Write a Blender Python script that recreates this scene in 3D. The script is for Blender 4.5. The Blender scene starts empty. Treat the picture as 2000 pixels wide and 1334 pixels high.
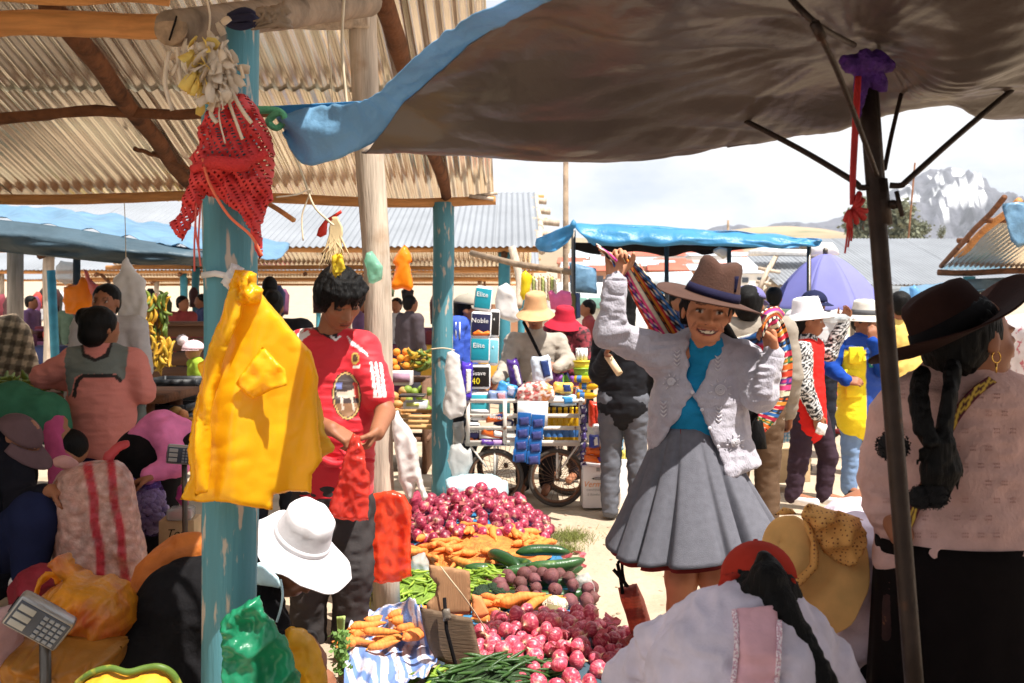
import bpy,bmesh,math,random
import numpy as np
from mathutils import Vector,Matrix,noise,Euler
from mathutils.geometry import delaunay_2d_cdt
random.seed(7)
rng=np.random.default_rng(7)
sc=bpy.context.scene
COL=sc.collection
R_=math.radians
FPX,CXP,HYP,CH=1944.0,1000.0,600.0,1.45
def P(px,py,d):
 return Vector(((px-CXP)*d/FPX,d,CH+(HYP-py)*d/FPX))
cam_d=bpy.data.cameras.new('camera')
cam_d.sensor_width=36.0
cam_d.lens=FPX*36.0/2000.0
cam_d.shift_y=-(667.0-HYP)/2000.0
cam_d.clip_start=0.05
cam_d.clip_end=20000.0
cam_d.dof.use_dof=True
cam_d.dof.focus_distance=3.75
cam_d.dof.aperture_fstop=6.3
cam=bpy.data.objects.new('camera',cam_d)
cam.location=(0,0,CH)
cam.rotation_euler=(R_(90),0,0)
COL.objects.link(cam)
sc.camera=cam
SUN_EL,SUN_AZ=63.5,42.0
to_sun=Vector((math.cos(R_(SUN_EL))*math.cos(R_(SUN_AZ)),-math.cos(R_(SUN_EL))*math.sin(R_(SUN_AZ)),math.sin(R_(SUN_EL))))
world=bpy.data.worlds.new('World')
sc.world=world
world.use_nodes=True
wn,wl=world.node_tree.nodes,world.node_tree.links
bg=wn['Background']
sky=wn.new('ShaderNodeTexSky')
sky.sky_type='NISHITA'
sky.sun_disc=False
sky.sun_elevation=R_(SUN_EL)
sky.sun_rotation=math.atan2(to_sun.x,to_sun.y)
sky.altitude=3300
sky.air_density=1.0
sky.dust_density=1.6
tc=wn.new('ShaderNodeTexCoord')
mp=wn.new('ShaderNodeMapping')
mp.inputs['Scale'].default_value=(1.5,1.5,3.6)
mp.inputs['Location'].default_value=(0.3,0.1,0.25)
nz=wn.new('ShaderNodeTexNoise')
nz.inputs['Scale'].default_value=2.1
nz.inputs['Detail'].default_value=8
nz.inputs['Roughness'].default_value=0.58
rp=wn.new('ShaderNodeValToRGB')
rp.color_ramp.elements[0].position=0.36
rp.color_ramp.elements[0].color=(0.3,0.3,0.3,1)
rp.color_ramp.elements[1].position=0.56
mixc=wn.new('ShaderNodeMix')
mixc.data_type='RGBA'
mixc.inputs['B'].default_value=(8.8,8.85,9.0,1)
wl.new(tc.outputs['Generated'],mp.inputs['Vector'])
wl.new(mp.outputs['Vector'],nz.inputs['Vector'])
wl.new(nz.outputs['Fac'],rp.inputs['Fac'])
wl.new(rp.outputs['Color'],mixc.inputs['Factor'])
wl.new(sky.outputs['Color'],mixc.inputs['A'])
wl.new(mixc.outputs['Result'],bg.inputs['Color'])
bg.inputs['Strength'].default_value=0.07
sun_d=bpy.data.lights.new('sun','SUN')
sun_d.energy=5.0
sun_d.angle=R_(0.5)
sun_d.color=(1.0,0.95,0.87)
sun=bpy.data.objects.new('sun',sun_d)
sun.rotation_euler=to_sun.to_track_quat('Z','Y').to_euler()
sun.location=(4,-3,12)
COL.objects.link(sun)
sc.view_settings.view_transform='Standard'
sc.view_settings.look='None'
sc.view_settings.exposure=0.9
sc.view_settings.gamma=1.0
sc.view_settings.use_curve_mapping=False
sc.render.engine='CYCLES'
sc.cycles.use_denoising=True
sc.cycles.max_bounces=6
sc.cycles.diffuse_bounces=3
sc.cycles.transparent_max_bounces=12
sc.cycles.sample_clamp_indirect=6.0
def C(r,g,b):
 def f(v):
  v/=255.0
  return v/12.92 if v<=0.04045 else((v+0.055)/1.055)**2.4
 return(f(r),f(g),f(b))
_mats={}
def mat(name,col=(0.5,0.5,0.5),rough=0.75,metal=0.0,var=0.18,vs=9.0,vstretch=(1,1,1),bump=0.15,bs=60.0,bstretch=(1,1,1),tl=0.0,alpha=1.0,vcol=False,rnd=0.0,spec=0.4,col2=None,c2pos=(0.55,0.7),c2s=6.0,c2stretch=(1,1,1),sheen=0.0,bdist=0.01,tlcol=None):
 if name in _mats:
  return _mats[name]
 m=bpy.data.materials.new(name)
 m.use_nodes=True
 nt=m.node_tree
 n,l=nt.nodes,nt.links
 bs_=n['Principled BSDF']
 out=n['Material Output']
 bs_.inputs['Roughness'].default_value=rough
 bs_.inputs['Metallic'].default_value=metal
 bs_.inputs['Specular IOR Level'].default_value=spec
 if sheen:
  bs_.inputs['Sheen Weight'].default_value=sheen
 t=n.new('ShaderNodeTexCoord')
 def tex(scale,stretch,detail=4.0):
  mpn=n.new('ShaderNodeMapping')
  mpn.inputs['Scale'].default_value=stretch
  l.new(t.outputs['Object'],mpn.inputs['Vector'])
  z=n.new('ShaderNodeTexNoise')
  z.inputs['Scale'].default_value=scale
  z.inputs['Detail'].default_value=detail
  l.new(mpn.outputs['Vector'],z.inputs['Vector'])
  return z
 if vcol:
  a=n.new('ShaderNodeAttribute')
  a.attribute_name='Col'
  base=a.outputs['Color']
 else:
  a=n.new('ShaderNodeRGB')
  a.outputs[0].default_value=(*col,1)
  base=a.outputs[0]
 if col2 is not None:
  z2=tex(c2s,c2stretch,6.0)
  r2=n.new('ShaderNodeValToRGB')
  r2.color_ramp.elements[0].position=c2pos[0]
  r2.color_ramp.elements[1].position=c2pos[1]
  l.new(z2.outputs['Fac'],r2.inputs['Fac'])
  mx=n.new('ShaderNodeMix')
  mx.data_type='RGBA'
  l.new(r2.outputs['Color'],mx.inputs['Factor'])
  l.new(base,mx.inputs['A'])
  mx.inputs['B'].default_value=(*col2,1)
  base=mx.outputs['Result']
 if var or rnd:
  hsv=n.new('ShaderNodeHueSaturation')
  l.new(base,hsv.inputs['Color'])
  z=tex(vs,vstretch)
  mr=n.new('ShaderNodeMapRange')
  mr.inputs['From Min'].default_value=0.3
  mr.inputs['From Max'].default_value=0.7
  mr.inputs['To Min'].default_value=1-var
  mr.inputs['To Max'].default_value=1+var
  l.new(z.outputs['Fac'],mr.inputs['Value'])
  if rnd:
   oi=n.new('ShaderNodeObjectInfo')
   m2=n.new('ShaderNodeMapRange')
   m2.inputs['To Min'].default_value=1-rnd
   m2.inputs['To Max'].default_value=1+rnd
   l.new(oi.outputs['Random'],m2.inputs['Value'])
   mu=n.new('ShaderNodeMath')
   mu.operation='MULTIPLY'
   l.new(mr.outputs['Result'],mu.inputs[0])
   l.new(m2.outputs['Result'],mu.inputs[1])
   l.new(mu.outputs[0],hsv.inputs['Value'])
   m3=n.new('ShaderNodeMapRange')
   m3.inputs['To Min'].default_value=0.5+rnd*0.05
   m3.inputs['To Max'].default_value=0.5-rnd*0.05
   l.new(oi.outputs['Random'],m3.inputs['Value'])
   l.new(m3.outputs['Result'],hsv.inputs['Hue'])
  else:
   l.new(mr.outputs['Result'],hsv.inputs['Value'])
  base=hsv.outputs['Color']
 l.new(base,bs_.inputs['Base Color'])
 nrm=None
 if bump:
  zb=tex(bs,bstretch,5.0)
  bp=n.new('ShaderNodeBump')
  bp.inputs['Strength'].default_value=bump
  bp.inputs['Distance'].default_value=bdist
  l.new(zb.outputs['Fac'],bp.inputs['Height'])
  l.new(bp.outputs['Normal'],bs_.inputs['Normal'])
  nrm=bp.outputs['Normal']
 last=bs_.outputs['BSDF']
 if tl:
  tr=n.new('ShaderNodeBsdfTranslucent')
  if tlcol:
   tr.inputs['Color'].default_value=(*tlcol,1)
  else:
   l.new(base,tr.inputs['Color'])
  if nrm:
   l.new(nrm,tr.inputs['Normal'])
  ms=n.new('ShaderNodeMixShader')
  ms.inputs['Fac'].default_value=tl
  l.new(last,ms.inputs[1])
  l.new(tr.outputs[0],ms.inputs[2])
  last=ms.outputs[0]
 if alpha<1:
  tp=n.new('ShaderNodeBsdfTransparent')
  ms=n.new('ShaderNodeMixShader')
  ms.inputs['Fac'].default_value=1-alpha
  l.new(last,ms.inputs[1])
  l.new(tp.outputs[0],ms.inputs[2])
  last=ms.outputs[0]
 l.new(last,out.inputs['Surface'])
 _mats[name]=m
 return m
def W(o):
 v=Vector((0,0,0))
 while o is not None:
  v+=o.location
  o=o.parent
 return v
def tag(o,label=None,cat=None,group=None,kind=None):
 if label:
  o['label']=label
 if cat:
  o['category']=cat
 if group:
  o['group']=group
 if kind:
  o['kind']=kind
 return o
def thing(name,label,cat,loc,group=None):
 o=bpy.data.objects.new(name,None)
 o.empty_display_size=0.1
 COL.objects.link(o)
 o.location=loc
 return tag(o,label,cat,group)
def mesh_data(name,verts,faces,mats,smooth=True,cols=None,midx=None):
 me=bpy.data.meshes.new(name)
 if isinstance(faces,np.ndarray):
  nf,k=faces.shape
  me.vertices.add(len(verts))
  me.vertices.foreach_set('co',np.ascontiguousarray(verts,dtype=np.float32).ravel())
  me.loops.add(nf*k)
  me.loops.foreach_set('vertex_index',faces.astype(np.int32).ravel())
  me.polygons.add(nf)
  me.polygons.foreach_set('loop_start',np.arange(0,nf*k,k,dtype=np.int32))
  me.update(calc_edges=True)
 else:
  me.from_pydata([tuple(v)for v in verts],[],[tuple(int(i)for i in f)for f in faces])
 if not isinstance(mats,(list,tuple)):
  mats=[mats]
 for m in mats:
  me.materials.append(m)
 if smooth:
  me.polygons.foreach_set('use_smooth',np.ones(len(me.polygons),dtype=bool))
 if midx is not None:
  me.polygons.foreach_set('material_index',np.asarray(midx,dtype=np.int32))
 if cols is not None:
  a=me.color_attributes.new('Col','FLOAT_COLOR','POINT')
  c=np.ones((len(verts),4),dtype=np.float32)
  c[:,:3]=np.asarray(cols)[:,:3]
  a.data.foreach_set('color',c.ravel())
 me.update()
 return me
def obj(name,vf,mats,parent=None,smooth=True,cols=None,midx=None,solid=0.0,loc=None,label=None,sharp=None):
 verts,faces=vf
 if not isinstance(verts,np.ndarray):
  verts=np.array([tuple(v)for v in verts],dtype=np.float64).reshape(-1,3)
 if parent is not None:
  o_=np.array(W(parent))
  l_=(0,0,0)
 else:
  if loc is None:
   mn,mx=verts.min(0),verts.max(0)
   loc=((mn[0]+mx[0])/2,(mn[1]+mx[1])/2,mn[2])
  o_=np.array(loc)
  l_=loc
 me=mesh_data(name,verts-o_,faces,mats,smooth,cols,midx)
 ob=bpy.data.objects.new(name,me)
 COL.objects.link(ob)
 ob.location=l_
 if parent is not None:
  ob.parent=parent
 if solid:
  s=ob.modifiers.new('solid','SOLIDIFY')
  s.thickness=solid
  s.offset=0
 if sharp:
  me.set_sharp_from_angle(angle=R_(sharp))
 if label:
  ob['label']=label
 return ob
def clone(o,parent=None,loc=None,rot=None,scale=None):
 c=o.copy()
 COL.objects.link(c)
 if parent is not None:
  c.parent=parent
 if loc is not None:
  c.location=loc
 if rot is not None:
  c.rotation_euler=rot
 if scale is not None:
  c.scale=scale
 return c
def join(*vfs):
 V,Fc=[],[]
 for v,f in vfs:
  b=len(V)
  V+=[tuple(q)for q in v]
  Fc+=[tuple(i+b for i in q)for q in f]
 return V,Fc
def box(c,h,rot=None,bev=0.0):
 c=Vector(c)
 M=Matrix.Identity(3)if rot is None else(rot if isinstance(rot,Matrix)else Euler(rot).to_matrix())
 hx,hy,hz=h
 if bev<=0:
  vs=[Vector((sx*hx,sy*hy,sz*hz))for sx in(-1,1)for sy in(-1,1)for sz in(-1,1)]
  fs=[(0,1,3,2),(4,6,7,5),(0,4,5,1),(2,3,7,6),(0,2,6,4),(1,5,7,3)]
  return[c+M@v for v in vs],fs
 bm=bmesh.new()
 bmesh.ops.create_cube(bm,size=1.0)
 for v in bm.verts:
  v.co=Vector((v.co.x*2*hx,v.co.y*2*hy,v.co.z*2*hz))
 bmesh.ops.bevel(bm,geom=list(bm.edges),offset=min(bev,min(h)*0.95),segments=2,affect='EDGES',profile=0.5)
 bm.verts.index_update()
 vs=[c+M@v.co for v in bm.verts]
 fs=[tuple(v.index for v in f.verts)for f in bm.faces]
 bm.free()
 return vs,fs
def tube(pts,rad,n=8,caps=True,jit=0.0,sq=None):
 pts=[Vector(p)for p in pts]
 if not isinstance(rad,(list,tuple)):
  rad=[rad]*len(pts)
 V,Fc=[],[]
 t0=(pts[1]-pts[0]).normalized()
 up=Vector((0,0,1))if abs(t0.z)<0.9 else Vector((1,0,0))
 nx=t0.cross(up).normalized()
 for i,p in enumerate(pts):
  a=pts[max(i-1,0)]
  b=pts[min(i+1,len(pts)-1)]
  t=(b-a)
  t=t.normalized()if t.length>1e-9 else t0
  nx=(nx-t*nx.dot(t)).normalized()
  ny=t.cross(nx)
  for k in range(n):
   an=2*math.pi*k/n
   r=rad[i]*(1+(jit*noise.noise(Vector((p.x*9+math.cos(an),p.y*9+math.sin(an),p.z*4)))if jit else 0))
   V.append(p+(nx*math.cos(an)*(sq or 1)+ny*math.sin(an))*r)
 for i in range(len(pts)-1):
  for k in range(n):
   k2=(k+1)%n
   Fc.append((i*n+k,i*n+k2,(i+1)*n+k2,(i+1)*n+k))
 if caps:
  Fc.append(tuple(range(n-1,-1,-1)))
  Fc.append(tuple((len(pts)-1)*n+k for k in range(n)))
 return V,Fc
def sub(a,b,n,wob=0.0,seed=0):
 a,b=Vector(a),Vector(b)
 out=[]
 for i in range(n+1):
  t=i/n
  p=a.lerp(b,t)
  if wob:
   p+=Vector((noise.noise(Vector((t*3+seed,1,2))),noise.noise(Vector((t*3+seed,7,2))),noise.noise(Vector((t*3+seed,1,9)))))*wob
  out.append(p)
 return out
def log(a,b,r0,r1=None,n=10,wob=0.02,seed=0,jit=0.12,seg=10):
 r1=r0 if r1 is None else r1
 pts=sub(a,b,seg,wob,seed)
 return tube(pts,[r0+(r1-r0)*i/seg for i in range(seg+1)],n,True,jit)
def curve(pts,n=6):
 pts=[Vector(p)for p in pts]
 out=[]
 for i in range(len(pts)-1):
  p0,p1,p2,p3=pts[max(i-1,0)],pts[i],pts[i+1],pts[min(i+2,len(pts)-1)]
  for k in range(n):
   t=k/n
   out.append(0.5*((2*p1)+(p2-p0)*t+(2*p0-5*p1+4*p2-p3)*t*t+(3*p1-p0-3*p2+p3)*t**3))
 out.append(pts[-1])
 return out
def lathe(prof,n=24,c=(0,0,0),R=None,sx=1.0,sy=1.0,warp=None,closed_top=True):
 c=Vector(c)
 R=R or Matrix.Identity(3)
 V,Fc=[],[]
 for i,(r,z)in enumerate(prof):
  for k in range(n):
   a=2*math.pi*k/n
   v=Vector((r*math.cos(a)*sx,r*math.sin(a)*sy,z))
   if warp:
    v=warp(v,r,a,i)
   V.append(c+R@v)
 for i in range(len(prof)-1):
  for k in range(n):
   k2=(k+1)%n
   Fc.append((i*n+k,i*n+k2,(i+1)*n+k2,(i+1)*n+k))
 if closed_top:
  if prof[-1][0]>1e-6:
   Fc.append(tuple((len(prof)-1)*n+k for k in range(n)))
  if prof[0][0]>1e-6:
   Fc.append(tuple(range(n-1,-1,-1)))
 return V,Fc
def grid(nu,nv,fn):
 V=[Vector(fn(i/nu,j/nv))for j in range(nv+1)for i in range(nu+1)]
 Fc=[(j*(nu+1)+i,j*(nu+1)+i+1,(j+1)*(nu+1)+i+1,(j+1)*(nu+1)+i)for j in range(nv)for i in range(nu)]
 return V,Fc
def cgrid(ctrl,nu,nv,fn=None):
 """smooth surface through a table of control points (rows of Vectors)"""
 rows=[[Vector(p)for p in r]for r in ctrl]
 def cr(ps,t):
  m=len(ps)-1
  x=min(max(t*m,0),m-1e-9)
  i=int(x)
  f=x-i
  p0,p1,p2,p3=ps[max(i-1,0)],ps[i],ps[i+1],ps[min(i+2,m)]
  return 0.5*((2*p1)+(p2-p0)*f+(2*p0-5*p1+4*p2-p3)*f*f+(3*p1-p0-3*p2+p3)*f**3)
 def g(u,v):
  p=cr([cr(r,u)for r in rows],v)
  return p+fn(u,v,p)if fn else p
 return grid(nu,nv,g)
def resample(pts,step,closed=True):
 out=[]
 m=len(pts)
 for i in range(m if closed else m-1):
  a,b=pts[i],pts[(i+1)%m]
  L=math.hypot(b[0]-a[0],b[1]-a[1])
  k=max(1,int(round(L/step)))
  for j in range(k):
   t=j/k
   out.append((a[0]+(b[0]-a[0])*t,a[1]+(b[1]-a[1])*t))
 if not closed:
  out.append(pts[-1])
 return out
def smoothpoly(pts,n=5):
 m=len(pts)
 out=[]
 for i in range(m):
  p0,p1,p2,p3=[Vector(pts[(i+k-1)%m])for k in range(4)]
  for k in range(n):
   t=k/n
   q=0.5*((2*p1)+(p2-p0)*t+(2*p0-5*p1+4*p2-p3)*t*t+(3*p1-p0-3*p2+p3)*t**3)
   out.append((q.x,q.y))
 return out
def pillow(poly,d,thick,step=6.0,soft=None,fold=None,smooth=False,jag=0.0):
 """closed cloth/bag body: outline (photo px at depth d) filled, front and back bulging apart; fold(px,py)->metres shifts both"""
 if smooth:
  poly=smoothpoly(poly)
 ol=resample(poly,step)
 if jag:
  ol=[(x+(noise.noise(Vector((x*.13,y*.13,3)))*jag),y+(noise.noise(Vector((x*.13,y*.13,8)))*jag))for x,y in ol]
 xs,ys=[p[0]for p in ol],[p[1]for p in ol]
 soft=soft or 0.35*min(max(xs)-min(xs),max(ys)-min(ys))
 n=len(ol)
 pts=[Vector(p)for p in ol]
 A=np.array(ol)
 B=np.roll(A,-1,0)
 gx,gy=np.meshgrid(np.arange(min(xs),max(xs),step),np.arange(min(ys),max(ys),step*0.9))
 gx=gx+(np.arange(gx.shape[0])%2)[:,None]*step*0.5
 G=np.stack([gx.ravel(),gy.ravel()],1)
 x,y=G[:,0:1],G[:,1:2]
 cr=((A[None,:,1]>y)!=(B[None,:,1]>y))&(x<(B[None,:,0]-A[None,:,0])*(y-A[None,:,1])/(B[None,:,1]-A[None,:,1]+1e-12)+A[None,:,0])
 ins=cr.sum(1)%2==1
 AB=B-A
 t=np.clip(((G[:,None,:]-A[None])*AB[None]).sum(2)/((AB**2).sum(1)[None]+1e-12),0,1)
 dist=np.sqrt((((A[None]+t[...,None]*AB[None])-G[:,None,:])**2).sum(2)).min(1)
 keep=ins&(dist>step*0.45)
 pts+=[Vector(p)for p in G[keep]]
 dd=[0.0]*n+list(dist[keep])
 vs,_,fs,ov,_,_=delaunay_2d_cdt(pts,[],[list(range(n))],1,1e-4)
 V,Fc=[],[]
 back={}
 m=len(vs)
 e=[]
 for i,v in enumerate(vs):
  oi=ov[i][0]if ov[i]else 0
  q=min(dd[oi]/soft,1.0)
  e.append(math.sqrt(max(0.0,1-(1-q)**2))*thick*0.5)
 for i,v in enumerate(vs):
  fo=fold(v.x,v.y)if fold else 0.0
  p=P(v.x,v.y,d)
  V.append(p+Vector((0,fo-e[i],0)))
 for i,v in enumerate(vs):
  if e[i]>1e-6:
   fo=fold(v.x,v.y)if fold else 0.0
   back[i]=len(V)
   V.append(P(v.x,v.y,d)+Vector((0,fo+e[i],0)))
  else:
   back[i]=i
 for f in fs:
  Fc.append(tuple(f))
  Fc.append(tuple(back[i]for i in reversed(f)))
 a,b,c=(V[i]for i in Fc[0][:3])
 if(b-a).cross(c-a).y>0:
  Fc=[tuple(reversed(f))for f in Fc]
 return V,Fc
def nfold(ax=0.05,ay=0.01,amp=0.02,seed=0.0,extra=None):
 def f(x,y):
  v=amp*noise.noise(Vector((x*ax,y*ay,seed)))+amp*0.4*noise.noise(Vector((x*ax*2.3,y*ay*3.1,seed+5)))
  return v+(extra(x,y)if extra else 0)
 return f
def crinkle(amp=.03,sc=1.0,seed=0.0,vert=.35):
 """sharp-creased thin plastic: ridged folds, mostly running down"""
 def f(x,y):
  a=abs(noise.noise(Vector((x*.026*sc+y*.006,y*.026*sc*vert,seed))))+.5*abs(noise.noise(Vector((x*.042*sc+y*.02,y*.034*sc-x*.018,seed+3))))+.10*noise.noise(Vector((x*.1*sc,y*.08*sc,seed+7)))
  return amp*(a-.4)
 return f
def ribbon(curveA,curveB,nv=2):
 """strip between two point lists of equal length"""
 return grid(len(curveA)-1,nv,lambda u,v:Vector(curveA[int(round(u*(len(curveA)-1)))]).lerp(Vector(curveB[int(round(u*(len(curveA)-1)))]),v))
class SDF:
 def __init__(self):
  self.p=[]
  self.paint=[]
 def _add(self,fn,lo,hi,k,op,col):
  self.p.append((fn,np.array(lo),np.array(hi),k,op,col))
 def cone(self,a,ra,b,rb,k=0.015,col=None,fl=None,op='u'):
  a,b=np.array(a,dtype=np.float32),np.array(b,dtype=np.float32)
  ab=b-a
  L2=float((ab**2).sum())+1e-12
  if fl is not None:
   nrm=np.array(Vector(fl[0]).normalized(),dtype=np.float32)
   fac=fl[1]
  def fn(X):
   q=X-a
   t=np.clip((q@ab)/L2,0,1)
   o=q-t[...,None]*ab
   if fl is not None:
    c=o@nrm
    o=o+(c*(1/fac-1))[...,None]*nrm
    return(np.sqrt((o**2).sum(-1))-(ra+(rb-ra)*t))*min(1.0,fac**0.5)
   return np.sqrt((o**2).sum(-1))-(ra+(rb-ra)*t)
  m=max(ra,rb)
  self._add(fn,np.minimum(a,b)-m,np.maximum(a,b)+m,k,op,col)
 def chain(self,pts,rads,k=0.015,col=None,fl=None):
  for i in range(len(pts)-1):
   self.cone(pts[i],rads[i],pts[i+1],rads[i+1],k,col,fl)
 def ell(self,c,r,R=None,k=0.015,col=None,op='u'):
  c=np.array(c,dtype=np.float32)
  r=np.array(r,dtype=np.float32)
  M=np.eye(3,dtype=np.float32)if R is None else np.array(R,dtype=np.float32)
  def fn(X):
   q=(X-c)@M
   k0=np.sqrt(((q/r)**2).sum(-1))
   k1=np.sqrt(((q/(r*r))**2).sum(-1))+1e-9
   return k0*(k0-1)/k1
  m=r.max()
  self._add(fn,c-m,c+m,k,op,col)
 def box(self,c,h,R=None,rr=0.01,k=0.01,col=None,op='u'):
  c=np.array(c,dtype=np.float32)
  hh=np.array(h,dtype=np.float32)-rr
  M=np.eye(3,dtype=np.float32)if R is None else np.array(R,dtype=np.float32)
  def fn(X):
   q=np.abs((X-c)@M)-hh
   return np.sqrt((np.maximum(q,0)**2).sum(-1))+np.minimum(q.max(-1),0)-rr
  m=float(np.linalg.norm(np.array(h)))
  self._add(fn,c-m,c+m,k,op,col)
 def mesh(self,h,base=(0.5,0.5,0.5),blendcol=0.0):
  lo=np.min([q[1]for q in self.p if q[4]=='u'],0)-3*h
  hi=np.max([q[2]for q in self.p if q[4]=='u'],0)+3*h
  n=np.ceil((hi-lo)/h).astype(int)+1
  val=np.full(n,0.12,dtype=np.float32)
  ax=[(lo[i]+h*np.arange(n[i])).astype(np.float32)for i in range(3)]
  for fn,l,u,k,op,col in self.p:
   mg=k+2.5*h+0.012
   i0=np.clip(np.floor((l-mg-lo)/h).astype(int),0,n-1)
   i1=np.clip(np.ceil((u+mg-lo)/h).astype(int)+1,1,n)
   sl=tuple(slice(i0[i],i1[i])for i in range(3))
   X=np.stack(np.meshgrid(*[ax[i][sl[i]]for i in range(3)],indexing='ij'),-1)
   dd=fn(X).astype(np.float32)
   a=val[sl]
   if op=='s':
    a,dd=-a,dd
    hh=np.clip(0.5+0.5*(dd-a)/k,0,1)
    val[sl]=-(dd*(1-hh)+a*hh-k*hh*(1-hh))
   else:
    hh=np.clip(0.5+0.5*(dd-a)/k,0,1)
    val[sl]=dd*(1-hh)+a*hh-k*hh*(1-hh)
  V,Fc=surface_nets(val,lo,h)
  cols=None
  if any(q[5]is not None for q in self.p)or self.paint:
   X=V.astype(np.float32)
   best=np.full(len(V),1e9)
   cols=np.tile(np.array(base,dtype=np.float64),(len(V),1))
   for fn,l,u,k,op,col in self.p:
    if op=='s':
     continue
    d=fn(X)
    w=d<best
    best=np.where(w,d,best)
    cols[w]=col if col is not None else base
   for fn,col in self.paint:
    cols[fn(X)<0]=col
  return V,Fc,cols
 def paint_ell(self,c,r,R,col):
  c=np.array(c,dtype=np.float32)
  r=np.array(r,dtype=np.float32)
  M=np.eye(3,dtype=np.float32)if R is None else np.array(R,dtype=np.float32)
  self.paint.append((lambda X:(((X-c)@M/r)**2).sum(-1)-1,col))
def surface_nets(v,lo,h):
 s=v<0
 nx,ny,nz_=v.shape
 cnt=np.zeros((nx-1,ny-1,nz_-1),dtype=np.int8)
 for i in(0,1):
  for j in(0,1):
   for k in(0,1):
    cnt+=s[i:nx-1+i,j:ny-1+j,k:nz_-1+k]
 act=(cnt>0)&(cnt<8)
 ci=np.argwhere(act)
 idx=np.full(act.shape,-1,dtype=np.int64)
 idx[act]=np.arange(len(ci))
 acc=np.zeros((len(ci),3))
 num=np.zeros(len(ci))
 offs=[(i,j,k)for i in(0,1)for j in(0,1)for k in(0,1)]
 for a in offs:
  for axn in range(3):
   if a[axn]==1:
    continue
   b=list(a)
   b[axn]=1
   va=v[ci[:,0]+a[0],ci[:,1]+a[1],ci[:,2]+a[2]]
   vb=v[ci[:,0]+b[0],ci[:,1]+b[1],ci[:,2]+b[2]]
   m=(va<0)!=(vb<0)
   t=np.where(m,va/np.where(m,va-vb,1),0)
   p=np.tile(np.array(a,dtype=np.float64),(len(ci),1))
   p[:,axn]+=t
   acc[m]+=p[m]
   num[m]+=1
 V=lo+h*(ci+acc/num[:,None])
 Fs=[]
 for axn in range(3):
  sh=[slice(None)]*3
  sh2=[slice(None)]*3
  sh[axn]=slice(0,-1)
  sh2[axn]=slice(1,None)
  sa,sb=s[tuple(sh)],s[tuple(sh2)]
  e=np.argwhere(sa!=sb)
  o1,o2=[q for q in range(3)if q!=axn]
  e=e[(e[:,o1]>0)&(e[:,o2]>0)&(e[:,o1]<v.shape[o1]-1)&(e[:,o2]<v.shape[o2]-1)]
  q=[]
  for(u,w)in((-1,-1),(0,-1),(0,0),(-1,0)):
   c=e.copy()
   c[:,o1]+=u
   c[:,o2]+=w
   q.append(idx[c[:,0],c[:,1],c[:,2]])
  q=np.stack(q,1)
  flip=sa[e[:,0],e[:,1],e[:,2]]
  if axn==1:
   flip=~flip
  q[~flip]=q[~flip][:,::-1]
  Fs.append(q)
 return V,np.concatenate(Fs)
def vnormals(V,Fc):
 V=np.asarray(V)
 Fc=np.asarray(Fc)
 a,b,c,d=(V[Fc[:,i]]for i in range(4))
 nf=np.cross(c-a,d-b)
 N=np.zeros_like(V)
 for i in range(4):
  np.add.at(N,Fc[:,i],nf)
 return N/(np.linalg.norm(N,axis=1,keepdims=True)+1e-12)
_perm=np.random.default_rng(11).permutation(4096)
_rval=np.random.default_rng(12).uniform(-1,1,4096)
def vnoise(X):
 """smooth value noise for many points at once"""
 i=np.floor(X).astype(np.int64)
 f=X-i
 f=f*f*(3-2*f)
 out=0.0
 for a in(0,1):
  for b in(0,1):
   for c in(0,1):
    h=_perm[(_perm[(_perm[(i[:,0]+a)&4095]+i[:,1]+b)&4095]+i[:,2]+c)&4095]
    w=(f[:,0]if a else 1-f[:,0])*(f[:,1]if b else 1-f[:,1])*(f[:,2]if c else 1-f[:,2])
    out=out+w*_rval[h]
 return out
def wrinkle(V,Fc,amp=0.006,fx=(9,9,26),seed=0.0,amp2=0.0):
 N=vnormals(V,Fc)
 f=np.array(fx,dtype=np.float64)*1.25
 w=vnoise(V*f+seed)
 w2=1-np.abs(vnoise(V*f*1.7+3.3+seed))*2.2
 return V+N*(amp*(.9*w+.7*w2))[:,None]
def sdf_obj(name,S,h,m,parent,base=(0.5,0.5,0.5),wr=None,label=None,smoothit=1):
 V,Fc,cols=S.mesh(h,base)
 if wr:
  V=wrinkle(V,Fc,*wr)
 o=obj(name,(V,Fc),m,parent,True,cols,label=label)
 if smoothit:
  md=o.modifiers.new('smooth','SMOOTH')
  md.factor=0.5
  md.iterations=smoothit
 return o
def frame(fwd,up=(0,0,1)):
 """columns: right, forward, up of a body part looking along fwd"""
 f=Vector(fwd).normalized()
 u=Vector(up)
 r=f.cross(u).normalized()
 u=r.cross(f).normalized()
 return Matrix(((r.x,f.x,u.x),(r.y,f.y,u.y),(r.z,f.z,u.z)))
def text(name,s,loc,size,m,parent,rot=(R_(90),0,0),align='CENTER',extrude=0.0008,xs=1.0,shear=0.0):
 cu=bpy.data.curves.new(name,'FONT')
 cu.body=s
 cu.size=size
 cu.align_x=align
 cu.align_y='CENTER'
 cu.extrude=extrude
 cu.shear=shear
 cu.resolution_u=2
 tmp=bpy.data.objects.new(name+'_tmp',cu)
 COL.objects.link(tmp)
 dg=bpy.context.evaluated_depsgraph_get()
 me=bpy.data.meshes.new_from_object(tmp.evaluated_get(dg))
 bpy.data.objects.remove(tmp)
 me.materials.clear()
 me.materials.append(m)
 o=bpy.data.objects.new(name,me)
 COL.objects.link(o)
 o.parent=parent
 o.location=Vector(loc)-W(parent)
 o.rotation_euler=rot
 o.scale=(xs,1,1)
 return o

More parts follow.
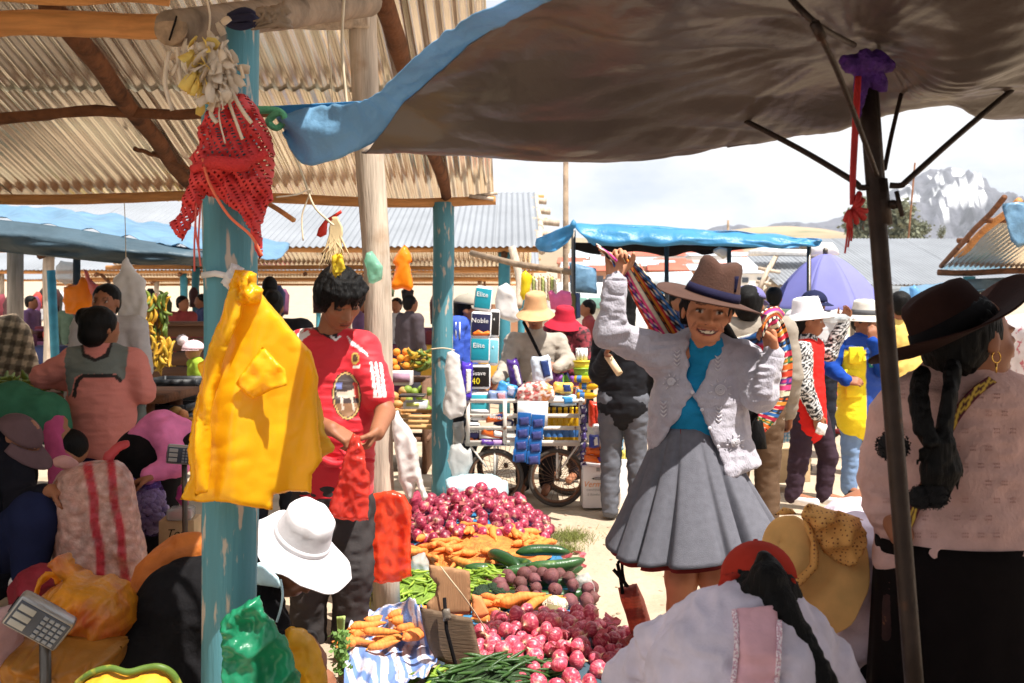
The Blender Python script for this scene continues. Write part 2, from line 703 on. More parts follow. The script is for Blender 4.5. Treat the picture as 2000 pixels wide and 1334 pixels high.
# setting
M_dirt=mat('packed_dirt',C(178,160,138),0.95,var=0.16,vs=1.6,bump=0.6,bs=26,col2=C(160,136,108),c2pos=(0.52,0.75),c2s=3.0,bdist=0.02)
M_hill=mat('dry_hillside',C(150,132,104),0.95,var=0.25,vs=0.01,bump=0,col2=C(104,104,74),c2s=0.02)
M_mtn=mat('mountain_rock',vcol=True,rough=0.9,var=0.22,vs=0.03,bump=0.7,bs=0.06,bdist=6.0)
def zground(x,y):
 far=max(0.0,y-45.0)
 return 0.045*far+0.012*noise.noise(Vector((x*1.3,y*1.3,0)))+0.02*noise.noise(Vector((x*.35,y*.35,4)))
def sinhgrid(u,a,b):
 t=(u-0.5)*2
 return a*math.sinh(b*t)/math.sinh(b)
def ground_fn(u,v):
 x=sinhgrid(u,1500.0,6.5)
 y=-6+1300.0*(math.exp(5.2*v)-1)/(math.exp(5.2)-1)
 return Vector((x,y,zground(x,y)))
g=obj('ground',grid(180,200,ground_fn),M_dirt,loc=(0,0,0))
tag(g,kind='structure')
def ridge(name,prof,d,depth,nu,nv,m,colfn=None,rough=0.1,jag=0.0,seed=0.0):
 xs=[p[0]for p in prof]
 def zr(px):
  return float(np.interp(px,xs,[p[1]for p in prof]))
 V,cols=[],[]
 for j in range(nv+1):
  v=j/nv
  for i in range(nu+1):
   px=xs[0]+(xs[-1]-xs[0])*i/nu
   top=P(px,zr(px),d)
   zf=zground(0,d-depth)-3
   vv=v/0.75
   y=d-depth*(1-vv)
   zt=zf+(top.z-zf)*(vv**1.25 if vv<=1 else max(0.0,1-(vv-1)*2.4))
   x=top.x
   q=Vector((x/depth*4.0,y/depth*4.0,seed))
   am=(top.z-zf)*rough*min(1.0,4*vv*abs(1.0-vv)+0.10)
   zz=zt+am*(noise.fractal(q,1.0,2.1,6)-0.5*abs(noise.noise(q*1.7))-jag*abs(noise.noise(q*4.3))-jag*.6*abs(noise.noise(q*9.7)))
   V.append(Vector((x,y,zz)))
   if colfn:
    cols.append(colfn(px,vv,zz,q,top))
 Fc=[(j*(nu+1)+i,j*(nu+1)+i+1,(j+1)*(nu+1)+i+1,(j+1)*(nu+1)+i)for j in range(nv)for i in range(nu)]
 o=obj(name,(V,Fc),m,cols=cols if colfn else None)
 return tag(o,kind='structure')
SNOW=[(1845,352,24,12),(1860,336,20,9),(1866,340,12,12),(1790,392,40,14),(1768,420,14,14),(1810,400,30,22),(1803,356,8,12),(1838,372,22,9),(1755,365,22,7),(1748,395,20,12),(1788,410,28,10),(1865,366,9,4),(1893,372,12,4),(1925,368,5,4),(1770,345,12,5)]
def mtncol(px,vv,zz,q,top):
 yy=HYP-(zz-CH)*FPX/(1600.0)
 n=noise.fractal(q*14.0,1.0,2.0,4)
 for a,b,w,h in SNOW:
  if((px-a+n*9+(yy-b)*.5)/(w*.5))**2+((yy-b+n*7)/(h*.9))**2<1.0+.8*noise.noise(q*30)and vv>0.3:
   return C(244,246,250)
 k=0.5+0.5*n
 return[a*(1-k)+b*k for a,b in zip(C(62,66,80),C(100,100,110))]
ridge('mountain',[(1150,452),(1380,444),(1420,436),(1480,446),(1530,428),(1570,434),(1600,432),(1640,420),(1700,396),(1745,365),(1790,337),(1815,320),(1832,324),(1850,319),(1868,326),(1900,344),(1935,362),(1965,378),(2000,392),(2100,425),(2300,452)],1600,700,560,110,M_mtn,mtncol,0.26,1.4,seed=2.0)
ridge('foothills',[(600,470),(1000,470),(1100,462),(1200,466),(1290,458),(1380,452),(1450,444),(1530,440),(1600,446),(1650,458),(1720,470),(1850,470),(2050,466),(2300,470)],820,420,120,30,M_hill,None,0.10,seed=5.0)
M_zinc=mat('galvanised_sheet',C(252,243,228),0.22,metal=0.75,var=0.14,vs=2.2,bump=0.10,bs=9,bstretch=(1,0.3,1),bdist=0.01,col2=C(170,150,126),c2pos=(0.66,0.85),c2s=1.4)
M_zinc2=mat('weathered_zinc_roof',C(150,154,160),0.55,metal=0.5,var=0.10,vs=1.2,bump=0.05,bs=6)
M_wood=mat('pale_round_timber',C(188,172,154),0.85,var=0.3,vs=5,vstretch=(6,6,0.7),bump=0.5,bs=30,bstretch=(4,4,0.3),col2=C(150,116,84),c2pos=(0.6,0.8),c2s=4)
M_beam=mat('orange_peeled_timber',C(198,140,84),0.75,var=0.25,vs=6,vstretch=(0.6,5,5),bump=0.35,bs=24,bstretch=(0.4,4,4),col2=C(140,88,50),c2pos=(0.58,0.8),c2s=3)
M_bark=mat('brown_bark_log',C(112,72,46),0.9,var=0.3,vs=10,bump=0.8,bs=40,col2=C(72,44,30),c2s=8)
M_grey_log=mat('grey_weathered_log',C(142,122,102),0.9,var=0.3,vs=9,bump=0.7,bs=40,col2=C(90,72,58),c2s=7)
M_blue=mat('chipped_blue_paint',C(80,136,148),0.65,var=0.13,vs=4,vstretch=(5,5,0.5),bump=0.4,bs=22,bstretch=(4,4,0.25),col2=C(184,172,158),c2pos=(0.58,0.64),c2s=16,c2stretch=(2,2,0.45))
M_bluefar=mat('blue_painted_post',C(62,132,148),0.7,var=0.12,bump=0.2,bs=20)
M_iron=mat('dark_rusty_iron',C(58,46,40),0.55,metal=0.6,var=0.25,vs=20,bump=0.25,bs=90,col2=C(96,60,40),c2pos=(0.6,0.75),c2s=14)
M_steel=mat('dull_steel_pole',C(96,90,84),0.4,metal=0.9,var=0.15,vs=14,bump=0.1,bs=60)
M_tarp_blue=mat('blue_tarpaulin',C(74,152,200),0.38,var=0.15,vs=4,bump=0.55,bs=11,tl=0.35,bdist=0.03)
M_tarp_light=mat('pale_blue_tarpaulin',C(118,158,188),0.4,var=0.15,vs=4,bump=0.5,bs=11,tl=0.35,bdist=0.03)  # paler blue tarp; on the left awning it carries the sunlit top
M_tarp_dark=mat('dark_blue_tarpaulin',C(64,84,96),0.5,var=0.25,vs=3,bump=0.5,bs=9,tl=0.12,bdist=0.03)
M_tarp_brown=mat('brown_tarp_underside',C(94,84,79),0.3,var=0.10,vs=2.0,bump=0.35,bs=30,tl=0.2,tlcol=C(126,104,90),bdist=0.006,spec=.6,col2=C(70,62,59),c2pos=(0.42,0.72),c2s=3.0)
M_black=mat('matte_black',C(22,20,22),0.85,bump=0.2,spec=.1)  # plain black for cloth, straps and print, also the awning's shade sheet
RAKE=0.3225
PITCH=0.086
def corr(x0,x1,a,b,pitch=PITCH,amp=0.0115,dz=0.0,sag=0.0,seed=0):
 """one corrugated sheet between plan points a=(y,z) and b=(y,z), corrugations running from a to b"""
 n=max(4,int(round((x1-x0)/pitch*8)))
 sl=Vector((0,b[0]-a[0],b[1]-a[1])).normalized()
 nr=Vector((0,-sl.z,sl.y))
 if nr.z<0:
  nr=-nr
 def f(u,v):
  x=x0+(x1-x0)*u
  p=Vector((x,a[0]+(b[0]-a[0])*v,a[1]+(b[1]-a[1])*v+dz))
  w=0.006*noise.noise(Vector((x*2+seed,v*3,seed)))
  return p+nr*(amp*math.sin(2*math.pi*x/pitch)+w)
 return grid(n,6,f)
def sheets(parent,x0,x1,a,b,m,wid=0.80,seed=0,nm='roof_sheet'):
 x=x0
 k=0
 out=[]
 while x<x1-0.05:
  xe=min(x+wid+PITCH,x1)
  out.append(obj(nm,corr(x,xe,a,b,dz=0.004*(k%2),seed=seed+k),m,parent))
  x+=wid
  k+=1
 return out
sh=thing('market_shelter','open shelter of round timber under a corrugated metal roof, nearest the viewer at left','shelter',(-2.5,5,0))
EZ,ED=2.315,7.40
RD=4.80
RZ=EZ+RAKE*(ED-RD)
sheets(sh,-4.6,-0.135,(RD,RZ),(6.16,EZ+RAKE*(ED-6.16)),M_zinc,seed=3)
sheets(sh,-4.6,-0.135,(5.98,EZ+RAKE*(ED-5.98)-0.022),(ED+0.12,EZ-RAKE*0.12-0.018),M_zinc,seed=33)
sheets(sh,-4.6,-0.40,(RD+0.06,RZ+0.03),(2.2,RZ-RAKE*(RD-2.2)),M_zinc,seed=13)
for a_,b_ in(((RD,RZ),(ED+.12,EZ-RAKE*.12)),((RD,RZ),(2.2,RZ-RAKE*(RD-2.2)))):
 sheets(sh,-9.4,-4.5,a_,b_,M_zinc,1.6,70)  # out-of-view roof bays, added to reduce sky light under the shelter
obj('side_tarp',grid(20,6,lambda u,v:Vector((-4.75+.1*math.sin(u*17),1.8+5.6*u,2.25*(1-v)))),M_tarp_dark,sh,solid=.006)  # dark tarp out of view, added to cut light entering from the left
p1=obj('post',tube(sub(P(452,55,2.93),Vector((-0.832,2.93,-0.02)),14,0.006,3),[0.080+0.002*math.sin(i)for i in range(15)],18,True,0.03),M_blue,sh,label='blue painted post with flaking patches, nearest the viewer')
obj('post',tube(sub(Vector((-0.716,4.74,3.16)),Vector((-0.592,4.74,-0.02)),14,0.02,5),[0.066+0.002*math.sin(i*1.7)for i in range(15)],16,True,0.09),M_wood,sh,label='bare pale timber post')
obj('post',tube(sub(P(866,396,7.32),Vector((-0.515,7.32,-0.02)),14,0.012,8),[0.079]*15,14,True,0.05),M_blue,sh,label='blue painted post at the far corner')
for yy,zz in((2.93,2.2),(7.32,2.2)):
 obj('post',tube(sub((-3.9,yy,zz),(-3.9,yy,-0.02),8,0.01,yy),[0.08]*9,10,True,0.05),M_bluefar,sh)
obj('eave_beam',log(P(-160,386,7.36),P(968,391,7.30),0.040,0.034,10,0.035,2,0.18,24),M_beam,sh)
obj('split_beam_end',join(box(P(940,386,7.26),(0.09,0.02,0.012),(0,0.12,0.1)),box(P(950,380,7.30),(0.08,0.015,0.010),(0,-0.12,-0.1))),M_wood,sh)
obj('purlin',log(P(-160,226,6.00),P(560,223,6.02),0.036,0.030,10,0.05,6,0.3,20),M_bark,sh)
obj('purlin',log(P(520,218,6.02),P(930,224,6.02),0.030,0.030,8,0.03,9,0.3,12),M_bark,sh)
obj('ridge_beam',log(P(-200,50,4.62),P(356,46,4.66),0.062,0.058,14,0.03,4,0.12,18),M_beam,sh)
obj('ridge_beam',log(P(330,44,4.68),P(720,36,4.66),0.046,0.045,12,0.02,7,0.15,12),M_wood,sh)
obj('tie_pole',log(P(-100,-6,4.3),P(330,3,4.35),0.022,0.02,8,0.02,1,0.2),M_beam,sh)
obj('rafter',log(P(95,10,4.9),P(385,372,7.32),0.058,0.046,12,0.06,12,0.18,18),M_bark,sh)
obj('rafter_branch',join(log(P(262,290,6.5),P(300,302,6.6),0.016,0.014,7,0.01,2),log(P(300,300,6.6),P(378,334,6.9),0.02,0.012,7,0.02,5)),M_bark,sh)
obj('rafter',log(P(742,-20,4.9),P(872,384,7.30),0.052,0.040,12,0.05,15,0.22,16),M_bark,sh)
rf=obj('rafter',log(P(335,55,2.66),P(720,4,4.4),0.049,0.062,18,0.0,1,0.08,12),M_grey_log,sh,label='grey log rafter with its sawn round end facing out')
obj('sawn_end',lathe([(0.0475,0.0),(0.047,0.006),(0.03,0.008),(0.0,0.008)],20,P(335,55,2.662),frame(Vector((0,0,1)),-(P(720,4,4.4)-P(335,55,2.66)))),mat('sawn_log_end',C(150,124,98),0.9,var=0.3,vs=30,bump=0.5,bs=80),rf)
obj('crack',box(P(338,55,2.648),(0.0016,0.003,0.034),(0,0.3,0)),M_black,rf)
def shelter(label,x0,x1,d0,dr,d1,ze,posts,seed,m_top=M_zinc2,purl=3):
 s=thing('market_shelter',label,'shelter',((x0+x1)/2,(d0+d1)/2,0),'rows of corrugated market shelters')
 zr=ze+RAKE*(dr-d0)
 zf=zr-RAKE*(d1-dr)
 sheets(s,x0,x1,(d0-0.15,ze-RAKE*0.15),(dr,zr),m_top,0.82,seed)
 sheets(s,x0,x1,(dr,zr),(d1+0.15,zf-RAKE*0.15),M_zinc,0.82,seed+40)
 for k in range(purl):
  y=d0+(dr-d0)*k/max(purl-1,1)
  obj('purlin',log((x0-0.15,y,ze+RAKE*(y-d0)-0.07),(x1+0.15,y,ze+RAKE*(y-d0)-0.07),0.045,0.04,7,0.04,seed+k,0.2,12),M_beam,s)
  y=dr+(d1-dr)*(k+1)/purl
  obj('purlin',log((x0-0.15,y,zr-RAKE*(y-dr)-0.07),(x1+0.15,y,zr-RAKE*(y-dr)-0.07),0.045,0.04,7,0.04,seed+k+9,0.2,12),M_beam,s)
 for(x,y,kind)in posts:
  zt=(ze+RAKE*(y-d0)if y<dr else zr-RAKE*(y-dr))-0.1
  obj('post',tube(sub((x,y,zt),(x,y,-0.02),6,0.02,x),[0.075]*7,8,True,0.06),(M_bluefar if kind else M_wood),s)
  obj('rafter',log((x,d0-0.1,ze-0.16),(x,dr,zr-0.14),0.045,0.04,7,0.04,x),M_bark,s)
  obj('rafter',log((x,d1+0.1,zf-0.16),(x,dr,zr-0.14),0.045,0.04,7,0.04,x+3),M_bark,s)
 return s
s2=shelter('shelter with a pale corrugated roof behind the blue corner post',-7.6,0.36,12.75,15.9,19.0,2.26,[(-6.0,12.9,0),(-3.4,12.9,1),(-0.10,12.9,1),(-6.0,18.9,1),(-3.4,18.9,1),(-0.1,18.9,0)],60)
for k,(py,w)in enumerate(((372,0.12),(395,0.14),(420,0.20),(452,0.12))):
 dd=15.6-k*0.7
 obj('gable_board',box((.34+w*.7,dd,2.20+RAKE*(dd-12.75)),(w,0.05,0.045),(0,0.1,0)),M_wood,s2)
obj('rake_log',log((.38,12.6,2.16),(.38,15.9,3.22),.05,.05,8,.03,3),M_wood,s2)
shelter('second row shelter whose roof edge shows as a pale strip',-12.0,0.6,21.6,24.6,27.6,2.30,[(-11.2,21.8,0),(-7.2,21.8,1),(-3.2,21.8,0),(0.2,21.8,1),(-9,27.4,1),(-4.5,27.4,0)],120,purl=2)
shelter('farthest row shelter low behind the stalls',-17.0,0.0,30.5,33.5,36.5,2.35,[(-16,30.8,1),(-11,30.8,0),(-6,30.8,1),(-1,30.8,0)],200,purl=2)
s9=thing('market_shelter','unseen shelter added behind the viewer to cut the light','shelter',(1,-4,0))  # not in view; added behind the viewer to block sky and bounce light
sheets(s9,-7,9,(-7.0,2.35),(-1.7,2.55),M_zinc2,3.2,700)
for k in range(5):
 x_=-6.4+3.4*k
 obj('post',tube([(x_,-1.9,2.5),(x_,-1.9,0)],.07,8),M_wood,s9)
 if k%3==1:
  obj('rear_light_blocker',grid(16,6,lambda u,v:Vector((x_-1.6+3.3*u,-3.4+.08*math.sin(u*20),2.4*(1-v)))),M_tarp_dark,s9,solid=.006)  # hung out of view to stop light coming from behind
s5=thing('market_shelter','shelter at the right edge with cream and blue striped underside of its corrugated roof','shelter',(10.0,17,0),'rows of corrugated market shelters')
D1=16.4
ze5=CH+(HYP-522)*D1/FPX
sheets(s5,(1842-1000)*D1/FPX,13.5,(D1-3.2,ze5+RAKE*3.2),(D1+0.1,ze5-0.03),M_zinc,0.9,300)
obj('eave_beam',log(P(1832,532,D1),P(2150,528,D1),0.05,0.05,8,0.03,4),M_bark,s5)
obj('rafter',log(P(1868,500,D1-0.3),P(1990,392,D1-2.9),0.055,0.05,8,0.03,4),M_beam,s5)
obj('rake_log',log(P(1838,520,D1),P(1962,385,D1-2.9),0.04,0.04,8,0.03,8),M_bark,s5)
for k in range(2):
 obj('purlin',log(P(1870+50*k,470-40*k,D1-1.0-k),P(2120,470-40*k,D1-1.0-k),0.04,0.04,8,0.03,8+k),M_bark,s5)
for px,w in((1893,0.09),(2090,0.09)):
 b=P(px,540,D1-0.1)
 obj('post',tube(sub(b,(b.x,b.y,0),5),[0.10]*6,8),M_bluefar,s5)
tp=obj('side_tarp',pillow([(1958,398),(1990,394),(2060,400),(2060,440),(2020,470),(1985,485),(1972,470),(1962,430)],12.2,0.03,8,fold=nfold(0.04,0.02,0.08,4)),M_tarp_light)
tag(tp,'pale blue tarp corner tied to the roof end at the right edge','tarp')
o=obj('awning',pillow([(1892,545),(2000,540),(2100,540),(2100,575),(1990,578),(1900,572),(1880,560)],15.6,0.05,9,fold=nfold(0.03,0.02,0.1,8)),M_tarp_dark)
tag(o,'dark blue awning hanging under the right-hand shelter','awning')
s6=thing('market_shelter','long low shelter with a wide pale corrugated roof behind the lavender umbrella','shelter',(9.5,24,0),'rows of corrugated market shelters')
a_,b_=P(1640,548,21.0),P(1660,468,25.5)
sheets(s6,7.3,13.2,(21.0,CH+(HYP-556)*21/FPX),(25.5,CH+(HYP-466)*25.5/FPX),M_zinc2,0.9,400)
sheets(s6,7.3,13.2,(25.5,CH+(HYP-466)*25.5/FPX),(30,1.6),M_zinc2,0.9,440)
obj('eave_beam',log((7.2,21.1,1.86),(13.3,21.1,1.86),0.05,0.05,7),M_bark,s6)
for x in(7.6,10.2,12.9):
 obj('post',tube([(x,21.2,1.9),(x,21.2,0)],0.08,8),M_wood,s6)
 obj('post',tube([(x,29.8,1.6),(x,29.8,0)],0.08,8),M_wood,s6)
obj('front_tarp',pillow([(1700,556),(1850,562),(1905,556),(1905,588),(1800,592),(1700,586)],20.6,0.06,10,fold=nfold(0.03,0.02,0.1,8)),mat('grey_tarp',C(120,124,128),0.6,tl=0.1),s6)
s7=thing('market_shelter','small shed with a grey tin roof and pale slatted gable left of the lavender umbrella','shelter',(4.7,19,0),'rows of corrugated market shelters')
sheets(s7,P(1508,0,18).x,P(1640,0,18).x,(17.6,CH+(HYP-556)*17.6/FPX),(20.0,CH+(HYP-498)*20/FPX),M_zinc2,0.9,500)
for k in range(5):
 obj('gable_slat',box(P(1486+6*k,555-10*k,17.7+0.4*k),(0.03,0.03,0.36),(0,0.45,0)),M_wood,s7)
for k in range(3):
 obj('cross_rail',box(P(1494+4*k,580-26*k,18),(0.20,0.03,0.03),(0,0.2,0)),M_wood,s7)
for px in(1494,1530):
 q=P(px,560,18.2)
 obj('post',tube([q,(q.x,q.y,0)],0.06,7),M_wood,s7)
rr=obj('roof_strip',box(P(1545,494,19),(0.75,0.3,0.05),(0,0.01,0)),mat('white_roof_strip',C(240,240,240),0.6),s7)
aw=thing('market_awning','bright blue tarp awning on thin metal posts behind the smiling woman','awning',(2.2,10.6,0))
DA=10.0
obj('valance',cgrid([[P(1118,437,DA),P(1250,443,DA),P(1400,452,DA),P(1520,462,DA),P(1606,470,DA)],[P(1132,455,DA-.12),P(1250,462,DA-.14),P(1400,468,DA-.12),P(1520,475,DA-.1),P(1604,474,DA)],[P(1160,480,DA-.1),P(1250,479,DA-.12),P(1400,480,DA-.1),P(1520,484,DA-.1),P(1600,480,DA)]],60,10,lambda u,v,p:Vector((0,0.05*noise.noise(Vector((u*14,v*3,1))),0.02*noise.noise(Vector((u*11,v*2,5)))))),M_tarp_blue,aw,solid=0.006)
obj('canopy',cgrid([[P(1118,437,DA),P(1250,443,DA),P(1400,452,DA),P(1520,462,DA),P(1606,470,DA)],[P(1140,452,DA+1.2),P(1250,455,DA+1.2),P(1400,460,DA+1.2),P(1500,466,DA+1.2),P(1580,472,DA+1)],[P(1150,480,DA+2.2),P(1250,482,DA+2.2),P(1380,482,DA+2.2),P(1480,484,DA+2.2),P(1560,484,DA+2)]],40,12,lambda u,v,p:Vector((0,0,0.05*noise.noise(Vector((u*6,v*4,2)))))),M_tarp_blue,aw,solid=0.006)
obj('side_flap',cgrid([[P(1117,437,DA),P(1090,448,DA+.1),P(1048,466,DA+.4)],[P(1120,455,DA),P(1090,468,DA+.1),P(1046,480,DA+.4)],[P(1108,474,DA),P(1080,492,DA+.1),P(1055,490,DA+.4)]],20,10,lambda u,v,p:Vector((0,0.05*noise.noise(Vector((u*5,v*4,1))),0))),M_tarp_blue,aw,solid=0.006)
obj('tie_knot',lathe([(0.0,-0.05),(0.03,-0.03),(0.035,0.0),(0.02,0.03),(0.0,0.05)],8,P(1120,438,DA-.03)),M_tarp_blue,aw)
obj('inner_shade_sheet',cgrid([[P(1120,474,DA+.7),P(1300,478,DA+.8),P(1500,482,DA+.7)],[P(1115,486,DA+.8),P(1300,492,DA+.9),P(1390,488,DA+.8)]],30,4,lambda u,v,p:Vector((0,0,-0.05*v*math.sin(u*9)**2))),M_black,aw,solid=0.01)  # black sheet stands in for the shade under the awning
for px,top in((1302,476),(1424,484),(1580,476)):
 q=P(px,top,DA+0.5)
 obj('post',tube([q,(q.x,q.y,0)],0.024,8),M_steel,aw)
q=P(1120,450,DA+0.6)
obj('post',tube([q,(q.x,q.y,0)],0.024,8),M_steel,aw)
obj('hanging_flap',pillow([(1388,490),(1404,482),(1424,486),(1424,500),(1412,506)],DA+.55,0.02,6),mat('white_flap',C(230,232,230),0.7,tl=0.3),aw)
al=thing('market_awning','sagging blue tarp awning at left behind the hanging white bag','awning',(-4.0,9.4,0))
DL=8.7
obj('canopy',cgrid([[P(-160,402,DL+2),P(0,404,DL+2),P(150,412,DL+2),P(300,434,DL+2),P(440,452,DL+2),P(566,478,DL+2.2)],[P(-160,415,DL+1),P(0,416,DL+1),P(150,426,DL+1),P(300,452,DL+1),P(420,470,DL+1),P(560,492,DL+1.8)],[P(-160,424,DL),P(0,430,DL),P(150,448,DL),P(280,470,DL),P(392,488,DL),P(540,508,DL+1.2)]],70,24,lambda u,v,p:Vector((0,0,0.07*noise.noise(Vector((u*17,v*3,2)))))),M_tarp_light,al,solid=0.006)  # lit top gets the paler tarp colour, the shaded front the dark one
obj('valance',cgrid([[P(-160,424,DL),P(0,430,DL),P(150,448,DL),P(280,470,DL),P(400,490,DL),P(470,500,DL+.6)],[P(-160,455,DL-.25),P(0,462,DL-.25),P(150,478,DL-.25),P(260,494,DL-.25),P(380,504,DL-.1),P(460,512,DL+.5)],[P(-160,478,DL-.1),P(0,492,DL-.1),P(110,502,DL-.1),P(250,516,DL-.1),P(350,517,DL),P(440,524,DL+.5)]],70,12,lambda u,v,p:Vector((0,0.06*noise.noise(Vector((u*8,v*6,1))),0))),M_tarp_dark,al,solid=0.006)
for px,w,m in((150,0.035,M_steel),(30,0.075,M_wood)):
 q=P(px,480,DL+0.6)
 obj('post',tube([q,(q.x,q.y,0)],w,8),m,al)
q=P(100,528,DL+1.4)
obj('post',tube([q,(q.x+0.08,q.y,0)],0.045,8),mat('light_blue_post',C(76,158,180),0.6),al,label='slim light blue post leaning slightly')
def pole(label,px,py,d,r,m,lean=0.0):
 t=P(px,py,d)
 o_=obj('utility_pole',tube([t,t.lerp(Vector((t.x+lean,t.y,zground(t.x,d))),0.5),(t.x+lean,t.y,zground(t.x,d))],[r*.8,r*.9,r],8),m)
 return tag(o_,label,'pole','poles')
pole('grey timber utility pole rising behind the blue awning end',1105,300,13.5,0.045,M_grey_log)
pole('thin dark pole sticking up over the blue awning',1422,430,24,0.035,M_grey_log)
pole('thin leaning pole in front of the snowy mountain',1787,318,26,0.03,M_bark,-0.45)
M_wallb=mat('adobe_wall',C(176,130,100),0.9,var=0.2,vs=0.2,bump=0)
M_wallw=mat('white_wall',C(226,224,220),0.9,var=0.1,vs=0.2,bump=0)
M_roofr=mat('red_roof',C(186,96,76),0.8,var=0.2,vs=0.3,bump=0)
M_roofz=mat('tin_roof',C(196,200,206),0.5,metal=0.4,var=0.2,vs=0.3,bump=0)
M_win=mat('dark_window',C(54,58,66),0.3,bump=0,var=0)
def house(px,py,d,w,h,wall,roof,label,pitch=0.35):
 b=P(px,py,d)
 z0=zground(b.x,d)-1
 z1=b.z
 t=thing('distant_house',label,'house',(b.x,d,z0),'houses of the distant town')
 dp=w*0.7
 obj('wall',box((b.x,d+dp,(z0+z1)/2),(w,dp,(z1-z0)/2)),wall,t,smooth=False)
 rz=z1+h*pitch
 V=[(b.x-w*1.08,d-.3,z1+.05),(b.x+w*1.08,d-.3,z1+.05),(b.x+w*1.08,d+2*dp+.3,z1+.05),(b.x-w*1.08,d+2*dp+.3,z1+.05),(b.x-w,d+dp,rz),(b.x+w,d+dp,rz)]
 obj('roof',(V,[(0,1,5,4),(2,3,4,5),(1,2,5),(3,0,4),(3,2,1,0)]),roof,t,smooth=False)
 nw=max(2,int(w/1.6))
 for i in range(nw):
  x=b.x+(i-(nw-1)/2)*2*w/nw*0.85
  obj('window',box((x,d-0.06,z1-h*0.45),(w/nw*0.35,0.08,h*0.18)),M_win,t,smooth=False)
random.seed(21)
HL={0:'low adobe house with a red roof in the distant town',1:'low adobe house with a tin roof in the distant town',2:'white walled house with a red roof in the distant town',3:'white walled house with a tin roof in the distant town'}
for i in range(60):
 px=random.uniform(1115,1510)
 py=random.uniform(496,535)
 d=70+(545-py)*4.6
 k=random.choice([0,0,1,1,2,3])
 house(px,py,d,random.uniform(1.6,3.6)*d/170,random.uniform(2.4,3.6)*d/170,M_wallb if k<2 else M_wallw,M_roofr if k in(0,2)else M_roofz,HL[k])
house(1262,500,230,9,6,M_wallw,M_roofr,'long white building with a wide red roof in the distant town')
house(1400,500,215,5.5,8,M_wallw,M_roofz,'tall white building with rows of windows in the distant town',0.1)
M_leafd=mat('grey_green_foliage',C(116,120,100),0.8,var=0.35,vs=0.6,bump=0,tl=0.2)
def tree(px,top,base,d,rx,label,seed):
 random.seed(seed)
 a,b=P(px,base,d),P(px,top,d)
 t=thing('eucalyptus_tree',label,'tree',(a.x,d,zground(a.x,d)),'trees under the mountain')
 H=b.z-zground(a.x,d)
 z0=zground(a.x,d)
 tr=tube(sub((a.x,d,z0-.3),(a.x,d,z0+H*.9),6,0.3,seed),[H*.025*(1-i/8)for i in range(7)],7)
 limbs=[tube(sub((a.x,d,z0+H*(0.35+.1*k)),(a.x+random.uniform(-1,1)*rx*.7,d+random.uniform(-1,1)*rx*.6,z0+H*(.55+.1*k)),3,.1,k),[H*.012,H*.009,H*.006,H*.003],5)for k in range(4)]
 obj('trunk',join(tr,*limbs),M_bark,t)
 V,Fc=[],[]
 cl=[(random.gauss(0,.45)*rx,random.gauss(0,.45)*rx,random.uniform(.25,1.0)**.8)for _ in range(26)]
 for(cx_,cy_,cz_)in cl:
  w=(1.15-cz_*.75)
  for _ in range(70):
   p=Vector((a.x+cx_*w+random.gauss(0,rx*.14),d+cy_*w+random.gauss(0,rx*.14),z0+H*(cz_+random.gauss(0,.035))))
   e1=Vector((random.uniform(-1,1),random.uniform(-1,1),random.uniform(-1,1))).normalized()*rx*.055
   e2=e1.cross(Vector((random.uniform(-1,1),random.uniform(-1,1),random.uniform(-1,1)))).normalized()*rx*.05
   k=len(V)
   V+=[p-e1-e2,p+e1-e2,p+e1+e2,p-e1+e2]
   Fc.append((k,k+1,k+2,k+3))
 obj('crown',(V,Fc),M_leafd,t,smooth=False)
tree(1690,398,470,78,2.4,'grey-green tree immediately left of the umbrella pole below the mountain',1)
tree(1664,428,470,80,1.4,'smaller grey-green tree at the left end of the tree line',6)
tree(1757,405,470,78,2.4,'grey-green tree immediately right of the umbrella pole below the mountain',2)
tree(1790,440,470,80,1.5,'small grey-green tree at the right end of the tree line',3)
tree(1838,446,470,84,0.7,'lone narrow tree farther right under the mountain',4)
o=obj('boundary_wall',box((3.3,34,0.75),(5.5,0.12,0.8)),M_wallb,smooth=False)
tag(o,'low adobe boundary wall beyond the market','wall')
o=obj('side_screen',pillow([(1112,512),(1165,524),(1166,574),(1114,570)],12.4,0.03,8,fold=nfold(0.05,0.02,0.05,1)),M_tarp_light)
tag(o,'light blue tarp screen hanging beside the utility pole','tarp')
o=obj('low_roof',pillow([(1245,533),(1350,530),(1372,566),(1320,580),(1262,560)],30,0.3,10),mat('pale_roof_sheet',C(190,204,214),0.5))
tag(o,'pale sheet roof of a low stall below the distant town','roof')
o=obj('blue_tarp_roof',pillow([(1236,540),(1268,548),(1300,574),(1262,584),(1240,566)],27,0.2,8,fold=nfold(.06,.05,.3,3)),M_tarp_blue)
tag(o,'blue tarp slung over a low stall below the distant town','tarp')
M_haze=bpy.data.materials.new('valley_haze')
M_haze.use_nodes=True
hn=M_haze.node_tree.nodes
hn.remove(hn['Principled BSDF'])
pv=hn.new('ShaderNodeVolumePrincipled')
pv.inputs['Color'].default_value=(0.90,0.94,1.0,1)
pv.inputs['Density'].default_value=0.00022
pv.inputs['Anisotropy'].default_value=0.2
M_haze.node_tree.links.new(pv.outputs['Volume'],hn['Material Output'].inputs['Volume'])

